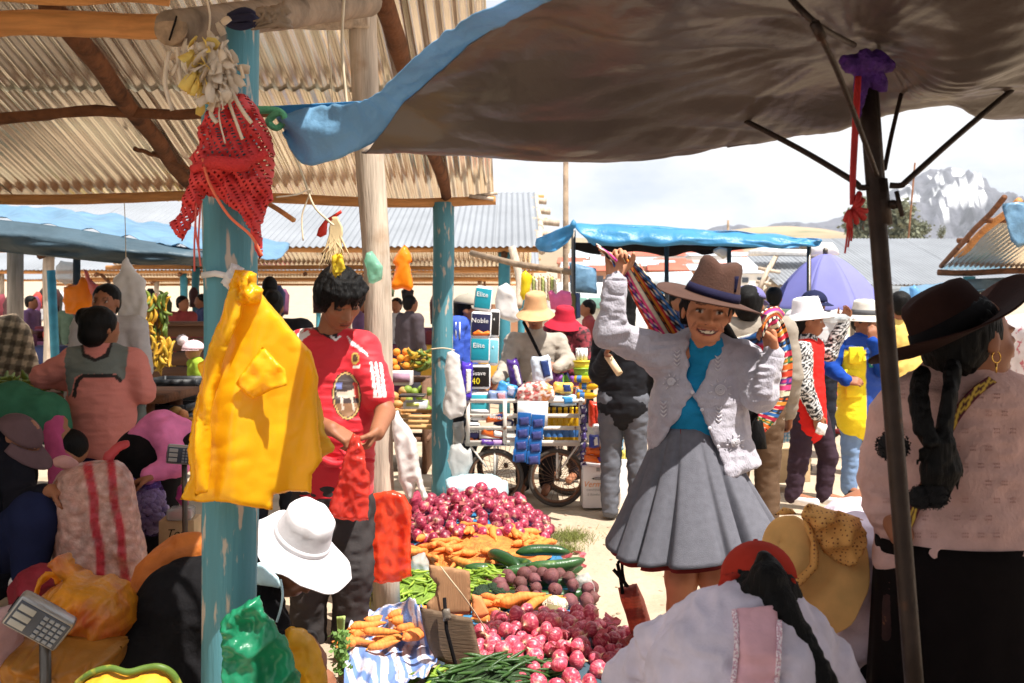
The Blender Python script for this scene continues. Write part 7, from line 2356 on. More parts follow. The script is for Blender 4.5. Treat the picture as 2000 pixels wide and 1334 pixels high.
def scale_head(label,px,py,d,s_,rot,base=True,sgn=1):
 t=thing('market_scale',label,'scale',P(px,py+90,d),'weighing scales')
 M=Euler(rot).to_matrix()
 c_=P(px,py,d)
 M_case=mat('scale_steel_case',C(150,148,146),.35,metal=.7,bump=.1)
 M_face=mat('scale_dark_face',C(46,56,72),.3,bump=0)
 M_lcd=mat('scale_lcd',C(150,152,150),.25,bump=0)
 M_key=mat('scale_key',C(120,126,134),.5,bump=0)
 obj('case',box(c_,(.085*s_,.022*s_,.055*s_),M,.010*s_),M_case,t)
 obj('rear_case',box(c_+M@Vector((-.01*s_,.03*s_,-.012*s_)),(.07*s_,.03*s_,.045*s_),M,.014*s_),mat('scale_rear',C(104,102,102),.4,metal=.5),t)
 obj('face_plate',box(c_+M@Vector((0,-.0225*s_,0)),(.078*s_,.002,.046*s_),M,.002),M_face,t)
 for k in range(3):
  obj('display',box(c_+M@Vector((-.048*s_,-.0255*s_,(.028-.028*k)*s_)),(.024*s_,.0015,.0105*s_),M,.001),M_lcd,t)
 for i in range(4):
  for j in range(5):
   obj('key',box(c_+M@Vector(((.008+.018*i)*s_,-.0262*s_,(.034-.017*j)*s_)),(.0066*s_,.002,.0060*s_),M,.001),M_key,t)
 obj('label_sticker',box(c_+M@Vector((-.084*s_,.02*s_,-.01*s_)),(.003,.016*s_,.018*s_),M),M_black,t)
 if base:
  obj('stand',tube([c_+Vector((0,.03,-.04)),c_+Vector((.0,.04,-.35)),Vector((c_.x,c_.y+.04,.06))],.017*s_,8),M_steel,t)
  obj('platform',box(Vector((c_.x,c_.y+.2,.05)),(.17,.2,.03),None,.01),M_case,t)
 return t
scale_head('electronic market scale head with keypad on a stand at lower left',78,1212,2.85,1.0,(.35,.62,.35))
scale_head('electronic market scale half hidden behind the yellow bags',356,888,4.6,.8,(.1,.12,.25))
# fruit stalls at the back left
M_ban=mat('ripe_banana',C(196,152,44),.5,var=.25,vs=30,bump=.2,bs=60,rnd=.25,col2=C(110,84,30),c2pos=(.62,.75),c2s=20)
M_bang=mat('green_banana',C(104,122,44),.5,var=.25,vs=20,bump=.2,bs=60,rnd=.25)
def ban_mesh(m):
 pts=[Vector((.09*math.sin(t),0,-.09*math.cos(t)+.09))for t in[-.9+1.8*i/8 for i in range(9)]]
 return mesh_data('banana',*tube(pts,[.006,.012,.016,.018,.018,.017,.015,.010,.005],7),m)
bn,bng=ban_mesh(M_ban),ban_mesh(M_bang)
def bananas(label,px,py,d,n,sx_,sy_,seed,green=.3,hang=True,grp='bananas'):
 rs_=random.Random(seed)
 t=thing('banana_bunch',label,'bananas',P(px,py,d),grp)
 for i in range(n):
  o_=bpy.data.objects.new('banana',bng if rs_.random()<green else bn)
  COL.objects.link(o_)
  o_.parent=t
  a=rs_.uniform(0,6.28)
  x,y=px+sx_*rs_.uniform(-1,1),py+sy_*rs_.uniform(-1,1)
  o_.location=P(x,y,d+rs_.uniform(-.10,.06))-W(t)
  o_.rotation_euler=(rs_.uniform(-.5,.5),rs_.uniform(.6,1.9)if hang else rs_.uniform(-.4,.4),a)
  o_.scale=(rs_.uniform(.85,1.15),)*3
 if hang:
  obj('stem',tube([P(px,py-sy_-10,d),P(px+2,py,d),P(px,py+sy_,d)],.02,7),M_bark,t)
 return t
bananas('large hanging banana stem beside the white bag',302,625,8.6,54,22,42,1,.45)
bananas('small ripe banana bunch hanging below the large stem',318,692,8.5,22,18,24,2,0.0)
for i,(px,py)in enumerate(((14,752),(52,748),(92,746),(128,756))):
 bananas('green banana bunch on the stall table, %s from the left edge'%('first','second','third','fourth')[i],px,py,7.2,16,18,14,20+i,.85,False,'green bananas on the table')
st=thing('stall_table','low wooden stall table holding green bananas at left','table',(-3.2,7.3,0))
obj('table_top',box((-3.3,7.4,.80),(.85,.4,.03)),M_bark,st)
for x in(-4.0,-2.6):
 for y in(7.1,7.7):
  obj('leg',box((x,y,.39),(.04,.04,.385)),M_bark,st)
cw_=thing('wooden_counter','dark plank counter behind the hanging bananas','counter',P(340,700,9.4))
M_plank=mat('dark_plank',C(110,78,58),.8,var=.2,vs=4,vstretch=(.5,4,4),bump=.4,bs=20,bstretch=(.4,4,4))
for k in range(5):
 obj('plank',box(P(348,645+28*k,9.4+.004*(k%2)),(.30,.02,.062)),M_plank,cw_)
obj('counter_top',box(P(346,632,9.5),(.32,.16,.02)),M_plank,cw_)
for x in(-3.4,-2.86):
 obj('post',box((x,9.5,.4),(.04,.04,.4)),M_plank,cw_)
def crate(label,px,py,d,w,hh,m,dp=.2):
 t=thing('crate',label,'crate',P(px,py,d),'crates')
 c_=P(px,py,d)
 for k in range(3):
  z=c_.z+hh*(2*k/2-1)*.72
  for yy in(-dp,dp):
   obj('slat',box((c_.x,c_.y+yy,z),(w,.01,hh*.26)),m,t)
  for xx in(-w,w):
   obj('slat',box((c_.x+xx,c_.y,z),(.01,dp-.011,hh*.26)),m,t)
 for xx in(-1,1):
  for yy in(-1,1):
   obj('corner',box((c_.x+xx*(w-.02),c_.y+yy*(dp-.02),c_.z),(.012,.012,hh)),m,t)
 obj('bottom',box((c_.x,c_.y,c_.z-hh*.95),(w-.012,dp-.012,.008)),m,t)
 return t
M_bcr=mat('black_plastic_crate',C(30,32,36),.5)
M_wcr=mat('pine_crate',C(206,160,104),.8,var=.15,vs=10)
crate('black plastic crate beneath the plank counter',350,770,8.2,.20,.14,M_bcr)
crate('black plastic crate lower down left of the yellow bags',330,812,7.6,.18,.10,M_bcr)
crate('pale pine fruit crate under the kitchen scale',812,818,7.9,.17,.055,M_wcr)
M_or=mat('orange_fruit_skin',C(226,140,40),.5,bump=.4,bs=40,rnd=.15)
om=mesh_data('orange',*lathe([(0,-1),(.5,-.87),(.87,-.5),(1,0),(.87,.5),(.5,.87),(0,.97)],12,closed_top=False),M_or)
M_gf=mat('green_fruit_skin',C(130,150,56),.5,rnd=.2)
gfm=mesh_data('green_fruit',*lathe([(0,-1),(.5,-.87),(.87,-.5),(1,0),(.87,.5),(.5,.87),(0,.97)],12,closed_top=False),M_gf)
M_ppf=mat('papaya_skin',C(206,150,90),.5,rnd=.3)
pfm=mesh_data('papaya',*lathe([(0,-1.3),(.5,-1.1),(.95,-.4),(.8,.5),(.35,1.1),(0,1.25)],12,closed_top=False),M_ppf)
def pile(nm,me,px0,px1,py0,py1,d,n,r,label,grp,seed,slope=.0022):
 rs_=random.Random(seed)
 placed=[]
 tr=0
 while len(placed)<n and tr<4000:
  tr+=1
  px,py=rs_.uniform(px0,px1),rs_.uniform(py0,py1)
  p=P(px,py,d-(py-py0)*slope)
  if any((p-q).length<r*1.55 for q in placed):
   continue
  placed.append(p)
  inst(nm,me,p,(rs_.uniform(0,3),rs_.uniform(0,3),rs_.uniform(0,3)),r*rs_.uniform(.9,1.1),label,nm.replace('_',' '),grp)
fs=thing('fruit_stand','stepped wooden fruit stand behind the timber post','stand',(-1.3,9.6,0))
for k in range(3):
 obj('shelf',box((-1.22,9.30-.25*k,.78-.24*k),(.5,.16,.02)),M_plank,fs)
for x in(-1.68,-.76):
 obj('side_board',box((x,9.05,.4),(.02,.42,.4)),M_plank,fs)
pile('orange',om,768,796,684,722,9.2,34,.038,'orange in the bin behind the timber post','oranges',4)
bananas('heap of small yellow bananas behind the far blue post',820,706,9.2,40,24,18,44,.4,False)
pile('papaya',pfm,768,800,764,818,8.7,22,.045,'yellowish pink fruit on the lower shelf of the fruit stand','shelf fruit',6)
pile('green_fruit',gfm,796,838,760,800,8.7,16,.04,'green fruit on the lower shelf of the fruit stand','shelf fruit',7)
pile('yellow_potato',pfm,330,392,800,832,7.3,22,.04,'yellow fruit heaped below the black crate','heaped yellow fruit',9)
fb=thing('fruit_carton','printed white fruit carton on the fruit stand below the oranges','box',P(782,740,8.9))
obj('carton',box(P(782,738,8.95),(.11,.1,.06),(0,0,.02),.003),mat('white_carton',C(226,216,210),.8),fb)
obj('printed_panel',box(P(784,738,8.845),(.075,.003,.04),(0,0,.02)),mat('mauve_print',C(166,130,150),.8),fb)
ks=thing('kitchen_scale','flat white price scale standing on the pine crate','scale',P(806,795,7.8),'weighing scales')
obj('body',box(P(812,790,7.8),(.09,.09,.028),(0,0,0),.008),mat('white_scale_body',C(222,224,224),.4),ks)
obj('pan',box(P(806,772,7.8),(.10,.10,.008),(0,0,0),.004),M_steel,ks)
obj('display',box(P(806,790,7.705),(.05,.003,.014)),mat('scale_yellow_lcd',C(206,210,120),.3),ks)
pl=sack([(-60,640),(-20,622),(30,614),(56,640),(70,690),(78,740),(-60,745)],7.9,.22,mat('plaid_cloth',vcol=True,rough=.95,var=.1,bump=.4,bs=90),'plaid_blanket','brown and cream checked blanket draped over goods at the left edge','blanket',.012,.08,(0.010,(6,6,8)),lambda px,py:[a*(.42 if(int((px+.25*py)/11)%2)else 1)*(.45 if(int((py-.15*px)/12)%2)else 1)for a in C(206,180,150)])
rs=random.Random(55)
GC=[C(70,40,40),C(44,40,46),C(120,50,60),C(60,70,110),C(150,120,90),C(190,190,195),C(110,60,90),C(52,46,40),C(196,70,60),C(210,160,60),C(80,90,60)]
for i in range(46):
 px=rs.uniform(-20,400)if i<30 else rs.uniform(500,880)
 py=rs.uniform(556,580)
 d=rs.uniform(17.5,20.5)
 w,hh=rs.uniform(8,15),rs.uniform(28,70)if i<30 else rs.uniform(20,60)
 c=GC[i%len(GC)]
 o=obj('hanging_garment',pillow([(px-w*.4,py),(px+w*.4,py),(px+w,py+hh*.25),(px+w*.8,py+hh),(px-w*.8,py+hh),(px-w,py+hh*.25)],d,.18,6,fold=nfold(.1,.02,.08,i)),mat('garment_%d'%(i%len(GC)),c,.9))
 tag(o,('dark garment hanging in the distant clothes stalls at left','garment hanging in the distant stalls behind the man')[0 if i<30 else 1],'garment','garments in the far stalls')
for i in range(12):
 px=rs.uniform(0,380)if i<7 else rs.uniform(760,900)
 d=rs.uniform(14,19)
 p=P(px,640,d)
 t=thing('goods_table',('cloth covered goods table under the far shelters at left','cloth covered goods table under the far shelters behind the far post')[0 if i<7 else 1],'table',(p.x,d,0),'tables of goods')
 obj('cloth_cover',box((p.x,d,.45),(rs.uniform(.5,.9),.4,.45),None,.04),mat('table_cloth_%d'%(i%4),GC[(i*3)%len(GC)],.9),t)
 for k in range(5):
  obj('bundle',box((p.x+rs.uniform(-.4,.4),d+rs.uniform(-.2,.2),.9+rs.uniform(.05,.12)),(rs.uniform(.08,.16),.1,rs.uniform(.05,.14)),(0,0,rs.uniform(-.4,.4)),.03),mat('bundle_%d'%((i+k)%6),GC[(i*5+k*2)%len(GC)],.9),t)

# the street cart
DC=7.20
ct=thing('street_cart','white slatted push cart on rusty bicycle wheels loaded with household goods','cart',P(1022,987,DC))
M_cwh=mat('chipped_white_metal',C(214,206,196),.6,var=.1,bump=.2,col2=C(140,96,70),c2pos=(.62,.7),c2s=22)
M_rust=mat('rusty_rim',C(120,86,66),.5,metal=.5,var=.3,vs=30)
M_tyre=mat('worn_tyre',C(74,66,60),.9,bump=.6,bs=90)
def bar(a,b,r=.012,m=None,parent=None,nm='rail'):
 return obj(nm,tube([a,b],r,6),m or M_cwh,parent or ct)
for py in(783,812,836,864):
 obj('slat',box((P(908,py,DC).x*.5+P(1142,py,DC).x*.5,DC,P(1000,py,DC).z),((1142-908)*DC/FPX/2,.008,.014)),M_cwh,ct)
for px in(914,986,1134):
 obj('upright',box(P(px,824,DC-.012),(.014,.008,.155)),M_cwh,ct)
for px in(912,1138):
 for dz_ in(783,836,864):
  bar(P(px,dz_,DC),P(px,dz_,DC)+Vector((0,.62,0)),.011)
for py in(783,836,864):
 bar(P(912,py,DC)+Vector((0,.62,0)),P(1138,py,DC)+Vector((0,.62,0)),.011)
obj('deck',box(P(1025,868,DC)+Vector((0,.31,0)),(.43,.31,.012)),M_cwh,ct)
def wheel(px,d,rpx=57):
 r=rpx*d/FPX
 c=P(px,0,d)
 c.z=r
 w=obj('wheel',lathe([(r-.028,-.018),(r-.006,-.020),(r,-.008),(r,.008),(r-.006,.020),(r-.028,.018),(r-.028,-.018)],40,c,frame((0,0,1),(0,-1,0)),closed_top=False),M_tyre,ct)
 obj('rim',lathe([(r-.045,-.012),(r-.028,-.016),(r-.028,.016),(r-.045,.012),(r-.045,-.012)],40,c,frame((0,0,1),(0,-1,0)),closed_top=False),M_rust,w)
 sp=[]
 for k in range(24):
  a=k*math.pi/12
  sp.append(tube([c+Vector((.015*math.cos(a+.8),-.01*(-1)**k,.015*math.sin(a+.8))),c+Vector(((r-.04)*math.cos(a),0,(r-.04)*math.sin(a)))],.0017,4))
 obj('spokes',join(*sp),M_rust,w)
 obj('hub',tube([c+Vector((0,-.035,0)),c+Vector((0,.035,0))],.016,10),M_rust,w)
 return c
for px in(1088,966):
 for dd in(DC+.03,DC+.50):
  c=wheel(px if dd<DC+.2 else px+22,dd)
  bar(P(px,866,dd),Vector((P(px,0,dd).x,dd-.03,c.z)),.010,None,ct,'fork')
  if dd<DC+.2:
   bar(P(px+7,866,dd),Vector((P(px,0,dd).x+.01,dd+.03,c.z)),.010,None,ct,'fork')
bar(P(1128,870,DC+.02),Vector((P(1096,0,DC).x,DC,P(0,915,DC).z)),.007,None,ct,'brace')
bar(P(918,870,DC+.02),Vector((P(950,0,DC).x,DC,P(0,912,DC).z)),.007,None,ct,'brace')
bar(P(908,783,DC),P(872,740,DC-.05),.012,None,ct,'push_handle')
M_film=mat('white_film_wrap',C(232,230,230),.3,bump=.5,bs=26)
M_pwht=mat('print_white',C(240,240,238),.5,bump=0)
M_pyel=mat('print_yellow',C(240,220,50),.5,bump=0)
M_por=mat('print_orange',C(240,120,40),.4,bump=0)
def roll_pack(label,px,py,d,hw,hh,col,word,wcol=None,rot=0.0,size=.05,bandc=None,orange=False,side=None):
 t=thing('tissue_pack',label,'tissue pack',P(px,py+hh,d),'tissue packs on the cart')
 w_m,h_m=hw*d/FPX,hh*d/FPX
 M=Euler((0,rot,0)).to_matrix()
 c_=P(px,py,d)
 obj('wrap',box(c_,(w_m,w_m*.9,h_m),M,.022),M_film,t)
 key='pack_print_%d_%d_%d'%tuple(int(v*255)for v in col)
 obj('printed_front',box(c_+M@Vector((0,-w_m*.9,-.0)),(w_m*.90,.004,h_m*.80),M,.003),mat(key,col,.35,var=.05,bump=.1),t)
 if orange:
  obj('orange_wave',pillow([(px-hw*.85,py+hh*.62),(px-hw*.3,py+hh*.38),(px+hw*.2,py+hh*.58),(px+hw*.85,py+hh*.40),(px+hw*.85,py+hh*.84),(px-hw*.85,py+hh*.84)],d-w_m*.9-.006,.006,4,soft=2),M_por,t)
 if bandc:
  obj('printed_band',box(c_+M@Vector((0,-w_m*.9-.002,bandc[1]*h_m)),(w_m*.9,.004,h_m*.14),M),bandc[0],t)
 text('lettering',word,c_+M@Vector((-w_m*.12,-w_m*.9-.007,h_m*.30)),size,wcol or M_pwht,t,(R_(90),rot,0))
 return t
TEAL,NAVY=C(30,150,170),C(34,36,74)
roll_pack('teal kitchen roll pack lettered Elite at the top of the stack',944,583,DC+.15,17,24,TEAL,'Elite',None,.12,.05)
roll_pack('navy and orange roll pack lettered Noble in the stack',940,634,DC+.15,20,26,NAVY,'Noble',None,.05,.05,orange=True)
roll_pack('teal kitchen roll pack lettered Elite in the middle of the stack',938,682,DC+.15,19,26,TEAL,'Elite',None,.02,.05)
pk40=roll_pack('black roll pack with a yellow 40 low in the stack',938,735,DC+.15,20,24,C(26,24,24),'Suave',None,.0,.045)
text('lettering','40',P(930,743,DC+.15)+Vector((0,-.085,0)),.065,M_pyel,pk40)
roll_pack('white and teal roll pack lettered Paracas behind the cart rail',938,792,DC+.15,19,28,C(60,170,186),'Paracas',M_black,.0,.03,(M_pwht,-.35))
roll_pack('dark roll pack lettered Noble behind the lower cart rails',924,846,DC+.12,14,22,NAVY,'Noble',None,0,.04,orange=True)
for i,(px,py,c)in enumerate(((966,632,C(40,36,36)),(964,686,C(120,190,206)))):
 roll_pack(('slim dark roll pack beside the upper Noble pack','slim pale blue roll pack beside the middle Elite pack')[i],px,py,DC+.28,10,28,c,'4',None,.03,.03)
def packet(px,py,d,w,h,m,m2,label,rot=0.0,th=.05,word=None,grp='soft packets'):
 t=thing('soft_packet',label,'packet',P(px,py+h,d),grp)
 ca,sa=math.cos(rot),math.sin(rot)
 def rp(x,y):
  return(px+x*ca-y*sa,py+x*sa+y*ca)
 obj('pouch',pillow([rp(-w,-h*.7),rp(-w*.8,-h),rp(0,-h*.9),rp(w*.8,-h),rp(w,-h*.7),rp(w*.96,0),rp(w,h*.8),rp(0,h),rp(-w,h*.8),rp(-w*.97,0)],d,th,3.5,fold=nfold(.1,.1,.01,px)),m,t)
 obj('printed_patch',pillow([rp(-w*.1,-h*.6),rp(w*.7,-h*.6),rp(w*.8,h*.5),rp(w*.1,h*.6)],d-th*.52,.008,3.5,soft=3),m2,t)
 if word:
  text('lettering',word,P(px,py,d-th*.52-.008),.035,M_pwht,t,(R_(90),-rot,0))
 return t
def pm(nm,*c):
 return mat('packet_'+nm,C(*c),.28,var=.08,bump=.4,bs=30)
packet(970,815,DC+.02,22,9,pm('orange',232,110,40),pm('navy',36,44,100),'orange packet topmost behind the upper cart rail',-.15,.06,'Bolivar')
packet(964,846,DC+.02,24,9,pm('orange',232,110,40),pm('white',232,226,220),'orange and white packet in the middle of the cart',.2,.06)
packet(962,864,DC+.02,26,8,pm('violet',92,56,140),pm('lilac',190,150,200),'violet packet lying at the bottom of the cart',.03,.06)
packet(984,826,DC+.05,20,9,pm('navy',36,44,100),pm('white',232,226,220),'navy blue packet wedged behind the cart rail',.2,.06)
packet(990,762,DC+.10,20,15,pm('skyblue',60,140,200),pm('paleb',170,180,210),'blue packet under the seller hand',.35,.05)
packet(972,776,DC+.08,20,14,pm('lav',130,150,190),pm('pinkp',200,140,150),'greyish blue sponge pack left of the sweets bag',0,.05)
packet(1006,735,DC+.22,12,36,pm('purple',70,40,120),pm('white',232,226,220),'tall purple packet standing behind the blue packets',-.2,.07)
packet(1058,722,DC+.02,20,28,pm('icewhite',196,206,220),pm('deepblue',44,64,120),'pale blue and white packet held by the seller',-.12,.05)
packet(910,745,DC-.02,13,40,pm('ultra',70,44,170),pm('white',232,226,220),'shiny violet packet hanging at the left end of the cart',.05,.08,None)
hc=thing('carded_goods','strip of blue carded packets hanging from the front of the cart','packets',P(1036,905,DC-.06))
obj('backing_card',box(P(1040,808,DC-.04),(.11,.004,.09),(0,.03,0)),M_pwht,hc)
M_bc,M_bc2=pm('cardblue',30,92,160),pm('carddark',60,66,120)
for i in range(2):
 for j in range(4):
  c_=P(1024+27*i-3*j,818+24*j+4*i,DC-.055-.002*j)
  p_=obj('card',box(c_,(.048,.004,.045),(0,.06,0),.002),M_bc,hc)
  obj('blister',pillow([(1024+27*i-3*j+a,822+24*j+4*i+b)for a,b in((-10,-6),(9,-8),(10,8),(-9,10))],DC-.064-.002*j,.014,3),M_bc2,p_)
sw=sack([(1012,760),(1030,748),(1060,746),(1080,756),(1084,776),(1070,784),(1030,786),(1010,780)],DC+.06,.10,mat('clear_bag_of_sweets',vcol=True,rough=.2,var=.2,vs=60,bump=.6,bs=40),'sweets_bag','clear bag of pink and orange sweets on top of the cart','bag',.008,.04,(0.008,(30,30,30)),lambda px,py:C(236,208,200)if noise.noise(Vector((px*.12,py*.16,1)))>0 else(C(206,110,106)if px<1056 else C(232,150,96)))
M_oil=mat('cooking_oil',C(226,180,30),.12,var=.05,bump=0,tl=.35,spec=.6)
M_capy=mat('yellow_cap',C(240,200,40),.4,bump=0)
M_oillab=mat('oil_label',C(60,110,170),.5,var=.3,vs=30,bump=0)
def bottle(label,px,py,d,r,h,lie=False):
 t=thing('oil_bottle',label,'bottle',P(px,py,d),'oil bottles')
 c_=P(px,py,d)
 R__=None if not lie else frame((0,0,1),(1,-.3,0))
 pr=[(r*.9,0),(r,.01),(r,h*.35),(r*.93,h*.45),(r,h*.55),(r*.9,h*.72),(r*.42,h*.86),(r*.38,h*.93)]
 obj('bottle',lathe(pr,14,c_,R__),M_oil,t)
 obj('label_band',lathe([(r*1.01,h*.14),(r*1.01,h*.36)],14,c_,R__,closed_top=False),M_oillab,t)
 obj('cap',lathe([(r*.45,h*.93),(r*.45,h),(0,h)],10,c_,R__),M_capy,t)
k=0
for row,dd in((0,DC+.10),(1,DC+.28)):
 for i in range(6):
  bottle('oil bottle in the %s row of the cart, number %s from the right'%(('front','rear')[row],('one','two','three','four','five','six')[i])if False else('yellow oil bottle in the front row behind the cart rails','yellow oil bottle in the rear row on the cart')[row],1128-11.5*i,862,dd,.032,.25)
for i,(px,py)in enumerate(((1128,772),(1132,754),(1122,740))):
 bottle('yellow oil bottle lying on top of the cart, %s'%('lowest of three','middle of three','highest of three')[i],px,py,DC+.2,.026,.16,True)
packet(1100,782,DC+.04,26,12,pm('icewater',186,216,240),pm('skyblue',60,140,200),'pale blue wipes pack on the right of the sweets bag',.0,.09)
packet(1100,758,DC+.05,20,12,pm('amber',226,190,90),pm('deepblue',44,64,120),'amber and blue packet on the wipes pack',.05,.09)
for i,(py,c,hh)in enumerate(((743,C(170,200,50),9),(726,C(150,190,60),8),(712,C(236,214,60),9))):
 t=thing('plastic_tub',('lime green tub, lowest in the stack on the cart','lime green tub in the middle of the stack on the cart','yellow tub near the top of the stack on the cart')[i],'tub',P(1136,py+hh,DC+.3),'stacked tubs')
 obj('tub',lathe([(.050,-.030),(.056,-.01),(.062,.02)],16,P(1136,py,DC+.3)),mat('tub_%d'%i,c,.4,bump=0),t)
 obj('lid',lathe([(.068,.02),(.068,.030),(.0,.032)],16,P(1136,py,DC+.3)),mat('tublid_%d'%i,[v*.85 for v in c],.4,bump=0),t)
pg=thing('clothes_peg_basket','small white slotted basket on top of the stacked tubs','basket',P(1136,700,DC+.3))
for k in range(8):
 a=k*math.pi/4
 obj('slat',box(P(1136,692,DC+.3)+Vector((.036*math.cos(a),.036*math.sin(a),0)),(.008,.008,.04),(0,0,a)),M_pwht,pg)
obj('rim',lathe([(.044,.038),(.044,.046),(.036,.046),(.036,.038)],16,P(1136,692,DC+.3),closed_top=False),M_pwht,pg)
o=obj('sachet_strip',join(*[pillow([(1132,792+18*k),(1144,790+18*k),(1148,808+18*k),(1136,810+18*k)],DC-.03-.004*(k%2),.02,4)for k in range(7)]),mat('sachet_print',C(70,56,110),.3,var=.5,vs=60,col2=C(220,220,225),c2pos=(.55,.6),c2s=40,bump=.3))
tag(o,'strip of dark patterned sachets hanging at the right end of the cart','sachets')
cbx=thing('white_carton','white carton printed with orange script standing right of the cart','box',P(1178,987,7.12))
obj('carton',box(P(1172,947,7.2),(.135,.10,.148),(0,0,.05),.004),mat('white_box_card',C(232,228,226),.8,var=.04),cbx)
text('lettering','Vermilion',P(1170,946,7.092),.058,mat('orange_ink',C(226,150,80),.7,bump=0),cbx,(R_(90),0,.05),shear=.3)
text('lettering','CONTENIDO NETO',P(1170,957,7.090),.020,mat('grey_ink',C(150,150,152),.7,bump=0),cbx,(R_(90),0,.05))
text('lettering','12 Botellas x 900 ml',P(1170,966,7.090),.022,_mats['grey_ink'],cbx,(R_(90),0,.05))
obj('printed_emblem',pillow([(1155,935),(1163,932),(1178,932),(1186,935),(1178,938),(1163,938)],7.085,.003,3,soft=2),_mats['grey_ink'],cbx)
for k in range(4):
 obj('printed_symbol',box(P(1168+9*k,917,7.088),(.012,.002,.013),(0,0,.05)),_mats['grey_ink'],cbx)
o=obj('white_carton',box(P(1206,938,7.45),(.06,.1,.17),(0,0,.1),.004),_mats['white_box_card'])
tag(o,'plain white carton behind the printed carton','box')
packet(1172,882,7.1,28,9,pm('orange',232,110,40),pm('violet',92,56,140),'orange and violet detergent bag on the carton, upper of two flat ones',.05,.07)
packet(1168,897,7.08,28,8,pm('orange',232,110,40),pm('violet',92,56,140),'orange and violet detergent bag on the carton, lower of two flat ones',.08,.07)
packet(1176,850,7.12,15,26,pm('white',232,226,220),pm('orange',232,110,40),'white and orange detergent bag leaning on the carton',-.25,.08)
packet(1192,825,7.2,13,34,pm('skyb2',50,150,210),pm('white',232,226,220),'light blue detergent bag standing tallest by the cart',-.15,.08)
packet(1160,862,7.05,10,14,pm('royal',46,60,150),pm('white',232,226,220),'royal blue packet at the foot of the detergent bags',0,.07)
packet(1206,868,7.3,12,14,pm('aqua',110,180,220),pm('white',232,226,220),'pale aqua packet right of the detergent bags',0,.07)
packet(1222,888,7.4,9,10,pm('lemon',240,226,110),pm('white',232,226,220),'lemon yellow packet at the right of the detergent bags',0,.07)
packet(1163,810,7.5,14,28,pm('redcloth',206,60,40),pm('redcloth',206,60,40),'red cloth bundle standing behind the cart',0,.12)
bag([(966,590),(972,560),(990,552),(1006,570),(1012,600),(1016,626),(1000,630),(980,622),(968,614)],8.6,.10,M_wbag,'greyish white bag hanging behind the tissue packs')
bag([(1018,535),(1026,528),(1040,540),(1034,570),(1022,588),(1016,576)],9.0,.08,mat('lemon_bag',C(244,220,40),.35,tl=.4),'lemon yellow bag hanging above the seller')
bag([(1070,570),(1078,566),(1086,574),(1096,566),(1114,570),(1118,590),(1112,606),(1090,608),(1076,604)],10.2,.14,cloth('pink_satin',C(206,96,140),.5),'pink camisole on a hanger behind the red hat',4)
string('clothes hanger wire over the pink camisole',[(1074,572,10.2),(1094,548,10.2),(1096,530,10.2)],.004)
for i,(px,c)in enumerate(((1120,C(96,90,60)),(1128,C(70,84,120)))):
 bag([(px-5,572),(px+5,572),(px+6,620),(px-6,625)],10.6,.1,cloth('knit_hang_%d'%i,c),('olive patterned garment hanging right of the camisole','bluish patterned garment hanging right of the camisole')[i])
for i in range(9):
 px=1036+i*6
 o=obj('hanging_stockings',pillow([(px-3,536+i%3*4),(px+3,536+i%3*4),(px+4,580+(i*7)%16),(px-3,584+(i*5)%14)],10.8,.06,4),mat('stocking_%d'%(i%3),(C(214,190,160),C(170,180,110),C(226,214,196))[i%3],.8))
 tag(o,'pale stocking hanging in the row above the seller','stocking','row of hanging stockings')
o=obj('loose_pole',tube([P(920,494,11.6),P(1010,516,11.2),P(1120,532,10.8)],.035,8),M_grey_log)
tag(o,'pale crooked pole jutting out from the middle shelter','pole')
o=obj('loose_pole',tube(curve([P(1000,484,12.3),P(1010,520,12.2),P(1016,560,12.1),P(1012,600,12.0)],4),.05,8),M_wood)
tag(o,'crooked pale trunk post next to the middle shelter post','pole')
bag([(880,870),(900,866),(912,880),(920,872),(924,900),(912,930),(884,932),(874,900)],7.0,.12,M_cbag,'crumpled clear bag on the ground at the left cart wheel')
bag([(884,826),(905,822),(908,850),(904,866),(884,868)],7.6,.2,M_cbag,'clear plastic container behind the far blue post')
rs=random.Random(31)
PC=[(232,110,40),(60,60,140),(40,120,190),(226,200,70),(206,60,70),(120,180,80),(232,226,220),(140,80,160)]
for i in range(16):
 left=i<7
 px,py=(rs.uniform(960,1006),rs.uniform(742,776))if left else(rs.uniform(1080,1150),rs.uniform(735,775))
 a,b=PC[i%8],PC[(i*3+2)%8]
 packet(px,py,DC+rs.uniform(.25,.5),rs.uniform(9,16),rs.uniform(8,16),pm('mix%d'%(i%8),*a),pm('mix%d'%((i*3+2)%8),*b),('small mixed packet in the heap on the left half of the cart','small mixed packet in the heap on the right half of the cart')[0 if left else 1],rs.uniform(-.5,.5),.06,None,'heaped packets on the cart')

# people further back
def px_of(px,d):
 return(px-CXP)*d/FPX
def setj(J,**kw):
 for k_,v in kw.items():
  J[k_]=P(*v)
 return J
M_grey_knit=cloth('stone_knit',C(168,158,146),.9,bump=.5,bs=120)
d=7.75
J=skel(px_of(1045,d),d,1.56,-8,12,1.08)
setj(J,head=(1046,612,d-.12),neck=(1046,650,d-.04),shm=(1046,660,d),chest=(1048,690,d),shR=(1004,668,d-.02),shL=(1090,668,d),elR=(990,716,d-.12),wrR=(972,742,d-.34),elL=(1108,706,d-.08),wrL=(1088,718,d-.30))
p=person('seller in a tan visor hat and stone grey jumper leaning over the cart',J,SK2,M_grey_knit,cloth('dark_skirt',C(40,36,40)),'short',frame((-.05,-.9,-.42),(0,-.3,1)),lambda t,c,R,hs:hat('sun_hat',c+R@Vector((0,.01,.045)),frame((-.1,-.95,-.2),(0,-.15,1)),.098,.125,.16,cloth('tan_visor_cotton',C(206,160,118)),t,droop=.05,front=.06,taper=.85,sag=.006),h=.010,handdir={'R':(-.2,-.4,-.9),'L':(-.9,-.2,.1)})
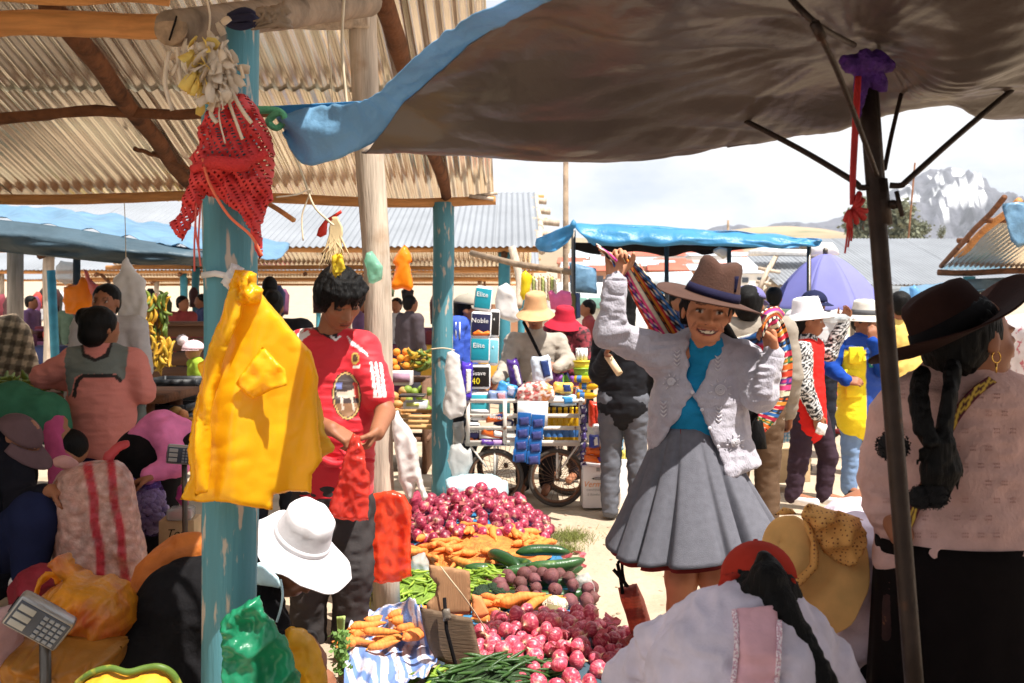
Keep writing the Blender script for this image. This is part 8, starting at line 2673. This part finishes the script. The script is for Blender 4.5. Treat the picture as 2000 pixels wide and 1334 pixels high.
strip=obj('shoulder_strap',tube(curve([P(1022,628,d-.12),P(1040,664,d-.22),P(1060,704,d-.22)],5),.017,6,True,0,.5),M_black,p)
d=8.3
J=skel(px_of(1104,d),d,1.50,-25,5,1.0)
setj(J,head=(1102,636,d-.05),neck=(1104,672,d))
person('woman in a wide red hat beside the seller',J,SK2,mat('red_checked_shawl',C(150,60,70),.9,col2=C(60,40,44),c2s=30,c2pos=(.45,.6)),cloth('dark_skirt',C(40,36,40)),'long',frame((-.35,-.8,-.45),(0,-.2,1)),lambda t,c,R,hs:hat('sun_hat',c+Vector((0,0,.05)),frame((-.2,-.95,-.2),(.10,-.1,1)),.10,.11,.175,cloth('red_hat_cotton',C(176,40,58)),t,droop=.055,taper=.8),h=.012)
d=8.0
J=skel(px_of(905,d),d,1.60,75,0,1.05)
setj(J,head=(914,606,d),neck=(908,636,d))
bl=cloth('blue_football_shirt',C(64,92,186),.6)
t=person('man in a blue football shirt and grey cap behind the far blue post',J,SK2,bl,cloth('dark_trousers',C(40,42,50)),'short',frame((1,-.1,-.15),(0,0,1)),lambda t,c,R,hs:cap('cap',c+Vector((-.01,0,.05)),frame((1,-.1,-.1),(0,0,1)),.102,cloth('grey_cap_cotton',C(150,142,130)),t,.07),sleeve=.45,h=.012)
for k in range(3):
 obj('sleeve_stripe',tube([J['shR']+Vector((-.03+.03*k,-.075,.03)),J['shR']+Vector((-.03+.03*k,-.085,-.10))],.006,5),M_pwht if 'M_pwht' in globals()else M_wallw,t)
d=6.8
J=skel(px_of(1218,d),d,1.58,172,0,1.02)
setj(J,head=(1222,588,d+.05),neck=(1220,640,d+.03),shm=(1220,660,d),chest=(1220,700,d),shL=(1180,668,d),shR=(1262,668,d),elL=(1170,730,d),wrL=(1186,690,d-.22))
t=person('woman with long black hair in black jacket and grey jeans seen from behind',J,SK2,cloth('black_jacket',C(34,34,38),.6),cloth('grey_jeans',C(98,100,108)),'long',frame((.15,1,0),(0,0,1)),None,h=.011,shoes=M_shoe,tops=1.1)
rp_=thing('rolled_paper','roll of cream paper held by the woman in the black jacket','paper roll',P(1196,710,d-.3))
a_,b_=P(1186,694,d-.26),P(1210,730,d-.34)
ax_=(b_-a_).normalized()
obj('roll',lathe([(.022,0),(.024,.01),(.024,(b_-a_).length),(.018,(b_-a_).length),(.018,.01)],16,a_,frame(ax_.orthogonal(),ax_),closed_top=False),mat('cream_paper',C(232,206,170),.8),rp_)
d=5.9
J=skel(px_of(1470,d),d,1.62,178,0,1.1)
setj(J,head=(1462,598,d),neck=(1466,636,d))
person('person in a grey khaki jacket and purple cap behind the smiling woman',J,SK2,cloth('khaki_jacket',C(150,140,128)),cloth('brown_trousers',C(96,76,60)),'short',frame((.3,1,0),(0,0,1)),lambda t,c,R,hs:cap('cap',c+Vector((0,0,.045)),frame((.3,1,-.1),(0,0,1)),.105,cloth('mauve_cap_cotton',C(112,108,158)),t,.06,hgt=.75),h=.012,shoes=M_shoe)
d=7.0
J=skel(px_of(1585,d),d,1.50,62,0,.95)
BW=(C(228,226,224),C(26,26,30))
def zig(T,J):
 def fn(X):
  u_=X[...,2]*38
  v_=(X[...,0]+X[...,1])*38
  return np.where((np.abs((u_%2)-1)+np.abs((v_%2)-1))%.9<.36,-1.0,1.0)
 T.paint.append((fn,BW[0]))
setj(J,head=(1582,628,d),neck=(1578,664,d),shm=(1576,680,d),chest=(1578,716,d),shR=(1566,686,d-.12),elR=(1572,760,d-.16),wrR=(1596,810,d-.18),shL=(1594,680,d+.12),elL=(1620,690,d+.06),wrL=(1648,630,d+.02),hip=(1582,800,d),hpR=(1572,815,d-.05),knR=(1560,900,d-.05),anR=(1548,968,d-.05),hpL=(1594,815,d+.05),knL=(1618,890,d+.05),anL=(1608,968,d+.05))
t=person('woman in a red vest, black and white patterned jumper and white sun hat',J,SK2,mat('patterned_jumper',vcol=True,rough=.9,bump=.3),cloth('plum_leggings',C(58,44,54)),'long',frame((.9,-.35,-.05),(0,0,1)),lambda t,c,R,hs:hat('sun_hat',c+Vector((-.02,0,.06)),frame((.9,-.4,.1),(-.25,.05,1)),.10,.11,.175,M_whitehat,t,droop=.04,taper=.85,sag=.006),h=.010,shoes=M_shoew,topcols=zig,vest=cloth('red_vest_cotton',C(206,40,36)),handdir={'L':(.3,-.1,1),'R':(.2,0,-1)})
for ch in t.children:
 if ch.name.startswith('shirt')and 'Col' in ch.data.color_attributes:
  a=ch.data.color_attributes['Col']
  n=len(ch.data.vertices)
  c4_=np.empty(n*4,dtype=np.float32)
  a.data.foreach_get('color',c4_)
  c4_=c4_.reshape(-1,4)
  m_=c4_[:,0]<.6
  c4_[m_,:3]=BW[1]
  a.data.foreach_set('color',c4_.ravel())
packet(1604,838,d-.2,10,12,mat('white_ticket',C(236,232,230),.7),mat('white_ticket',C(236,232,230),.7),'small white paper in the hand of the woman in the red vest',.3,.01)
wb_=thing('water_bottle','clear plastic bottle raised by the woman in the red vest','bottle',P(1622,622,d))
obj('bottle',lathe([(.03,0),(.034,.02),(.034,.09),(.03,.10),(.034,.11),(.034,.17),(.012,.21),(.012,.23),(0,.23)],14,P(1602,622,d),frame((0,0,1),(1,0,.05))),mat('clear_pet',C(214,226,232),.08,alpha=.45,bump=.3,bs=20),wb_)
obj('cap',lathe([(.014,.23),(.014,.25),(0,.25)],10,P(1602,622,d),frame((0,0,1),(1,0,.05))),M_pwht if 'M_pwht' in globals()else M_wallw,wb_)
cb_=sack([(1496,805),(1512,800),(1530,798),(1546,812),(1550,845),(1540,862),(1516,866),(1500,850)],7.3,.10,mat('blue_check_raffia',vcol=True,rough=.7,var=.05,bump=.2),'checked_bag','blue and white checked raffia bag beside the woman in the red vest','bag',.008,.04,(0.008,(10,10,10)),lambda px,py:[a*b/max(C(230,230,232)[2],.01)for a,b in zip((C(120,176,210)if int(px/3.5)%2 else C(230,230,232)),(C(150,196,220)if int(py/3.5)%2 else C(230,230,232)))])
d=7.3
J=skel(px_of(1680,d),d,1.50,20,0,1.08)
setj(J,head=(1690,630,d),neck=(1684,662,d),shm=(1684,676,d),chest=(1684,710,d),shR=(1652,682,d),elR=(1620,716,d-.02),wrR=(1652,744,d-.2),shL=(1722,682,d),elL=(1724,720,d-.12),wrL=(1704,668,d-.24),hip=(1680,790,d),hpR=(1664,800,d),knR=(1662,880,d),anR=(1658,955,d),hpL=(1700,800,d),knL=(1704,880,d+.05),anL=(1706,950,d+.05))
YEL,BLU=C(240,214,30),C(26,66,150)
def yv(T,J):
 def fn(X):
  px,py=_px(X)
  return np.where((px>1692)|(py<684),-1.0,1.0)
 T.paint.append((fn,BLU))
t=person('person in a yellow pocketed vest over a blue top, pale hat and jeans',J,SK2,cloth('royal_blue_top',BLU,.7),cloth('light_jeans',C(118,142,176)),'short',frame((.35,-.9,-.3),(0,-.1,1)),lambda t,c,R,hs:hat('sun_hat',c+Vector((0,0,.055)),frame((.3,-.95,-.05),(.0,0,1)),.102,.11,.17,cloth('pale_safari_cotton',C(214,208,198)),t,droop=.04,taper=.86,sag=.006,band=cloth('grey_hat_band',C(90,90,92)),band_h=.04),h=.010,shoes=M_shoe,vest=mat('yellow_vest_cotton',vcol=True,rough=.75,var=.06,bump=.3,bs=60),vestm=yv,handdir={'L':(0,-.1,1),'R':(.9,-.3,0)})
for ch in t.children:
 if ch.name.startswith('vest')and 'Col' in ch.data.color_attributes:
  a=ch.data.color_attributes['Col']
  n=len(ch.data.vertices)
  c4_=np.empty(n*4,dtype=np.float32)
  a.data.foreach_get('color',c4_)
  c4_=c4_.reshape(-1,4)
  c4_[np.abs(c4_[:,0]-.5)<.01,:3]=YEL
  a.data.foreach_set('color',c4_.ravel())
  vst=ch
for(x0,y0,w,hh)in((1672,694,14,16),(1668,762,16,14),(1664,730,15,8)):
 dd=front(vst,x0,y0,8)
 obj('pocket',box(P(x0,y0,dd),(w*d/FPX,.012,hh*d/FPX),None,.008),mat('yellow_pocket',YEL,.75,bump=.3,bs=60),t)
text('lettering','carga',P(1722,684,front(vst,1716,690,10)-.02),.075,M_pwht if 'M_pwht' in globals()else M_wallw,t)
obj('green_panel',box(P(1716,708,front(vst,1712,708,10)-.01),(.07,.006,.035),None,.002),mat('green_print',C(30,130,120),.7,bump=0),t)
text('lettering','Aquí',P(1718,708,front(vst,1714,708,10)-.025),.065,M_pwht if 'M_pwht' in globals()else M_wallw,t)
d=8.6
J=skel(px_of(1592,d),d,1.66,150,0,1.0)
setj(J,head=(1590,598,d),neck=(1592,632,d))
person('person with a navy logo cap half hidden behind the white sun hat',J,SK2,cloth('white_shirt_cotton',C(206,204,206)),cloth('dark_trousers',C(40,42,50)),'short',frame((-.3,-1,0),(0,0,1)),lambda t,c,R,hs:(lambda o_:text('lettering','@',c+Vector((-.01,-.115,.075)),.035,M_pwht if 'M_pwht' in globals()else M_wallw,o_))(cap('cap',c+Vector((0,0,.045)),frame((.5,-1,-.1),(0,0,1)),.11,cloth('navy_cap_cotton',C(34,38,66)),t,.06,hgt=.85)),h=.014,shoes=M_shoe)
d=8.4
J=skel(px_of(1766,d),d,1.56,178,0,1.05)
setj(J,head=(1758,596,d),neck=(1762,632,d))
person('person with curly hair and an apricot yellow shirt right of the umbrella pole',J,SK2,cloth('apricot_shirt',C(236,196,110)),cloth('dark_trousers',C(40,42,50)),'short',frame((.2,1,0),(0,0,1)),None,h=.014,shoes=M_shoe)
d=6.6
J=skel(px_of(214,d),d,1.62,0,0,1.0)
setj(J,head=(206,590,d),neck=(210,630,d))
person('person in a pale jacket and dark apron facing the woman in salmon',J,SK2,cloth('pale_jacket',C(190,188,190)),cloth('dark_trousers',C(40,42,50)),'short',None,None,h=.014)
d=5.6
t=thing('person','person in a green jumper with a magenta sleeve bending over at left','person',(px_of(40,d),d,0),'people in the market')
S=SDF()
S.chain([P(-40,830,d),P(40,810,d),P(90,822,d),P(112,850,d-.05)],[.12,.12,.09,.06],.05,SK2)
S.chain([P(112,830,d-.05),P(126,900,d-.1),P(110,960,d-.2)],[.06,.05,.035],.02,SK2)
S.ell(P(140,876,d-.02),(.09,.09,.10),None,.03,SK2)
for x in(-30,20):
 S.chain([P(x,830,d),P(x+10,930,d-.05),Vector((px_of(x,d),d,.05))],[.1,.07,.05],.03,SK2)
hand(S,P(110,960,d-.2),(0,-.3,-1),(0,1,0),1,.5,1,SK2)
sdf_obj('body',S,.014,M_skin,t,SK2)
S=SDF()
S.chain([P(-60,830,d),P(20,802,d),P(84,812,d),P(106,840,d-.03)],[.16,.15,.12,.09],.06)
sdf_obj('green_jumper',S,.014,cloth('green_knit',C(54,104,80)),t,wr=(.01,(7,7,10)))
S=SDF()
S.chain([P(104,830,d-.06),P(120,900,d-.1),P(112,950,d-.18)],[.07,.06,.05],.03)
sdf_obj('magenta_sleeve',S,.012,cloth('magenta_knit',C(176,76,120)),t,wr=(.008,(10,10,10)))
S=SDF()
for x in(-30,20):
 S.chain([P(x,860,d),P(x+10,930,d-.05),Vector((px_of(x,d),d,.08))],[.15,.11,.08],.03)
sdf_obj('skirt',S,.016,M_black,t)
S=SDF()
S.ell(P(136,872,d-.03),(.10,.10,.10),None,.03)
sdf_obj('hair',S,.014,M_hair,t)
d=4.6
t=thing('person','seated person in dark clothes and a mauve grey cap at the left edge','person',(px_of(20,d),d,0),'people in the market')
S=SDF()
Rh_=frame((.75,-.3,-.6),(.5,0,.8))
head(S,P(40,862,d),Rh_,.22,SK2,neck=P(6,880,d))
S.chain([P(-10,900,d),P(-30,1000,d),P(-20,1090,d)],[.13,.17,.17],.05,SK2)
S.chain([P(20,920,d-.1),P(50,990,d-.2),P(100,960,d-.3)],[.06,.05,.035],.03,SK2)
hand(S,P(100,955,d-.3),(1,0,-.3),(0,0,-1),1,.5,-1,SK2)
S.chain([P(-10,1080,d),P(60,1010,d-.3),P(50,1130,d-.3)],[.1,.08,.05],.03,SK2)
sdf_obj('body',S,.012,M_skin,t,SK2)
S=SDF()
S.chain([P(-6,896,d),P(-26,990,d),P(-20,1090,d)],[.15,.20,.20],.06)
S.chain([P(20,915,d-.08),P(50,990,d-.2),P(90,966,d-.28)],[.09,.075,.055],.03)
sdf_obj('jacket',S,.012,cloth('black_jacket2',C(24,24,32)),t,wr=(.01,(8,8,12)))
S=SDF()
S.chain([P(-20,1090,d),P(70,1010,d-.3),P(56,1120,d-.3)],[.13,.11,.07],.03)
sdf_obj('trousers',S,.014,cloth('navy_trousers',C(30,36,66)),t)
S=SDF()
S.cone(P(40,1140,d-.3),.05,P(80,1140,d-.42),.045,.02)
sdf_obj('shoe',S,.014,M_shoew,t)
cap('cap',P(38,848,d),frame((.8,-.25,-.62),(.55,-.05,.75)),.105,cloth('mauve_cap2',C(96,76,80)),t,.09)
d=5.2
t=thing('person','person in a sunlit pink jacket bending down behind the yellow bags','person',(px_of(320,d),d,0),'people in the market')
S=SDF()
S.chain([P(288,885,d),P(318,850,d),P(350,856,d)],[.09,.07,.055],.05,SK2)
S.chain([P(322,850,d-.08),P(346,905,d-.12),P(296,930,d-.18)],[.045,.04,.03],.03,SK2)
S.ell(P(376,880,d),(.09,.09,.1),None,.03,SK2)
for x in(280,300):
 S.chain([P(x,890,d),P(x,1000,d),Vector((px_of(x,d),d,.05))],[.1,.08,.05],.03,SK2)
hand(S,P(300,930,d-.2),(-1,0,-.3),(0,0,-1),1,.5,1,SK2)
sdf_obj('body',S,.014,M_skin,t,SK2)
S=SDF()
S.chain([P(286,880,d),P(316,842,d),P(352,846,d)],[.13,.10,.08],.05)
S.chain([P(322,850,d-.08),P(346,905,d-.12),P(292,928,d-.18)],[.075,.06,.045],.03)
sdf_obj('pink_jacket',S,.012,cloth('pink_fleece',C(232,130,180)),t,wr=(.008,(9,9,12)))
S=SDF()
for x in(280,300):
 S.chain([P(x,890,d),P(x,1000,d),Vector((px_of(x,d),d,.08))],[.15,.12,.08],.03)
sdf_obj('skirt',S,.016,M_black,t)
S=SDF()
S.ell(P(376,876,d),(.10,.10,.1),None,.03)
sdf_obj('hair',S,.014,M_hair,t)
d=6.4
J=skel(px_of(535,d),d,1.60,180,0,1.05)
setj(J,head=(528,600,d),neck=(530,640,d))
t=person('person with a high dark bun behind the red-shirted man',J,SK2,cloth('black_jacket',C(34,34,38),.6),cloth('dark_trousers',C(40,42,50)),'bun',None,None,h=.014)
S=SDF()
S.ell(P(527,560,d),(.05,.05,.07),None,.01)
sdf_obj('hair_bun',S,.012,M_hair,t)
d=8.9
J=skel(px_of(384,d),d,1.15,-60,0,1.0)
setj(J,head=(378,684,d),neck=(384,706,d))
person('child in lime green with a white bobble hat by the plank counter',J,SK3,cloth('lime_jacket',C(150,176,60)),cloth('dark_trousers',C(40,42,50)),None,None,lambda t,c,R,hs:obj('bobble',pompom(c+Vector((-.10,0,.09)),.05),cloth('white_wool',C(226,214,214)),cap('bobble_hat',c+Vector((0,0,.01)),frame((-.3,-1,0),(0,0,1)),.10,cloth('pink_white_wool',C(222,190,196)),t,.005)),h=.014)
rs=random.Random(91)
TC=[C(60,70,110),C(150,60,60),C(190,190,196),C(70,60,66),C(120,90,130),C(90,110,90)]
spots=[(280,15.5,'lilac shirt left of the plank counter'),(356,15.0,'white top above the plank counter'),(395,16.2,'blue top at the counter by the blue post'),(140,15.8,'purple coat under the left awning'),(60,17.0,'dark coat far at left'),(800,13.0,'blue jacket behind the orange bag'),(775,15.0,'dark jacket behind the timber post'),(1150,12.5,'black coat beneath the blue screen'),(1320,12.0,'brown coat behind the smiling woman'),(1512,11.0,'dark top behind the right hand of the smiling woman'),(700,17,'pale coat in the shelter behind the man')]
for i,(px,d,what)in enumerate(spots):
 J=skel(px_of(px,d),d,rs.uniform(1.5,1.66),rs.uniform(0,360),0,1.05)
 person('distant shopper with '+what,J,SK2,mat('shopper_top_%d'%(i%6),TC[(i*5+2)%6],.9),mat('shopper_trousers',C(50,50,60),.9),'short',None,None,h=.024,eyes=False,shoes=M_shoe)

# right background: umbrella, stalls, boxes
lu=thing('parasol','faded lavender market parasol behind the shoppers','umbrella',P(1610,640,12.0))
DU=11.5
ap=P(1612,496,DU)
M_lav=mat('faded_lavender_cloth',C(140,140,206),.7,var=.08,vs=2,bump=.2,bs=8,tl=.35)
NP=8
rim=122*DU/FPX
for k in range(NP):
 a0,a1=2*math.pi*k/NP+.2,2*math.pi*(k+1)/NP+.2
 def pf(u,v):
  a=a0+(a1-a0)*u
  sc_=1-.05*math.sin(math.pi*u)
  r=rim*v*sc_
  z=-.66*(v**1.7)-.03*math.sin(math.pi*u)*v
  return ap+Vector((r*math.cos(a),r*math.sin(a),z))
 obj('panel',grid(8,12,pf),M_lav,lu,solid=.004)
obj('pole',tube([ap,Vector((ap.x,ap.y,0))],.022,8),M_steel,lu)
obj('finial',lathe([(.03,0),(.03,.05),(.012,.07),(0,.07)],10,ap),M_steel,lu)
for k in range(NP):
 a0=2*math.pi*k/NP+.2
 obj('rib',tube([ap+Vector((0,0,-.02)),ap+Vector((rim*.55*math.cos(a0),rim*.55*math.sin(a0),-.27)),ap+Vector((rim*.98*math.cos(a0),rim*.98*math.sin(a0),-.67))],.008,5),M_steel,lu)
o=obj('white_sack',pillow([(1580,484),(1594,474),(1626,474),(1636,486),(1640,498),(1582,500)],11.8,.14,4),M_wbag)
tag(o,'bright white plastic sheet on the end of the blue awning above the parasol','sheet')
o=obj('floral_cloth',pillow([(1950,640),(1964,620),(2000,612),(2090,612),(2120,700),(2130,900),(2126,1112),(2000,1116),(1966,1108),(1960,900),(1952,700)],5.4,.6,9,soft=40,fold=nfold(.03,.02,.06,3)),mat('floral_print',C(236,226,226),.8,col2=C(206,120,130),c2pos=(.58,.66),c2s=26,bump=.2))
tag(o,'pale floral cloth draped over a tall bundle at the right edge','cloth')
o=obj('stall_tarp',cgrid([[P(1760,560,17),P(1850,552,17),P(1960,548,17)],[P(1750,580,15.5),P(1850,572,15.5),P(1960,566,15.5)]],20,8,lambda u,v,p:Vector((0,0,.05*noise.noise(Vector((u*7,v*3,1)))))),M_tarp_light,solid=.006)
tag(o,'pale blue tarp roof of a stall behind the dark hat','tarp')
o=obj('tied_bag',pillow([(1776,562),(1786,556),(1796,566),(1800,590),(1788,604),(1778,592)],14,.1,4),mat('sky_blue_plastic',C(120,180,226),.3,tl=.4))
tag(o,'sky blue plastic tied to the stall tarp behind the dark hat','bag','plastic bags')
sr=thing('goods_shelf','shelf of bottles and jars at the stall behind the dark hat','shelf',P(1790,640,13.5))
obj('shelf_board',box(P(1790,648,13.5),(.5,.2,.02)),M_plank,sr)
for x in(1732,1850):
 q=P(x,650,13.5)
 obj('leg',box((q.x,q.y,q.z/2),(.03,.1,q.z/2)),M_plank,sr)
rs=random.Random(5)
for k in range(12):
 px=1736+k*9.5
 c_=[(60,90,60),(150,60,50),(210,190,90),(70,80,120)][k%4]
 hgt=rs.uniform(.14,.3)
 obj('jar',lathe([(.04,0),(.045,hgt*.7),(.02,hgt*.85),(.02,hgt),(0,hgt)],10,P(px,645,13.5)+Vector((0,-.05,0))),mat('jar_%d'%(k%4),C(*c_),.3,bump=0),sr)
hk=thing('hand_truck','red hand truck with small wheels behind the woman in the red vest','hand truck',P(1625,830,9.0))
M_rd=mat('red_paint',C(170,40,40),.5)
for dx in(0,26):
 obj('rail',tube([P(1628+dx,730,9.0),P(1626+dx,826,8.9)],.012,6),M_rd,hk)
for py in(745,780,815):
 obj('crossbar',tube([P(1628,py,9.0),P(1654,py,9.0)],.009,6),M_rd,hk)
for dx in(0,26):
 c_=P(1626+dx,838,8.95)
 obj('wheel',lathe([(.045,-.015),(.075,-.018),(.08,0),(.075,.018),(.045,.015),(.045,-.015)],20,c_,frame((0,0,1),(0,-1,0)),closed_top=False),M_tyre,hk)
obj('toe_plate',box(P(1640,842,8.8),(.08,.12,.006)),M_rd,hk)
o=obj('cardboard_box',box(P(1530,905,7.9),(.16,.14,.13),(0,0,.2),.004),mat('plain_carton',C(196,168,130),.85))
tag(o,'plain cardboard box on the ground behind the legs of the woman in the red vest','box')
crate('orange plastic crate behind the yellow vest',1636,770,9.6,.22,.10,mat('orange_crate_plastic',C(206,80,40),.5))
mb=thing('parked_minibus','white minibus with green windows parked behind the hanging clothes','minibus',P(1150,640,18.0))
obj('body',box(P(1160,610,18.6),(.95,.5,.55),None,.12),mat('white_car_paint',C(226,228,228),.3),mb)
for k in range(3):
 obj('window',box(P(1132+32*k,592,17.98),(.13,.12,.10),None,.02),mat('green_glass',C(120,160,150),.1,bump=0),mb)
for px in(1120,1210):
 obj('wheel',lathe([(0,-.08),(.2,-.08),(.24,-.05),(.24,.05),(.2,.08),(0,.08)],18,P(px,690,18.1),frame((0,0,1),(0,-1,0))),M_tyre,mb)

hz=obj('haze',box((0,640,130),(1600,1100,136)),M_haze,smooth=False)
tag(hz,kind='stuff')
